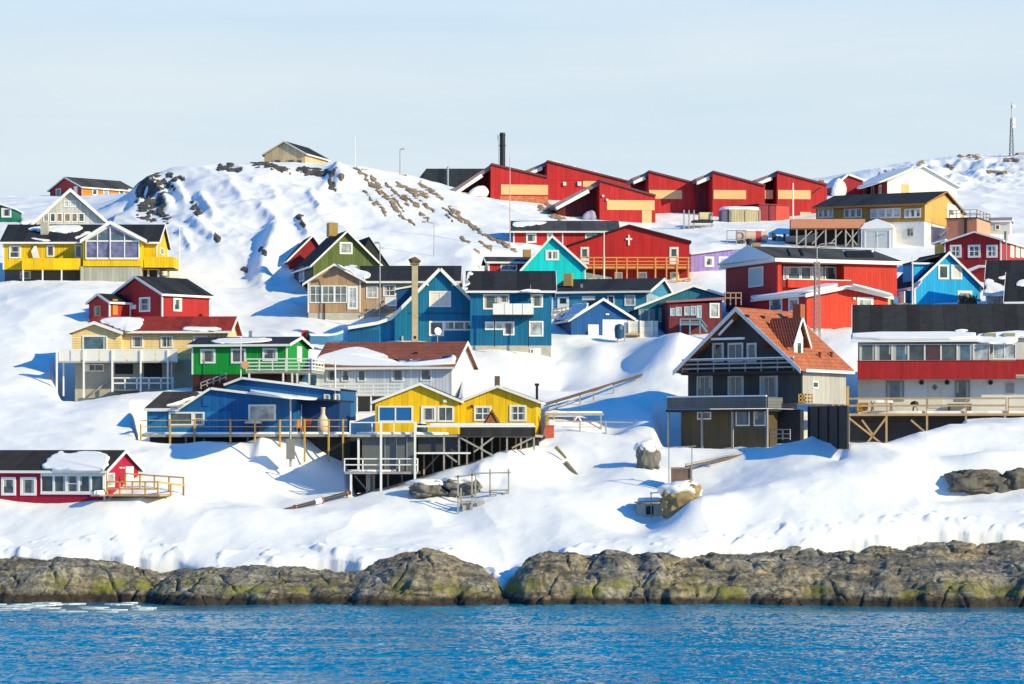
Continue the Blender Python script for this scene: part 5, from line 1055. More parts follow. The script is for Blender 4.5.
ye = 1.5; e = b.box('balcony', cy2, b.X(144, -.6), b.X(174, -.6), -.6, -.48, b.Z(267.5, 0, -.6), b.Z(256.8, 0, -.6)); b.box('balcony_end', cy2, b.X(174, -.6) - .12, b.X(174, -.6), -.475, 3.5, b.Z(267.5, 0, -.6), b.Z(256.8, 0, -.6), e); b.box('balcony_floor', BLACK, b.X(144), b.X(174) - .01, -.47, 3.5, b.Z(269), b.Z(267.8), e)
for px in (148, 158, 168): b.post(GREYW, b.X(px), .3, b.Z(287), b.Z(269), .2, e)
b.box('side_basement', BLACK, x141 + .005, b.X(156), .8, D - .2, -2, zf - .006)
b.rail('stair_rail', BLACK, (-.5, -.8, b.Z(296)), (b.X(10), -.8, b.Z(292)), 1.1, 3, (1., .6, .2), .1)

# A-frame house behind the yellow one
b = B('a_frame_house', 'grey white steep gabled house with a band of windows, behind the yellow house', 'house', 36, 228, 332, 8)
xr = b.X(104); cA = clad((.50, .52, .50), .45)
b.put('wall', MB().ext([(0, 0, -1.5), (xr, 0, -1.5), (xr, 0, b.Z(221)), (xr / 2, 0, b.Z(192)), (0, 0, b.Z(222))], (0, 9, 0)), cA)
for (p, q) in (((30.5, 226), (70.3, 190)), ((70.3, 190), (109, 224))):
    a, c = b.F(*p, -.6), b.F(*q, -.6); b.put('roof', MB().ext([a, c, c + Vector((0, 0, .2)), a + Vector((0, 0, .2))], (0, 10, 0)), DARKROOFY); b.put('bargeboard', MB().ext([a - Vector((0, 0, .2)), c - Vector((0, 0, .2)), c + Vector((0, 0, .24)), a + Vector((0, 0, .24))], (0, -.06, 0)), WHITE)
for a, c, g_ in ((43, 49, GC), (50, 55.5, GM), (56.5, 62.5, glass((.2, .12, .08))), (64, 70.5, glass((.22, .14, .09))), (71.5, 77.5, glass((.2, .13, .09))), (78.5, 84.5, GM)): b.win('F', 0, a, 213, c, 222, g=g_, fw=.1)
b.win('F', 0, 63.5, 200.5, 69, 207, g=GC, fw=.1); b.win('F', 0, 69.5, 200.5, 76, 207, g=GC, fw=.1)
b = B('green_shed', 'teal green building cut off by the left edge, below the skyline', 'shed', -30, 229, 345, 0)
xr = b.X(13); b.gable(0, xr, 0, 6, -1, b.Z(209), b.Z(201.5, xr * .55) - .1, 'y', clad((.01, .17, .10), .3), DARKROOFY, ov=.2, rk=.2, rp=.55, ends='near', corners=False, zf=2, found=CONC)
b.win('F', 0, 1.5, 208, 11.5, 217.5, g=GD, fw=.2)

# orange house on the saddle
b = B('orange_house', 'orange house with a red gable end and grey roof on the left skyline', 'house', 82, 201.5, 470, 42)
xr = b.X(135); D = b.Y(50, 0)
pl = b.gable(0, xr, 0, D, -.2, b.Z(187.8), b.Z(178, 3, D / 2) - .15, 'x', clad((.42, .035, .018), .4), felt((.05, .05, .052), 1.5), ov=.4, rk=.3, zf=4, found=CONC, ends='both')
b.box('front_cladding', clad((.66, .22, .02), .4, True), .0, xr - .02, -.05, -.004, -.2, b.ze - .1)
for a, c, g_ in ((92, 97.5, GD), (103, 108.5, GC), (119, 124, glass((.03, .12, .08))), (128, 132, GM)): b.win('F', -.05, a, 188.8, c, 195.5, g=g_, fw=.15)
b.win('L', 0, 56, 189, 61, 196, g=GM); b.door('L', 0, 74, 186.5, 77.5, 194, WHITE)
b.box('bench', plain((.3, .06, .03)), b.X(98), b.X(110), -1.2, -.6, -.2, b.Z(198))

# red church-like hall
b = B('red_hall', 'red boarded hall with a white cross on its gable and an orange timber gallery', 'church', 567.5, 292, 301, 0)
ch = clad((.50, .018, .018), 1.0); xr = b.X(689.5); xm = b.X(629); ze0, ze1, zr = b.Z(247), b.Z(242.5), b.Z(226.3)
pl = b.gable(0, xr, 0, 12, -1.5, ze0, zr, 'y', ch, felt((.03, .03, .032), 1.2, 'y'), ov=.15, rk=.25, rp=xm / xr, ze2=ze1, zf=2, found=CONC, ends='near', trim=BLACK, corners=False, bb=.14)
b.put('cross', MB().box(b.X(628.1), b.X(629.7), -.12, -.01, b.Z(245.5), b.Z(235)).box(b.X(625.8), b.X(628.1) - .004, -.12, -.01, b.Z(240), b.Z(238.2)).box(b.X(629.7) + .004, b.X(632), -.12, -.01, b.Z(240), b.Z(238.2)), plain((.85, .85, .82)))
b.door('F', 0, 580.5, 247, 589, 264.5, WHITE, GM); b.door('F', 0, 669.5, 247, 678.5, 264, WHITE, GM)
cdk = clad((.34, .012, .016), 1.0)
b.box('lower_boarding', cdk, .05, xr - .05, -.05, -.003, -1.4, b.Z(267.5))  # same boards in a darker red from the gallery down
for a, c in ((614.5, 622.5), (637.5, 647), (670, 679)): b.win('F', -.05, a, 272, c, 281 if a < 660 else 287, g=GC, fw=.14)
ORW = plain((.62, .30, .08), .6, .15, 3, name='new_timber')
yg = -1.8; zg = b.Z(266.5, 0, yg); xa, xb = b.X(580, yg), b.X(690, yg)
gal = b.box('gallery', ORW, xa, xb, yg, -.06, zg - .18, zg)
b.put('railing', MB().beam((xa, yg, zg + .95), (xb, yg, zg + .95), .12).beam((xa, yg, zg + .55), (xb, yg, zg + .55), .09).beam((xa, yg, zg + .2), (xb, yg, zg + .2), .09), ORW, gal)
for px, w in ((580.5, .14), (594, .12), (604.5, .12), (616.5, .12), (627, .12), (637.5, .12), (655.5, .16), (666.5, .14), (677, .2), (688.5, .16)): b.post(ORW, b.X(px, yg), yg - .02, b.Z(293), zg + .98, w, gal)
b.rail('stair_rail', ORW, b.F(678, 290, yg), b.F(690, 288, yg), 1, 2, (1., .5), .12)
b.put('lean_to', MB().ext([b.F(584, 272, -.6), b.F(612, 277.5, -.6), b.F(612, 282, -.6), b.F(584, 282, -.6)], (0, .5, 0)), plain((.62, .68, .66), .6))
# long red house behind
b = B('red_house', 'long low red house with a grey roof behind the cyan gable', 'house', 513.5, 253, 313, 0)
xr = b.X(616.5); pl = b.gable(0, xr, 0, 6, -1, b.Z(232.5), b.Z(221.3, 0, 3) - .1, 'x', clad((.55, .022, .02), .5), felt((.05, .05, .058), 1.5), ov=.4, rk=.35, ends='both', zf=2, found=CONC, bb=.14)
b.snow_on(pl['a'], [(512, 227), (513, 222), (548, 222), (543, 224.5), (532, 226), (520, 227.5)], .15)
for a, c, g_ in ((526, 536.5, GM), (547, 553, GC), (585, 597, GC)): b.win('F', 0, a, 233, c, 243, g=g_, fw=.2)
for px in (562, 604): b.box('downpipe', WHITE, b.X(px), b.X(px + 1.2), -.1, -.02, b.Z(246), b.Z(232.5))
# turquoise house
b = B('turquoise_house', 'cyan steep gabled house with one small white window in front of the red hall', 'house', 521, 290, 292, 3)
xr = b.X(585.5); xm = b.X(552)
pl = b.gable(0, xr, 0, 8, -1, b.Z(272, 0), b.Z(235.8, xm) - .1, 'y', clad((.0, .62, .64), .9), DARKROOFY, ov=.15, rk=.35, rp=xm / xr, ze2=b.Z(268), ends='near', zf=2, found=CONC, bb=.28)
b.win('F', 0, 545.5, 250, 559, 260.5, nx=2, g=GM, fw=.2, mw=.2)
# small red shed
b = B('red_shed', 'small red shed with a grey roof left of the cyan gable', 'shed', 488.5, 273, 301, 6)
xr = b.X(530); pl = b.gable(0, xr, 0, 4.5, -1, b.Z(263), b.Z(257.5, 0, 2) - .05, 'x', clad((.5, .02, .02), .4), felt((.05, .05, .055), 1), ov=.3, rk=.3, ends='both', zf=2, found=CONC)
b.win('F', 0, 500.5, 264.5, 517, 271, nx=2, g=GD, fw=.14); b.chimney(BRICK, 523.5, 531, 249.5, 262, 3); b.box('side_boarding', WHITE, -.05, -.01, 0, 4.4, -1, b.ze - .1)
# purple house
b = B('purple_house', 'small violet boarded house with two white windows beside the red hall', 'house', 690.5, 277, 303, 8)
xr = b.X(757); pu = clad((.32, .24, .58), .45)
pts, pp = b.poly([(690.5, 275), (757, 275), (757, 248.5), (733, 249.5), (690.5, 255)], 0, 6, pu, SNOW, (3,), ov=.25, trim=WHITE, bb=.12)
b.win('F', 0, 704.5, 256.5, 714, 267, g=GM, fw=.22); b.win('F', 0, 718.5, 256.5, 728, 267, g=GC, fw=.22); b.box('foundation', CONC, .05, xr - .05, .05, 5.9, -3, -.01 + b.Z(275))
b.put('stove_pipe', MB().tube((b.X(702), -.5, b.Z(284)), (b.X(702), -.5, b.Z(277)), .2), BLACK)
# red house with three windows
b = B('red_house', 'red gabled house with three four-paned white windows, far right', 'house', 944.5, 284, 297, -24)
xr = b.X(1001); xm = b.X(975); D = 12
pl = b.gable(0, xr, 0, D, -1, b.Z(244.3), b.Z(232, xm) - .1, 'y', clad((.40, .018, .022), .28), DARKROOFY, ov=.3, rk=.35, rp=xm / xr, ze2=b.Z(243), ends='near', zf=2, found=CONC, bb=.16)
for a, c in ((950, 961.5), (968, 980.5), (986.5, 997.5)): b.win('F', 0, a, 245, c, 257.5, nx=2, ny=2, g=GM, fw=.2, mw=.1)
for a in (1010, 1015.5, 1020.5): b.win('R', xr, a, 245, a + 3.6, 258, g=plain((.70, .55, .48)), fw=.12)
b.put('lean_to', MB().box(b.X(934), -.02, .3, 4, -1, b.Z(243.5)), plain((.45, .30, .08))); b.put('lean_to_roof', MB().ext([b.F(931, 244.5, .1), b.F(945, 240.5, .1), b.F(945, 239, .1), b.F(931, 243, .1)], (0, 4.2, 0)), SNOW)
b.put('porch', MB().ext([b.F(970, 284, -2), b.F(986, 284, -2), b.F(986, 268, -2), b.F(979, 268, -2), b.F(970, 272, -2)], (0, 1.8, 0)), clad((.40, .02, .024), .3)); b.put('porch_snow', MB().ext([b.F(968, 272.5, -2.2), b.F(979, 267.5, -2.2), b.F(988, 267.5, -2.2), b.F(988, 265, -2.2), b.F(978, 265, -2.2), b.F(968, 269, -2.2)], (0, 2, 0)), SNOW)
b.put('chimney', MB().box(b.X(1004, 3), b.X(1006.5, 3), 3, 3.5, 0, b.Z(233, 0, 3)), GREYW)

# ================================================================== top row
b = B('ochre_house', 'long ochre house with black roof, orange gable end and white basement', 'house', 816, 248, 320, -25)
coc = clad((.42, .225, .05), .3); x925 = b.X(924.5); D = b.Y(962.5, x925); zf = b.Z(225)
pl = b.gable(0, x925, 0, D, zf, b.Z(208.8), b.Z(194.3, 5, D / 2) - .1, 'x', coc, DARKROOF, ov=.45, rk=.35, ends='far', zf=6, found=plain((.70, .70, .68)), corners=False, trim=plain((.3, .14, .03)), bb=.16)
b.box('end_cladding', clad((.78, .43, .11), .3), x925 + .004, x925 + .05, .02, D - .02, zf, b.ze - .05); b.put('end_gable', MB().ext([(x925 + .004, .02, b.ze - .04), (x925 + .004, D - .02, b.ze - .04), (x925 + .004, D / 2, b.Z(196, x925, D / 2))], (.046, 0, 0)), clad((.78, .43, .11), .3))  # end slabs in a brighter tone of the front's ochre
for a, c, n in ((818, 833.5, 3), (844, 862, 3), (870.5, 901, 4), (904.5, 921, 3)): b.win('F', 0, a, 208.8, c, 217.5, n, g=GC if n == 4 else GM, fr=plain((.62, .62, .62)), fw=.14, mw=.3)
b.panel('white_panel', plain((.72, .70, .62)), 'R', x925 + .05, 947, 203, 960, 223, 0, .04); b.win('R', x925 + .09, 948.5, 208.5, 953.5, 216.5, g=GD, fw=.1)
b.box('lamp', WHITE, b.X(888, 2), b.X(889, 2), 2, 2.1, b.Z(206), b.Z(202), b.roof_ob); b.win('F', .03, 906.5, 228, 914, 236.5, nx=2, g=GM, fr=plain((.5, .5, .5)))
b = B('terrace', 'salmon parapet terrace on a dark lattice of posts in front of the ochre house', 'terrace', 791, 246, 314, 0)
xr = b.X(865); xs = b.X(852)
b.box('parapet', plain((.50, .22, .13), .8, .12), 0, xr, 0, 1.6, b.Z(228), b.Z(219)); b.box('floor', GREYW, .1, xr - .1, 1.61, 3.5, b.Z(228), b.Z(226.5))
b.box('dark_backing', BLACK, .1, xr - .1, 2.6, 3.2, -2, b.Z(228.1))  # black sheet set behind the terrace posts
for px in (797, 806, 816, 826, 836, 846, 853, 859): b.post(GREYW, b.X(px), .3, -1.5, b.Z(228) - .004, .16)
for p, q in (((798, 244), (812, 231)), ((812, 244), (824, 231)), ((830, 244), (842, 231)), ((846, 246), (858, 231)), ((846, 231), (858, 246))): b.put('brace', MB().beam(b.F(*p, .3), b.F(*q, .3), .12), GREYW)
b = B('tent_garage', 'white tarpaulin garage with a low rounded roof beside the ochre house', 'tent', 861, 249, 314, -14)
xr = b.X(893); tw = plain((.66, .66, .65), .6, .06, 1.5, name='tarpaulin'); D = b.Y(907, xr) + .3
b.put('cover', MB().ext([(0, 0, -.6), (xr, 0, -.6), (xr, 0, b.Z(229)), (xr - .5, 0, b.Z(224)), (xr / 2, 0, b.Z(220.5)), (.5, 0, b.Z(224)), (0, 0, b.Z(229))], (0, D, 0)), tw)
b.put('roof_snow', MB().ext([(-.1, -.1, b.Z(229)), (xr + .1, -.1, b.Z(229)), (xr - .4, -.1, b.Z(223.4)), (xr / 2, -.1, b.Z(219)), (.4, -.1, b.Z(223.4))], (0, D + .2, 0)), SNOW); b.panel('front_flap', plain((.50, .53, .56), .6), 'F', 0, 865.5, 230, 889, 247, 0, .03)
b.put('frame', MB().beam(b.F(865, 247.5, -.05), b.F(865, 230, -.05), .1).beam(b.F(889.5, 247.5, -.05), b.F(889.5, 230, -.05), .1).beam(b.F(877, 247.5, -.05), b.F(877, 230, -.05), .07).beam(b.F(865, 230, -.05), b.F(889.5, 230, -.05), .1), WHITE)
b = B('salmon_building', 'square salmon block with rooftop railing right of the ochre house', 'building', 946.5, 239, 316, -22)
cs2 = plain((.46, .185, .12), .8, .1, 1); xr = b.X(976.5); D = b.Y(990, xr)
b.box('wall', cs2, 0, xr, 0, D, -2, b.Z(219.2)); b.box('toned_side', plain((.62, .30, .20), .8, .1, 1), xr + .003, xr + .04, .03, D - .03, -2, b.Z(219.5)); b.box('roof_edge', BLACK, -.1, xr + .1, -.1, D + .1, b.Z(219.1), b.Z(218.1)); b.box('pipe', BLACK, b.X(964.5), b.X(967), -.15, -.01, b.Z(235), b.Z(219.5))  # side slab is a lighter salmon, sunlight put into its colour
for p, q in (((.3, .2), (xr, .2)), ((xr, .2), (xr, D)), ((.3, D), (xr, D))): b.rail('railing', GREYW, (*p, b.Z(218)), (*q, b.Z(218)), .9, 4, (1., .55), .08)
b.put('stair', MB().beam(b.F(938, 235, -.4), b.F(947, 227, -.4), .14).beam(b.F(940, 236, -.6), b.F(949, 228, -.6), .14), GREYW)
b = B('white_hut', 'small white hut with a dark window between the salmon block and the slope', 'hut', 990, 236, 322, -14)
b.gable(0, b.X(1010), 0, 3, -1, b.Z(222), b.Z(219, 0, 1.5), 'x', plain((.62, .62, .60)), plain((.25, .25, .25)), ov=.2, rk=.2, ends='both', zf=1, found=CONC, corners=False); b.win('F', 0, 995, 224.5, 1000, 230, g=GD)
# white community house
b = B('white_house', 'broad white gable with a maroon side wall and snow loaded roof, top right', 'house', 887.5, 200, 362, 14)
xr = b.X(957); xm = b.X(922.5); D = b.Y(854, 0)
pl = b.gable(0, xr, 0, D, -1.5, b.Z(181), b.Z(166.3, xm) - .1, 'y', plain((.74, .72, .66), .7, .05, .8), plain((.58, .60, .63)), ov=.3, rk=.3, rp=xm / xr, ze2=b.Z(186), ends='near', zf=2, found=CONC, corners=False, bb=.14)
b.box('side_cladding', clad((.20, .016, .03), .3), -.05, -.004, .1, D - .1, -1.4, b.ze - .15)
for a in (864, 871.5, 879): b.win('L', -.05, a, 185.5, a + 2.6, 196, g=GC, fw=.1)
b.door('F', 0, 901, 184, 909, 196, plain((.62, .42, .16))); b.snow_on(pl['a'], [(853, 191.5), (868, 181), (887, 173), (921, 165.5), (887, 181)], .35, j=.03); b.panel('sheeting', plain((.80, .78, .74)), 'F', 0, 893, 183, 902, 196, 0, .04)
b = B('red_hall', 'small dark red peaked hall left of the broad white gable', 'hall', 836, 200, 366, 10)
b.poly([(836, 203), (863, 203), (863, 181), (848, 175.5), (836, 186)], 0, 6, clad((.34, .014, .022), .4), SNOW, (2, 3), ov=.3, trim=None, th=.25)
b.put('snow_bank', MB().pillow(wavy([b.F(829, 200, -1), b.F(845, 203, -1), b.F(846, 186, -.2), b.F(836, 177, -.2)], b.rnd), (0, -1, .3), .8), SNOW)

# school: red halls with saw-tooth roofs
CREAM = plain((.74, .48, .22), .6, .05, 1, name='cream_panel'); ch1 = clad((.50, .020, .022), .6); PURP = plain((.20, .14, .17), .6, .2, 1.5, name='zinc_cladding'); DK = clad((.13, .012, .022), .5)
def hall(label, Yd, yaw, front, left, apex, band=None, canopy=None, D=9, cornice=True):
    """front: outline; left: lower outer corner of the roof wing on the left side"""
    b = B('red_hall', label, 'hall', front[0][0], front[0][1], Yd, yaw, 'saw-tooth red halls on the hilltop')
    pts, pl = b.poly(front, 0, D, ch1, felt((.10, .03, .035), 1.5, 'y'), (2,), ov=.15, th=.14, trim=plain((.12, .05, .06)), bb=.2)
    if band: b.panel('panel_band', CREAM, 'F', 0, *band, -.02, .05)
    return b
def wing(b, outer, apex, low, y0=.6, d=6, rec=True):
    """sloping zinc roof wing on the left of a hall, with drifted snow and a shaded recess below it"""
    a, c = b.F(*outer, y0), b.F(*apex, y0); n = Vector((-(c - a).z, 0, (c - a).x)).normalized(); th = .5
    w = b.put('roof_wing', MB().ext([a, c, c - n * th, a - n * th], (0, d, 0)), PURP)
    b.put('wing_snow', MB().ext([a - n * th * .9 + Vector((0, -.06, 0)), a.lerp(c, .72) - n * th * .6 + Vector((0, -.06, 0)), a.lerp(c, .72) - n * th * 1.5 + Vector((0, -.06, 0)), a - n * th * 1.6 + Vector((0, -.06, 0))], (0, .8, 0)), SNOW, w)
    if rec: b.put('recess_wall', MB().ext([b.F(low[0], low[1], y0 + 2.5), b.F(apex[0], low[1], y0 + 2.5), c + Vector((0, 2.5, -.6)), a + Vector((.2, 2.5, -.55))], (0, .3, 0)), DK)  # recess shade is put into this darker red
    return w
b = hall('red hall with a long snowy roof wing, leftmost on the hilltop beside the black warehouse', 350, 6, [(490.5, 199), (548, 207), (548, 177.5), (491, 164.3)], None, None, (501, 184.5, 548, 195))
wing(b, (451, 190.5), (491, 164.5), (458, 197)); b.put('snow_heap', MB().pillow(wavy([b.F(466, 198, .3), b.F(489, 198, .3), b.F(486, 187, 1), b.F(474, 188, 1)], b.rnd), (0, -1, .3), .9), SNOW)
b.panel('peeling_base', plain((.52, .16, .08), .8, .4, 2), 'F', 0, 500, 196, 548, 203, -.02, .03)
b = hall('large red hall at the summit, just right of the black chimney stack', 362, 6, [(547, 210), (645, 210), (645, 186), (547, 161.3)], None, None, (583, 181, 597, 187), D=10)
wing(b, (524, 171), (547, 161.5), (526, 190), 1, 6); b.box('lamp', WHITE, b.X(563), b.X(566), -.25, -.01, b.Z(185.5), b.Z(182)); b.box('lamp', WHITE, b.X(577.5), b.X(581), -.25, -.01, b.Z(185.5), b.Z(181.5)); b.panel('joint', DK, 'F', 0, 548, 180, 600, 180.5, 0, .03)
rr = random.Random(5); m = MB()
for k in range(26): p = b.F(552 + k * 3.4, 162.3 + k * 3.4 * .252, .2 + rr.random()); m.box(p.x, p.x + rr.uniform(.1, .5), p.y, p.y + .3, p.z - .1, p.z + rr.uniform(.1, .3))
b.put('roof_snow_lumps', m, SNOW)
b = hall('red hall with an L-shaped cream panel in the front middle of the school', 338, 7, [(599.5, 236), (655.5, 236), (655.5, 196), (599.5, 180.3)], None, None, (607, 200, 654.5, 210.3))
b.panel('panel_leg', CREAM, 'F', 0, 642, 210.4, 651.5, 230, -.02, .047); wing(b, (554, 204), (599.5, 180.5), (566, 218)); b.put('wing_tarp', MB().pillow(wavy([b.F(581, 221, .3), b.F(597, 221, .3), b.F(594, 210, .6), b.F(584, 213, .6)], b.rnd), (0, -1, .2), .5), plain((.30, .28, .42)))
for px, py in ((602, 195), (606, 199)): b.panel('lamp', WHITE, 'F', 0, px, py, px + 2, py + 2, 0, .2)
b = hall('red hall with a cream panel above a dark doorway and scaffold', 350, 6, [(648.5, 224), (705, 224), (705, 186), (648.5, 171.5)], None, None, (649, 190, 682, 199))
wing(b, (632, 178), (648, 172), (634, 195), .6, 5); b.panel('gate', glass((.01, .07, .07)), 'F', 0, 664, 214, 692, 221.5, -.02, .05); b.panel('dark_end', DK, 'F', 0, 701, 187, 706, 221, -.02, .04)
b = hall('red hall with a wide cream panel behind the snow capped cream container', 347, 6, [(712.5, 222), (765, 222), (765, 186), (712.5, 171.8)], None, None, (713.5, 190, 746, 199.3))
wing(b, (695.5, 178.5), (712.5, 172), (700, 222), .6, 5); b.panel('panel', CREAM, 'F', 1.2, 764.8, 190, 773, 199, -.02, .05)
b = hall('rightmost tall red hall with a flagpole and red annexes before it', 348, 6, [(777, 222), (827, 222), (827, 185), (777, 171.8)], None, None, (778, 190, 810.5, 199.3))
wing(b, (754, 180), (777, 172), (764, 222), .6, 5); b.put('conduit', MB().beam(b.F(813, 193, -.05), b.F(820, 188, -.05), .12), BLACK); b.box('roof_chimney', plain((.45, .12, .06)), b.X(820, 2), b.X(824, 2), 2, 3, b.Z(187), b.Z(178)); b.panel('light_panel', CREAM, 'F', 0, 800, 212, 811, 219, 0, .05)
b = B('red_shed', 'dark red flat-roofed shed with a brighter panel on its front below the rightmost tall hall', 'shed', 759, 224, 342, 32)
xr = b.X(797); b.Yd = 0; b2 = b
b = b2; dl = 4.0
b.put('wall', MB().box(0, 4.6, 0, 4, -1, b.Z(204.5)), clad((.22, .012, .03), .35)); b.put('end_wall', MB().box(2.6, 4.65, -.05, -.004, -1, b.Z(203.6)), clad((.62, .06, .04), .35)); b.box('roof', plain((.2, .03, .04)), -.15, 4.8, -.15, 4.2, b.Z(204.4), b.Z(203.4))  # brighter red panel over the right half of the front
b = B('container', 'cream shipping container with a rounded cap of snow before the red halls', 'container', 729.5, 224, 341, 6)
xr = b.X(760.5); b.put('body', MB().box(0, xr, 0, 2.5, -.3, b.Z(209.5)), clad((.52, .43, .26), .3)); b.box('end', plain((.10, .10, .18)), -.9, -.01, .2, 2.4, -.3, b.Z(210)); b.put('snow_cap', MB().pillow(wavy([Vector((-.9, -.1, b.Z(209.4))), Vector((xr, -.1, b.Z(209.4))), Vector((xr, 2.6, b.Z(209.4))), Vector((-.9, 2.6, b.Z(209.4)))], b.rnd, 2, .05), (0, 0, 1), .4), SNOW)
for px in (731, 745, 759): b.box('door_rod', GREYW, b.X(px), b.X(px) + .08, -.08, -.02, -.2, b.Z(210.5))
# black warehouse and stack
b = B('warehouse', 'black sheet-metal warehouse roof rising behind the hill left of the school', 'warehouse', 411, 196, 385, 0)
xr = b.X(500); b.put('roof', MB().ext([(0, 0, -3), (0, 0, b.Z(188)), (b.X(421, 4) - b.X(411, 4) + .6, 4, b.Z(168.6, 0, 4)), (1.2, 4, -3)], (xr, 0, 0)), felt((.022, .028, .032), .9, seam=1.5)); b.put('body', MB().box(2, xr, 3.9, 10, -3, b.Z(169.5)), BLACK)
b.put('mast', MB().tube((b.X(448), -.6, -2), (b.X(448), -.6, b.Z(167)), .14), STEEL)
b = B('chimney_stack', 'tall black steel chimney on the skyline above the red halls', 'chimney', 502.5, 172, 368, 0)
b.put('pipe', MB().tube((0, 0, -4), (0, 0, b.Z(134)), .38, .36, 18).tube((0, 0, b.Z(136)), (0, 0, b.Z(132.8)), .42, .34, 18), BLACK, smooth=False); b.put('ladder', MB().beam((-.48, -.1, -3), (-.48, -.1, b.Z(136)), .05).beam((-.62, -.1, b.Z(140)), (-.62, -.1, b.Z(134.5)), .06), BLACK); b.put('flange', MB().tube((0, 0, b.Z(146)), (0, 0, b.Z(145)), .44, .44, 18), BLACK)
# cream house on the hill
b = B('cream_house', 'cream boarded house with a black roof alone on the crest of the snowy hill', 'house', 264.5, 170, 362, -17)
xr = b.X(305); D = b.Y(328, xr); 
pl = b.gable(0, xr, 0, D, -2, b.Z(156), b.Z(141.5, xr / 2) - .1, 'y', clad((.62, .47, .28), .5), DARKROOFY, ov=.25, rk=.25, ends='near', zf=2, found=CONC, corners=False, bb=.16, trim=plain((.66, .62, .55)))
for a, c in ((273, 281), (287, 295), (297, 302)): b.win('F', 0, a, 160, c, 168, g=GD, fw=.06, fr=plain((.3, .27, .22)))
# ================================================================== poles, masts and lamps
def pole(name, label, cat, px, p0, p1, Yd, r=.06, mat=STEEL, arm=None, base=None, group=None):
    b = B(name, label, cat, px, p0, Yd, 0, group)
    h = b.Z(p1); b.put('shaft', MB().tube((0, 0, -1.2), (0, 0, h), r * 1.25, r * .8, 8), mat)
    if arm:
        a = Vector((arm, -.1, h + .12)); b.put('arm', MB().tube((0, 0, h - .05), a, .045, .04, 6), mat); b.put('lamp_head', MB().box(min(a.x, a.x + .45 * (1 if arm > 0 else -1)), max(a.x, a.x + .45 * (1 if arm > 0 else -1)), -.2, .05, a.z - .08, a.z + .08), plain((.30, .31, .32), .5))
    if base: b.put('junction_box', MB().box(-base, base, -base, base, -.6, base * 3.2), plain((.20, .20, .19), .7))
    return b
pole('street_lamp', 'grey lamp post rising from a small junction box in front of the blue house deck', 'lamp post', 290.5, 452, 398, 226, .09, STEEL, .12, .33)
pole('flagpole', 'white flagpole before the white house with the snowy tiled roof', 'flagpole', 335.2, 432, 362, 236, .07, WHITE)
pole('pole', 'thin pale mast standing against the bright green house', 'pole', 240.8, 392, 336, 244, .05, WHITE)
pole('street_lamp', 'lamp post in front of the tan house wing', 'lamp post', 380, 322, 244, 272, .06, STEEL, -.1)
pole('street_lamp', 'thin lamp post with a short arm on the open snow slope', 'lamp post', 434, 266, 223, 306, .05, STEEL, -.9)
pole('street_lamp', 'slender lamp post on the skyline right of the hilltop', 'lamp post', 400, 177, 150, 358, .06, GREYW, .1)
pole('flagpole', 'faint white flagpole on the crest of the hill', 'flagpole', 355, 172, 137, 354, .05, WHITE)
pole('pole', 'thin pinkish pole before the leftmost red hall', 'pole', 510, 242, 157, 310, .05, plain((.62, .45, .42)))
pole('flagpole', 'white flagpole rising past the orange gallery of the red hall', 'flagpole', 604, 284, 232, 298, .08, plain((.75, .66, .55)))
pole('flagpole', 'white flagpole before the rightmost tall red hall', 'flagpole', 793, 221, 183, 341, .09, WHITE)
pole('flagpole', 'white flagpole at the left corner of the sky blue house', 'flagpole', 912.5, 308, 256, 277.5, .07, WHITE)
pole('pole', 'grey weathered post in front of the red house with three windows', 'pole', 1006, 275, 234, 290, .09, GREYW)
pole('flagpole', 'white pole at the right corner of the yellow house balcony', 'flagpole', 179.5, 270, 226, 296, .05, WHITE)
pole('street_lamp', 'lamp post with a curved arm behind the big red house', 'lamp post', 875, 250, 236, 300, .05, STEEL, .6)
def lattice(name, label, px, p0, p1, Yd, w, mat, taper=.35, n=10):
    b = B(name, label, 'mast', px, p0, Yd, 8); h = b.Z(p1); legs = [(-1, -1), (1, -1), (1, 1), (-1, 1)]
    for sx_, sy_ in legs: b.put('leg', MB().beam((sx_ * w / 2, sy_ * w / 2, -1), (sx_ * w / 2 * taper, sy_ * w / 2 * taper, h), .07), mat)
    m = MB()
    for k in range(n):
        z0, z1 = h * k / n, h * (k + 1) / n; w0, w1 = w / 2 * (1 - (1 - taper) * k / n), w / 2 * (1 - (1 - taper) * (k + 1) / n)
        for i in range(4):
            a, c = legs[i], legs[(i + 1) % 4]; m.beam((a[0] * w0, a[1] * w0, z0), (c[0] * w1, c[1] * w1, z1), .045); m.beam((a[0] * w1, a[1] * w1, z1), (c[0] * w1, c[1] * w1, z1), .04)
    b.put('bracing', m, mat); return b
b = lattice('lattice_mast', 'lattice mast with a curved lamp arm in front of the red annex', 817, 332, 262, 258, .5, plain((.30, .24, .25), .6), .8, 14); h = b.Z(262)
b.put('pole', MB().tube((0, 0, h), (0, 0, b.Z(247)), .05).tube((0, 0, b.Z(247)), (.35, 0, b.Z(244)), .045).tube((.35, 0, b.Z(244)), (1.2, 0, b.Z(243)), .045), STEEL); b.put('lamp_head', MB().box(1.1, 1.7, -.12, .12, b.Z(243.5), b.Z(242.5)), STEEL)
b = lattice('radio_mast', 'tall radio mast with stacked antennas on the right skyline ridge', 1011.5, 163, 118, 430, .7, plain((.22, .23, .24), .6), .3, 9); h = b.Z(118)
b.put('antenna', MB().tube((0, 0, h), (0, 0, b.Z(102)), .07), STEEL); 
for z in (108, 121, 124, 128): b.put('antenna_panel', MB().box(.1, .55, -.2, .2, b.Z(z), b.Z(z - 3)), WHITE)
b.put('cabin', MB().box(.9, 2.6, -.5, 1, -.5, 1.6), plain((.3, .3, .28)))
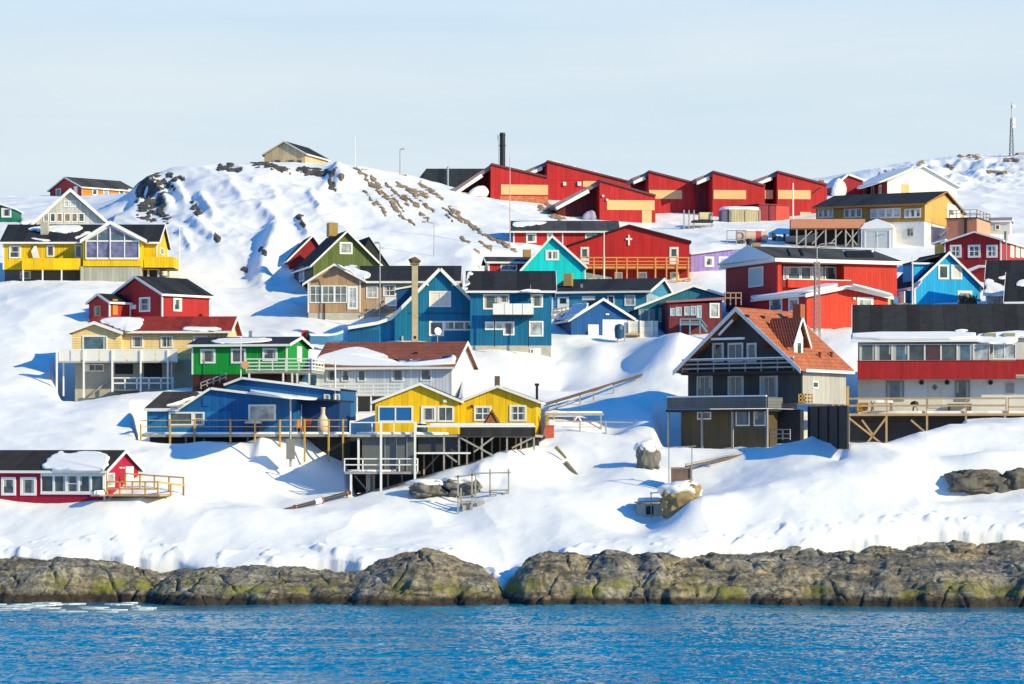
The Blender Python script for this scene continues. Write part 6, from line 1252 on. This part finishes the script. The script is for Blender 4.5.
# ================================================================== between the houses
b = B('board_fence', 'dark vertical board fence with a snowdrift at its foot between chalet and terrace house', 'fence', 809, 443, 225.5, -72)
x1 = b.X(848); b.put('boards', MB().ext([(0, 0, -.5), (x1, 0, b.Z(449, x1)), (x1, 0, b.Z(405.5, x1)), (0, 0, b.Z(406.5))], (0, .08, 0)), clad((.034, .033, .034), .2))
for k in range(5): b.put('post', MB().box(x1 * k / 4 - .06, x1 * k / 4 + .06, -.1, -.01, -.4 + (b.Z(449, x1) + .4) * k / 4, b.Z(406, x1 * k / 4)), BLACK)
b = B('wood_stack', 'upright timber bundle and pale crates beside the chalet wall', 'timber', 832, 409, 237, 0)
for k, (px, p1) in enumerate(((833, 388), (836, 386), (839, 389), (842, 385), (845, 387), (848, 386))): b.post(YELW if k % 2 else GREYW, b.X(px), .2 * (k % 2), -.8, b.Z(p1), .2, None, 'plank')
b.box('crate', plain((.5, .46, .38)), b.X(813), b.X(826), -.6, .3, -.9, b.Z(389)); b.box('crate_lid', WHITE, b.X(812.5), b.X(826.5), -.65, .35, b.Z(388.9), b.Z(387.8))
b = B('pallet', 'small yellow pallet standing at the chalet terrace end', 'pallet', 799, 403, 229.5, 0)
b.rail('slats', YELW, (0, 0, 0), (b.X(812), 0, 0), .75, 4, (1., .6, .2), .1)
b = B('oil_tank', 'horizontal pale pink tank with a red patch on snowy supports', 'tank', 737, 243, 318, 0)
L = b.X(767); b.put('shell', MB().tube((0, 0, .75), (L, 0, .75), .62, .62, 18).tube((-.12, 0, .75), (0, 0, .75), .4, .62, 18).tube((L, 0, .75), (L + .12, 0, .75), .62, .4, 18), plain((.60, .44, .36), .7)); b.put('patch', MB().tube((L - 1.3, 0, .75), (L - .7, 0, .75), .635, .635, 18), plain((.55, .05, .04)))
for x in (.5, L - .6): b.box('saddle', CONCD, x - .15, x + .15, -.6, .6, -1, .3)
b.rail('frame', GREYW, (-1.2, -.8, -.6), (.9, -.8, -.6), 2.0, 2, (1., .5), .1); b.put('tank_snow', MB().pillow(wavy([Vector((.2, -.3, 1.34)), Vector((L - .2, -.3, 1.34)), Vector((L - .2, .3, 1.34)), Vector((.2, .3, 1.34))], b.rnd), (0, 0, 1), .2), SNOW)
b = B('brick_stub', 'yellow brick chimney stub with a black stove pipe above the violet house', 'chimney', 752, 252, 309, 0)
b.box('stub', BRICK, .1, b.X(760.5), 0, .9, -.5, b.Z(243)); b.put('stove_pipe', MB().tube((-.35, -.1, -.6), (-.35, -.1, b.Z(241)), .3, .28, 12).tube((-.35, -.1, b.Z(241)), (-.35, -.1, b.Z(239)), .4, .3, 12), BLACK)
b = B('scaffold', 'timber and steel scaffold with a cream box left of the red halls', 'scaffold', 683, 238, 332, 6)
for px in (684, 689, 694, 712): b.post(GREYW, b.X(px), 0, -1, b.Z(210 if px < 700 else 212), .13)
for py in (226, 233, 238): b.put('ledger', MB().beam(b.F(683, py, 0), b.F(714, py - 1, 0), .12), GREYW)
for p, q in (((684, 238), (694, 226)), ((700, 236), (712, 226)), ((694, 233), (703, 226))): b.put('brace', MB().beam(b.F(*p, .05), b.F(*q, .05), .1), GREYW)
b.box('box', plain((.62, .50, .30)), b.X(700), b.X(711), .2, 1.2, b.Z(219), b.Z(212)); b.box('platform', BLACK, b.X(693), b.X(713), -.3, 1.3, b.Z(222), b.Z(220)); b.box('lower_box', plain((.5, .42, .30)), b.X(692), b.X(712), .3, 1.2, -1, b.Z(233.5))
def boat(label, px, py, Yd, yaw, L, mat, trim, cover=None):
    b = B('boat', label, 'boat', px, py, Yd, yaw); n = 9; m = MB(); rows = []
    for i in range(n):
        t = i / (n - 1); w = .75 * (1 - max(0, (t - .45) / .55) ** 2) + .02; z = .35 * max(0, (t - .55) / .45) ** 2
        rows.append([(t * L, -w, .75 + z), (t * L, -w * .75, .25 + z * .8), (t * L, 0, 0 + z), (t * L, w * .75, .25 + z * .8), (t * L, w, .75 + z)])
    o = 0; m.v = [p for r in rows for p in r]
    m.f = [(i * 5 + j, i * 5 + j + 1, (i + 1) * 5 + j + 1, (i + 1) * 5 + j) for i in range(n - 1) for j in range(4)] + [(0, 1, 2, 3, 4)]
    b.put('hull', m, mat); m = MB()
    m.v = [p for r in rows for p in ((r[0][0], r[0][1] * .97, r[0][2] - .04), (r[0][0], 0, r[0][2] + .22), (r[4][0], r[4][1] * .97, r[4][2] - .04))]
    m.f = [(i * 3 + j, i * 3 + j + 1, (i + 1) * 3 + j + 1, (i + 1) * 3 + j) for i in range(n - 1) for j in range(2)]
    b.put('cover', m, cover or SNOW); b.box('outboard', BLACK, -.3, -.02, -.18, .18, .3, 1.15)
    for s in (-1, 1): b.put('gunwale', MB().beam(rows[0][0 if s < 0 else 4], rows[4][0 if s < 0 else 4], .08).beam(rows[4][0 if s < 0 else 4], rows[8][0 if s < 0 else 4], .08), trim)
    return b
boat('blue and white boat laid up in the snow behind the brown tiled roof', 309, 344, 259, 14, 3.2, plain((.05, .22, .42), .4), WHITE)
boat('snow covered boat laid up on the slope below the salmon terrace, left', 775, 243, 319, 20, 3.4, plain((.14, .26, .36), .5), WHITE)
boat('snow covered boat nearest the terrace posts on the upper slope', 786, 244, 317, -12, 3.6, plain((.16, .20, .24), .5), GREYW)
b = B('crate', 'small red crate at the gable of the green house', 'crate', 302, 336, 259, 10); b.box('box', plain((.45, .02, .05)), 0, .6, 0, .6, -.5, .55); b.box('lid', WHITE, -.04, .64, -.04, .64, .553, .62)
b = B('satellite_dish', 'white dish on a short pole before the blue gabled house', 'dish', 437.5, 343, 259, 0)
b.put('post', MB().tube((0, 0, -1.5), (0, 0, b.Z(333)), .05), STEEL); b.put('dish', MB().tube((0, -.05, b.Z(331.5)), (.06, -.16, b.Z(331.2)), .3, .36, 16), WHITE)
# ---- deck furniture
b = B('chiminea', 'pale bottle-shaped garden stove on the blue house deck', 'stove', 323, 432.5, 231.8, 0)
b.put('body', MB().lathe([(.36, 0), (.44, .05), (.46, .5), (.45, .95), (.36, 1.2), (.22, 1.4), (.17, 1.55), (.17, 1.95), (.2, 2.0), (.2, 2.08)], (0, 0, 0), 16), plain((.62, .50, .40), .8), smooth=True)
def bench(label, px, py, Yd, mat, w=1.5):
    b = B('picnic_table', label, 'table', px, py, Yd, 0)
    b.put('tabletop', MB().box(0, w, -.4, .4, .68, .75), mat); b.put('table_snow', MB().pillow(wavy([Vector((.05, -.38, .75)), Vector((w - .05, -.38, .75)), Vector((w - .05, .38, .75)), Vector((.05, .38, .75))], b.rnd), (0, 0, 1), .2), SNOW)
    for y in (-.75, .6): b.put('seat', MB().box(0, w, y, y + .22, .42, .47), mat)
    for x in (.2, w - .2):
        for s in (-1, 1): b.put('leg', MB().beam((x, s * .65, 0), (x, s * .2, .68), .09), mat)
bench('brown picnic table with snow on top before the blue house picture window', 245, 432.5, 232, plain((.30, .10, .04), .7)); bench('low snow covered table on the timber terrace of the right edge house', 870, 411.5, 239.6, plain((.35, .22, .2), .7), 2.0)
def chair(label, px, py, Yd, mat, yaw=0):
    b = B('deck_chair', label, 'chair', px, py, Yd, yaw)
    b.put('seat', MB().box(0, .55, -.5, 0, .38, .44), mat); b.put('backrest', MB().ext([(0, 0, .42), (.55, 0, .42), (.55, .3, 1.1), (0, .3, 1.1)], (0, .05, 0)), mat)
    for x in (.04, .5):
        for y in (-.46, -.04): b.put('leg', MB().box(x - .03, x + .03, y - .03, y + .03, 0, .38), mat)
chair('orange brown deck chair by the right end of the blue house front wall', 279, 432.5, 232.2, plain((.36, .13, .04), .7)); chair('orange brown deck chair near the blue house porch door', 295, 432.5, 232.2, plain((.40, .15, .04), .7), 20)
chair('red folding chair leaning beside the pale garden stove', 304, 432, 233, plain((.50, .05, .03), .6), -30)
b = B('play_house', 'small brown triangular wooden playhouse on the cabin deck', 'playhouse', 482.5, 426.5, 226, -4)
xr = b.X(500.5); h = b.Z(411); wd = plain((.34, .13, .045), .8, .2); b.put('front', MB().ext([(.1, 0, 0), (xr - .1, 0, 0), (xr / 2, 0, h - .12)], (0, .9, 0)), wd)
for s in (0, 1): b.put('roof', MB().ext([(0 if s == 0 else xr, -.1, 0), (xr / 2, -.1, h), (xr / 2, -.1, h + .1), (-.1 if s == 0 else xr + .1, -.1, .02)], (0, 1.1, 0)), plain((.20, .07, .03), .8, .2))
b.put('opening', MB().ext([(xr * .35, -.005, .1), (xr * .65, -.005, .1), (xr / 2, -.005, h * .5)], (0, -.02, 0)), wd)
b = B('barrel', 'dark green round covered barrel on the left cabin deck', 'barrel', 422, 433, 224, 0); b.put('body', MB().lathe([(.38, 0), (.46, .2), (.47, .45), (.36, .7), (.15, .8)], (0, 0, 0), 16), plain((.03, .06, .05), .5), smooth=True); b.put('lid_snow', MB().lathe([(.3, .74), (.26, .84), (.1, .88)], (0, 0, 0), 14), SNOW, smooth=True)
b = B('crate', 'yellow timber crate on the left end of the terrace house deck', 'crate', 857.5, 412, 239.8, 0); b.box('box', plain((.62, .36, .05), .7), 0, .85, 0, .7, 0, .8); b.rail('slats', YELW, (0, -.05, 0), (.85, -.05, 0), .8, 3, (1., .6, .25), .08)
b = B('kettle_grill', 'round black kettle grill beside the terrace house door', 'grill', 914.5, 412.5, 239.8, 0); b.put('bowl', MB().lathe([(.05, .45), (.3, .55), (.38, .72), (.3, .9), (.05, 1.0)], (0, 0, 0), 16), BLACK, smooth=True)
for a in (0, 2.1, 4.2): b.put('leg', MB().beam((.15 * math.cos(a), .15 * math.sin(a), .5), (.32 * math.cos(a), .32 * math.sin(a), 0), .05), BLACK)
b = B('dining_table', 'dark garden table under the right window of the terrace house', 'table', 948, 412.5, 239.9, 0); b.box('tabletop', BLACK, 0, 2.0, -.4, .4, .68, .74)
for x in (.1, 1.9):
    for y in (-.35, .35): b.box('leg', BLACK, x - .04, x + .04, y - .04, y + .04, 0, .68)
b = B('rubbish_bin', 'orange red bin at the right corner of the right yellow cabin', 'bin', 545, 437, 231.5, 0); b.box('body', plain((.50, .10, .05), .6), 0, .75, 0, .6, -.6, .9); b.box('lid', plain((.42, .08, .04), .6), -.04, .79, -.04, .64, .903, .97)
# ================================================================== pipes, bridges and racks in the snow
b = B('pipe', 'long dark insulated pipe with rusty collars running down to the shore slope', 'pipe', 350, 493, 220, 0)
A = b.F(350, 492.5, 0); E = b.on(250, 519.5, (0, -6.5, 0), (0, 1, 0)); b.put('casing', MB().tube(A, E, .17, .13, 10), plain((.045, .045, .045), .6))
for t in (.03, .28, .55, .8): p = A.lerp(E, t); q = A.lerp(E, t + .012); b.put('collar', MB().tube(p, q, .21, .21, 10), plain((.42, .10, .04), .8)); b.put('support', MB().box(p.x - .06, p.x + .06, p.y - .06, p.y + .06, p.z - .8, p.z - .12), plain((.35, .12, .06)))
b.put('snowy_joint', MB().tube(A.lerp(E, .30), A.lerp(E, .36), .24, .2, 10), SNOW)
b = B('pole', 'thin pole lying half buried in the lower snow field', 'pole', 232, 522.5, 213.2, 0); b.put('shaft', MB().tube((0, 0, .1), b.on(201, 530, (0, -2.2, 0), (0, 1, 0)) + Vector((0, 0, .05)), .06, .04, 8), GREYW)
b = B('pipe', 'long brown timber-cased pipe climbing the slope behind the right yellow cabin', 'pipe', 545, 405, 240, 0)
A = b.F(545, 404.5, 0); E = b.on(657, 370.5, (0, 14, 0), (0, 1, 0)); b.put('casing', MB().tube(A, E, .14, .12, 8), plain((.10, .075, .055), .8, .3)); m = MB()
for t in (.1, .3, .42, .6, .8): p = A.lerp(E, t); b.put('support', MB().box(p.x - .06, p.x + .06, p.y - .06, p.y + .06, p.z - 1.2, p.z - .1), GREYW)
b.put('side_rail', MB().beam(b.F(548, 410, -.5), b.on(612, 385, (0, 8, 0), (0, 1, 0)), .09), GREYW)
b = B('footbridge', 'narrow grey timber footbridge with snow on its planks right of the yellow cabins', 'bridge', 545, 419, 237.5, 3)
L = b.X(604); b.put('planks', MB().box(0, L, 0, 1.0, b.Z(415.5), b.Z(413)), GREYW); b.put('plank_snow', MB().pillow(wavy([Vector((.1, .05, b.Z(413))), Vector((L - .1, .05, b.Z(413))), Vector((L - .1, .95, b.Z(413))), Vector((.1, .95, b.Z(413)))], b.rnd), (0, 0, 1), .16), SNOW)
for t in (.15, .5, .95): b.post(GREYW, L * t, .1, -1.8, b.Z(415.5) - .004, .12)
for p, q in (((570, 427), (578, 416)), ((585, 427), (578, 416))): b.put('brace', MB().beam(b.F(*p, .1), b.F(*q, .1), .1), WHITE)
b = B('footbridge', 'lower footbridge on a dark beam with a thin handrail right of the yellow cabins', 'bridge', 555, 441, 232.5, 3)
L = b.X(608); b.put('beam', MB().box(0, L, 0, 1.0, b.Z(439.5), b.Z(437)), BLACK); b.put('plank_snow', MB().pillow(wavy([Vector((.05, .0, b.Z(437))), Vector((L - .1, .0, b.Z(437))), Vector((L - .1, .95, b.Z(437))), Vector((.05, .95, b.Z(437)))], b.rnd), (0, 0, 1), .2), SNOW)
for px in (580, 606): b.post(GREYW, b.X(px), .05, -1, b.Z(421), .11)
b.put('handrail', MB().beam(b.F(555, 421, .05), b.F(633, 422.5, .05), .09).beam(b.F(562, 427, .05), b.F(606, 427, .05), .07), GREYW)
b.box('end_post', plain((.30, .14, .08)), b.X(603.5), b.X(608), -.1, .3, -2.0, b.Z(444))
b = B('drying_rack', 'grey timber fish drying rack standing alone in the snow', 'rack', 457, 512, 214.4, 0)
for px, p0, p1, y in ((458, 514, 475, 0), (472, 513, 474, 0), (475.5, 511, 473, 1.4), (490, 502, 469, 1.6), (508.5, 502, 469, 1.6), (461, 512, 488, 1.0)): x = b.X(px, y); b.post(GREYW, x, y, b.Z(p0 + 4, x, y), b.Z(p1, x, y), .12)
for p, q, y in (((455, 477), (479, 474), .0), ((456, 497), (476, 496), .0), ((470, 473.5), (511, 472.5), 1.5), ((489, 490.5), (508, 490), 1.5), ((458, 503), (474, 502), .05)): b.put('rail', MB().beam(b.F(*p, y), b.F(*q, y), .12), GREYW)
for p, q in (((490, 490), (500, 500)), ((508, 490), (499, 500)), ((458, 497), (472, 512))): b.put('brace', MB().beam(b.F(*p, 1.45), b.F(*q, 1.45), .09), GREYW)
for px, w in ((462.5, .75), (477, .6)): b.box('crate', plain((.42, .36, .28), .8), b.X(px), b.X(px) + w, .2, .9, b.Z(513), b.Z(501))
b = B('rusty_box', 'rust brown plywood box under a thin pole frame on the slope', 'box', 671, 488, 217.5, -8)
b.box('body', plain((.20, .13, .09), .85, .4, 2), 0, b.X(690.5), 0, 1.0, -1.5, b.Z(468.5)); b.box('edge', plain((.40, .30, .18), .8), -.04, b.X(691), -.05, 1.04, b.Z(468.3), b.Z(467.2))
for px in (669, 692): b.post(STEEL, b.X(px), -.1, -1, b.Z(446), .07)
b.put('frame_bar', MB().beam(b.F(668, 447.5, -.1), b.F(696, 446, -.1), .07), GREYW)
b = B('kennel', 'pale board dog kennel with a dark doorway half buried in snow', 'kennel', 637, 516.5, 214, 0)
xr = b.X(662); b.box('boards', clad((.50, .46, .38), .15), 0, xr, 0, 1.2, -.6, b.Z(503.5)); b.put('roof', MB().ext([(-.15, -.2, b.Z(503.3)), (xr + .1, -.2, b.Z(502.4)), (xr + .1, -.2, b.Z(501.2)), (-.15, -.2, b.Z(502))], (0, 1.6, 0)), GREYW)
b.panel('doorway', BLACK, 'F', 0, 646, 506, 653.5, 514.5, -.02, .015); b.put('roof_snow', MB().pillow(wavy([Vector((.1, .1, b.Z(501.6))), Vector((xr, .1, b.Z(501.2))), Vector((xr, 1.2, b.Z(501.2))), Vector((.1, 1.2, b.Z(501.6)))], b.rnd), (0, 0, 1), .3), SNOW); b.post(GREYW, b.X(651), -.2, -.5, b.Z(492), .08); b.put('bar', MB().beam(b.F(650, 493, -.2), b.F(669, 492, -.2), .09), GREYW)
b = B('timber_walkway', 'snow dusted timber walkway climbing to the foot of the brown chalet', 'walkway', 688, 476, 221, 0)
A = b.F(686, 467, 0); E = b.on(752, 453, (0, 5, 0), (0, 1, 0)); b.put('stringer', MB().beam(A, E, .25, .18), plain((.13, .10, .075), .9, .3)); b.put('handrail', MB().beam(A + Vector((0, .7, .2)), E + Vector((0, .7, .2)), .1), GREYW)
for t in (.05, .35, .7): p = A.lerp(E, t); b.put('post', MB().box(p.x - .07, p.x + .07, p.y - .07, p.y + .07, p.z - 1.2, p.z - .1), GREYW)
b = B('driftwood', 'two weathered sticks poking from the snow below the right yellow cabin', 'sticks', 556, 455, 226, 0)
b.put('stick', MB().tube(b.F(556, 447, 0), b.F(566, 458, -.6), .16, .1, 7), plain((.22, .19, .10), .9, .3)); b.put('stick', MB().tube(b.F(566, 463, -1), b.F(580, 478, -2.6), .2, .1, 7), plain((.2, .18, .10), .9, .3))
b = B('crate', 'orange box on the hilltop ridge beside the skyline lamp', 'crate', 396, 178, 357, 0); b.box('box', plain((.50, .28, .10), .8), 0, 1.3, 0, 1, -1, .35); b.box('lid', plain((.42, .22, .08), .8), -.05, 1.35, -.05, 1.05, .353, .45)
b = B('crate', 'small ochre box by the faint flagpole on the crest', 'crate', 361.5, 175, 354, 0); b.box('box', plain((.42, .30, .12), .8), 0, .75, 0, .7, -1, .75); b.box('band', BLACK, -.02, .2, -.02, .72, .1, .78)
b = B('sign_stand', 'dark blue rounded board on two posts in front of the blue garage', 'stand', 617, 352, 267, 10)
for x in (.05, .75): b.post(GREYW, x, 0, -1, b.Z(326), .1)
b.put('board', MB().lathe([(.05, 0), (.42, .12), (.5, .9), (.42, 1.3), (.1, 1.45)], (.25, .1, b.Z(339)), 12), plain((.012, .07, .16), .5)); b.put('cross_bar', MB().beam((0, 0, b.Z(331)), (.8, 0, b.Z(331)), .09), GREYW)
# ================================================================== boulders
from mathutils import noise as mn
def boulder(label, px, py, w, h, Yd, seed, mat, snowcap=True, d=None):
    """rock: a noise-carved block with flat facets; px, py is the middle of its foot"""
    b = B('boulder', label, 'rock', px, py, Yd, 0); s = Yd / FPX; w *= s; h *= s; d = d or w * .7
    bm = bmesh.new(); bmesh.ops.create_icosphere(bm, subdivisions=5, radius=1); off = Vector((seed * 7.1, seed * 3.3, seed))
    for v in bm.verts:
        p0 = v.co.normalized(); p = Vector([math.copysign(abs(q) ** .62, q) for q in p0]); n = mn.fractal(p * 1.3 + off, 1, 2.1, 4); c = mn.cell(p * 2.2 + off) * .12; r = 1 + .34 * n + c - .1 * abs(mn.noise(p * 4 + off))
        v.co = Vector((p.x * r * w / 2, p.y * r * d / 2, p.z * r * h * .55 + h * .42))
    for f in bm.faces: f.smooth = True
    me = bpy.data.meshes.new('stone'); bm.to_mesh(me); bm.free(); me.materials.append(mat); link(bpy.data.objects.new('stone', me), b.root)
    if snowcap:
        bm = bmesh.new(); bmesh.ops.create_icosphere(bm, subdivisions=4, radius=1)
        for v in bm.verts: p = v.co.normalized(); r = 1 + .2 * mn.fractal(p * 1.7 + off, 1, 2, 3); v.co = Vector((p.x * r * w * .56 - .06 * w, p.y * r * d * .55 + .1 * d, p.z * r * h * .30 + h * .84))
        for f in bm.faces: f.smooth = True
        me = bpy.data.meshes.new('snow_cap'); bm.to_mesh(me); bm.free(); me.materials.append(SNOW); link(bpy.data.objects.new('snow_cap', me), b.root)
    return b
RK = rock_mat()
BRK = plain((.30, .22, .11), .9, .45, 1.2, name='brown_stone'); DRK = plain((.12, .11, .095), .9, .75, 1.6, name='dark_stone'); GRK = plain((.17, .16, .14), .9, .4, 1.5, name='grey_stone')
boulder('grey boulder under a thick snow hood in the middle of the slope', 648, 470, 21, 26, 222.5, 1, GRK)
boulder('large brown angular boulder at the left foot of the right snow bank', 683, 522, 40, 36, 212, 2, BRK, True, 2.2)
boulder('dark split outcrop under an overhanging drift near the right edge', 976, 492, 54, 21, 215, 3, DRK, False)
boulder('dark outcrop cut by the right edge of the snow bank', 1020, 496, 44, 26, 214.8, 4, DRK, False)
boulder('grey rounded boulder in the snow left of the drying rack', 428, 496, 36, 15, 218, 5, GRK)
boulder('grey rounded boulder just behind the drying rack', 464, 496, 34, 18, 218.3, 6, GRK)
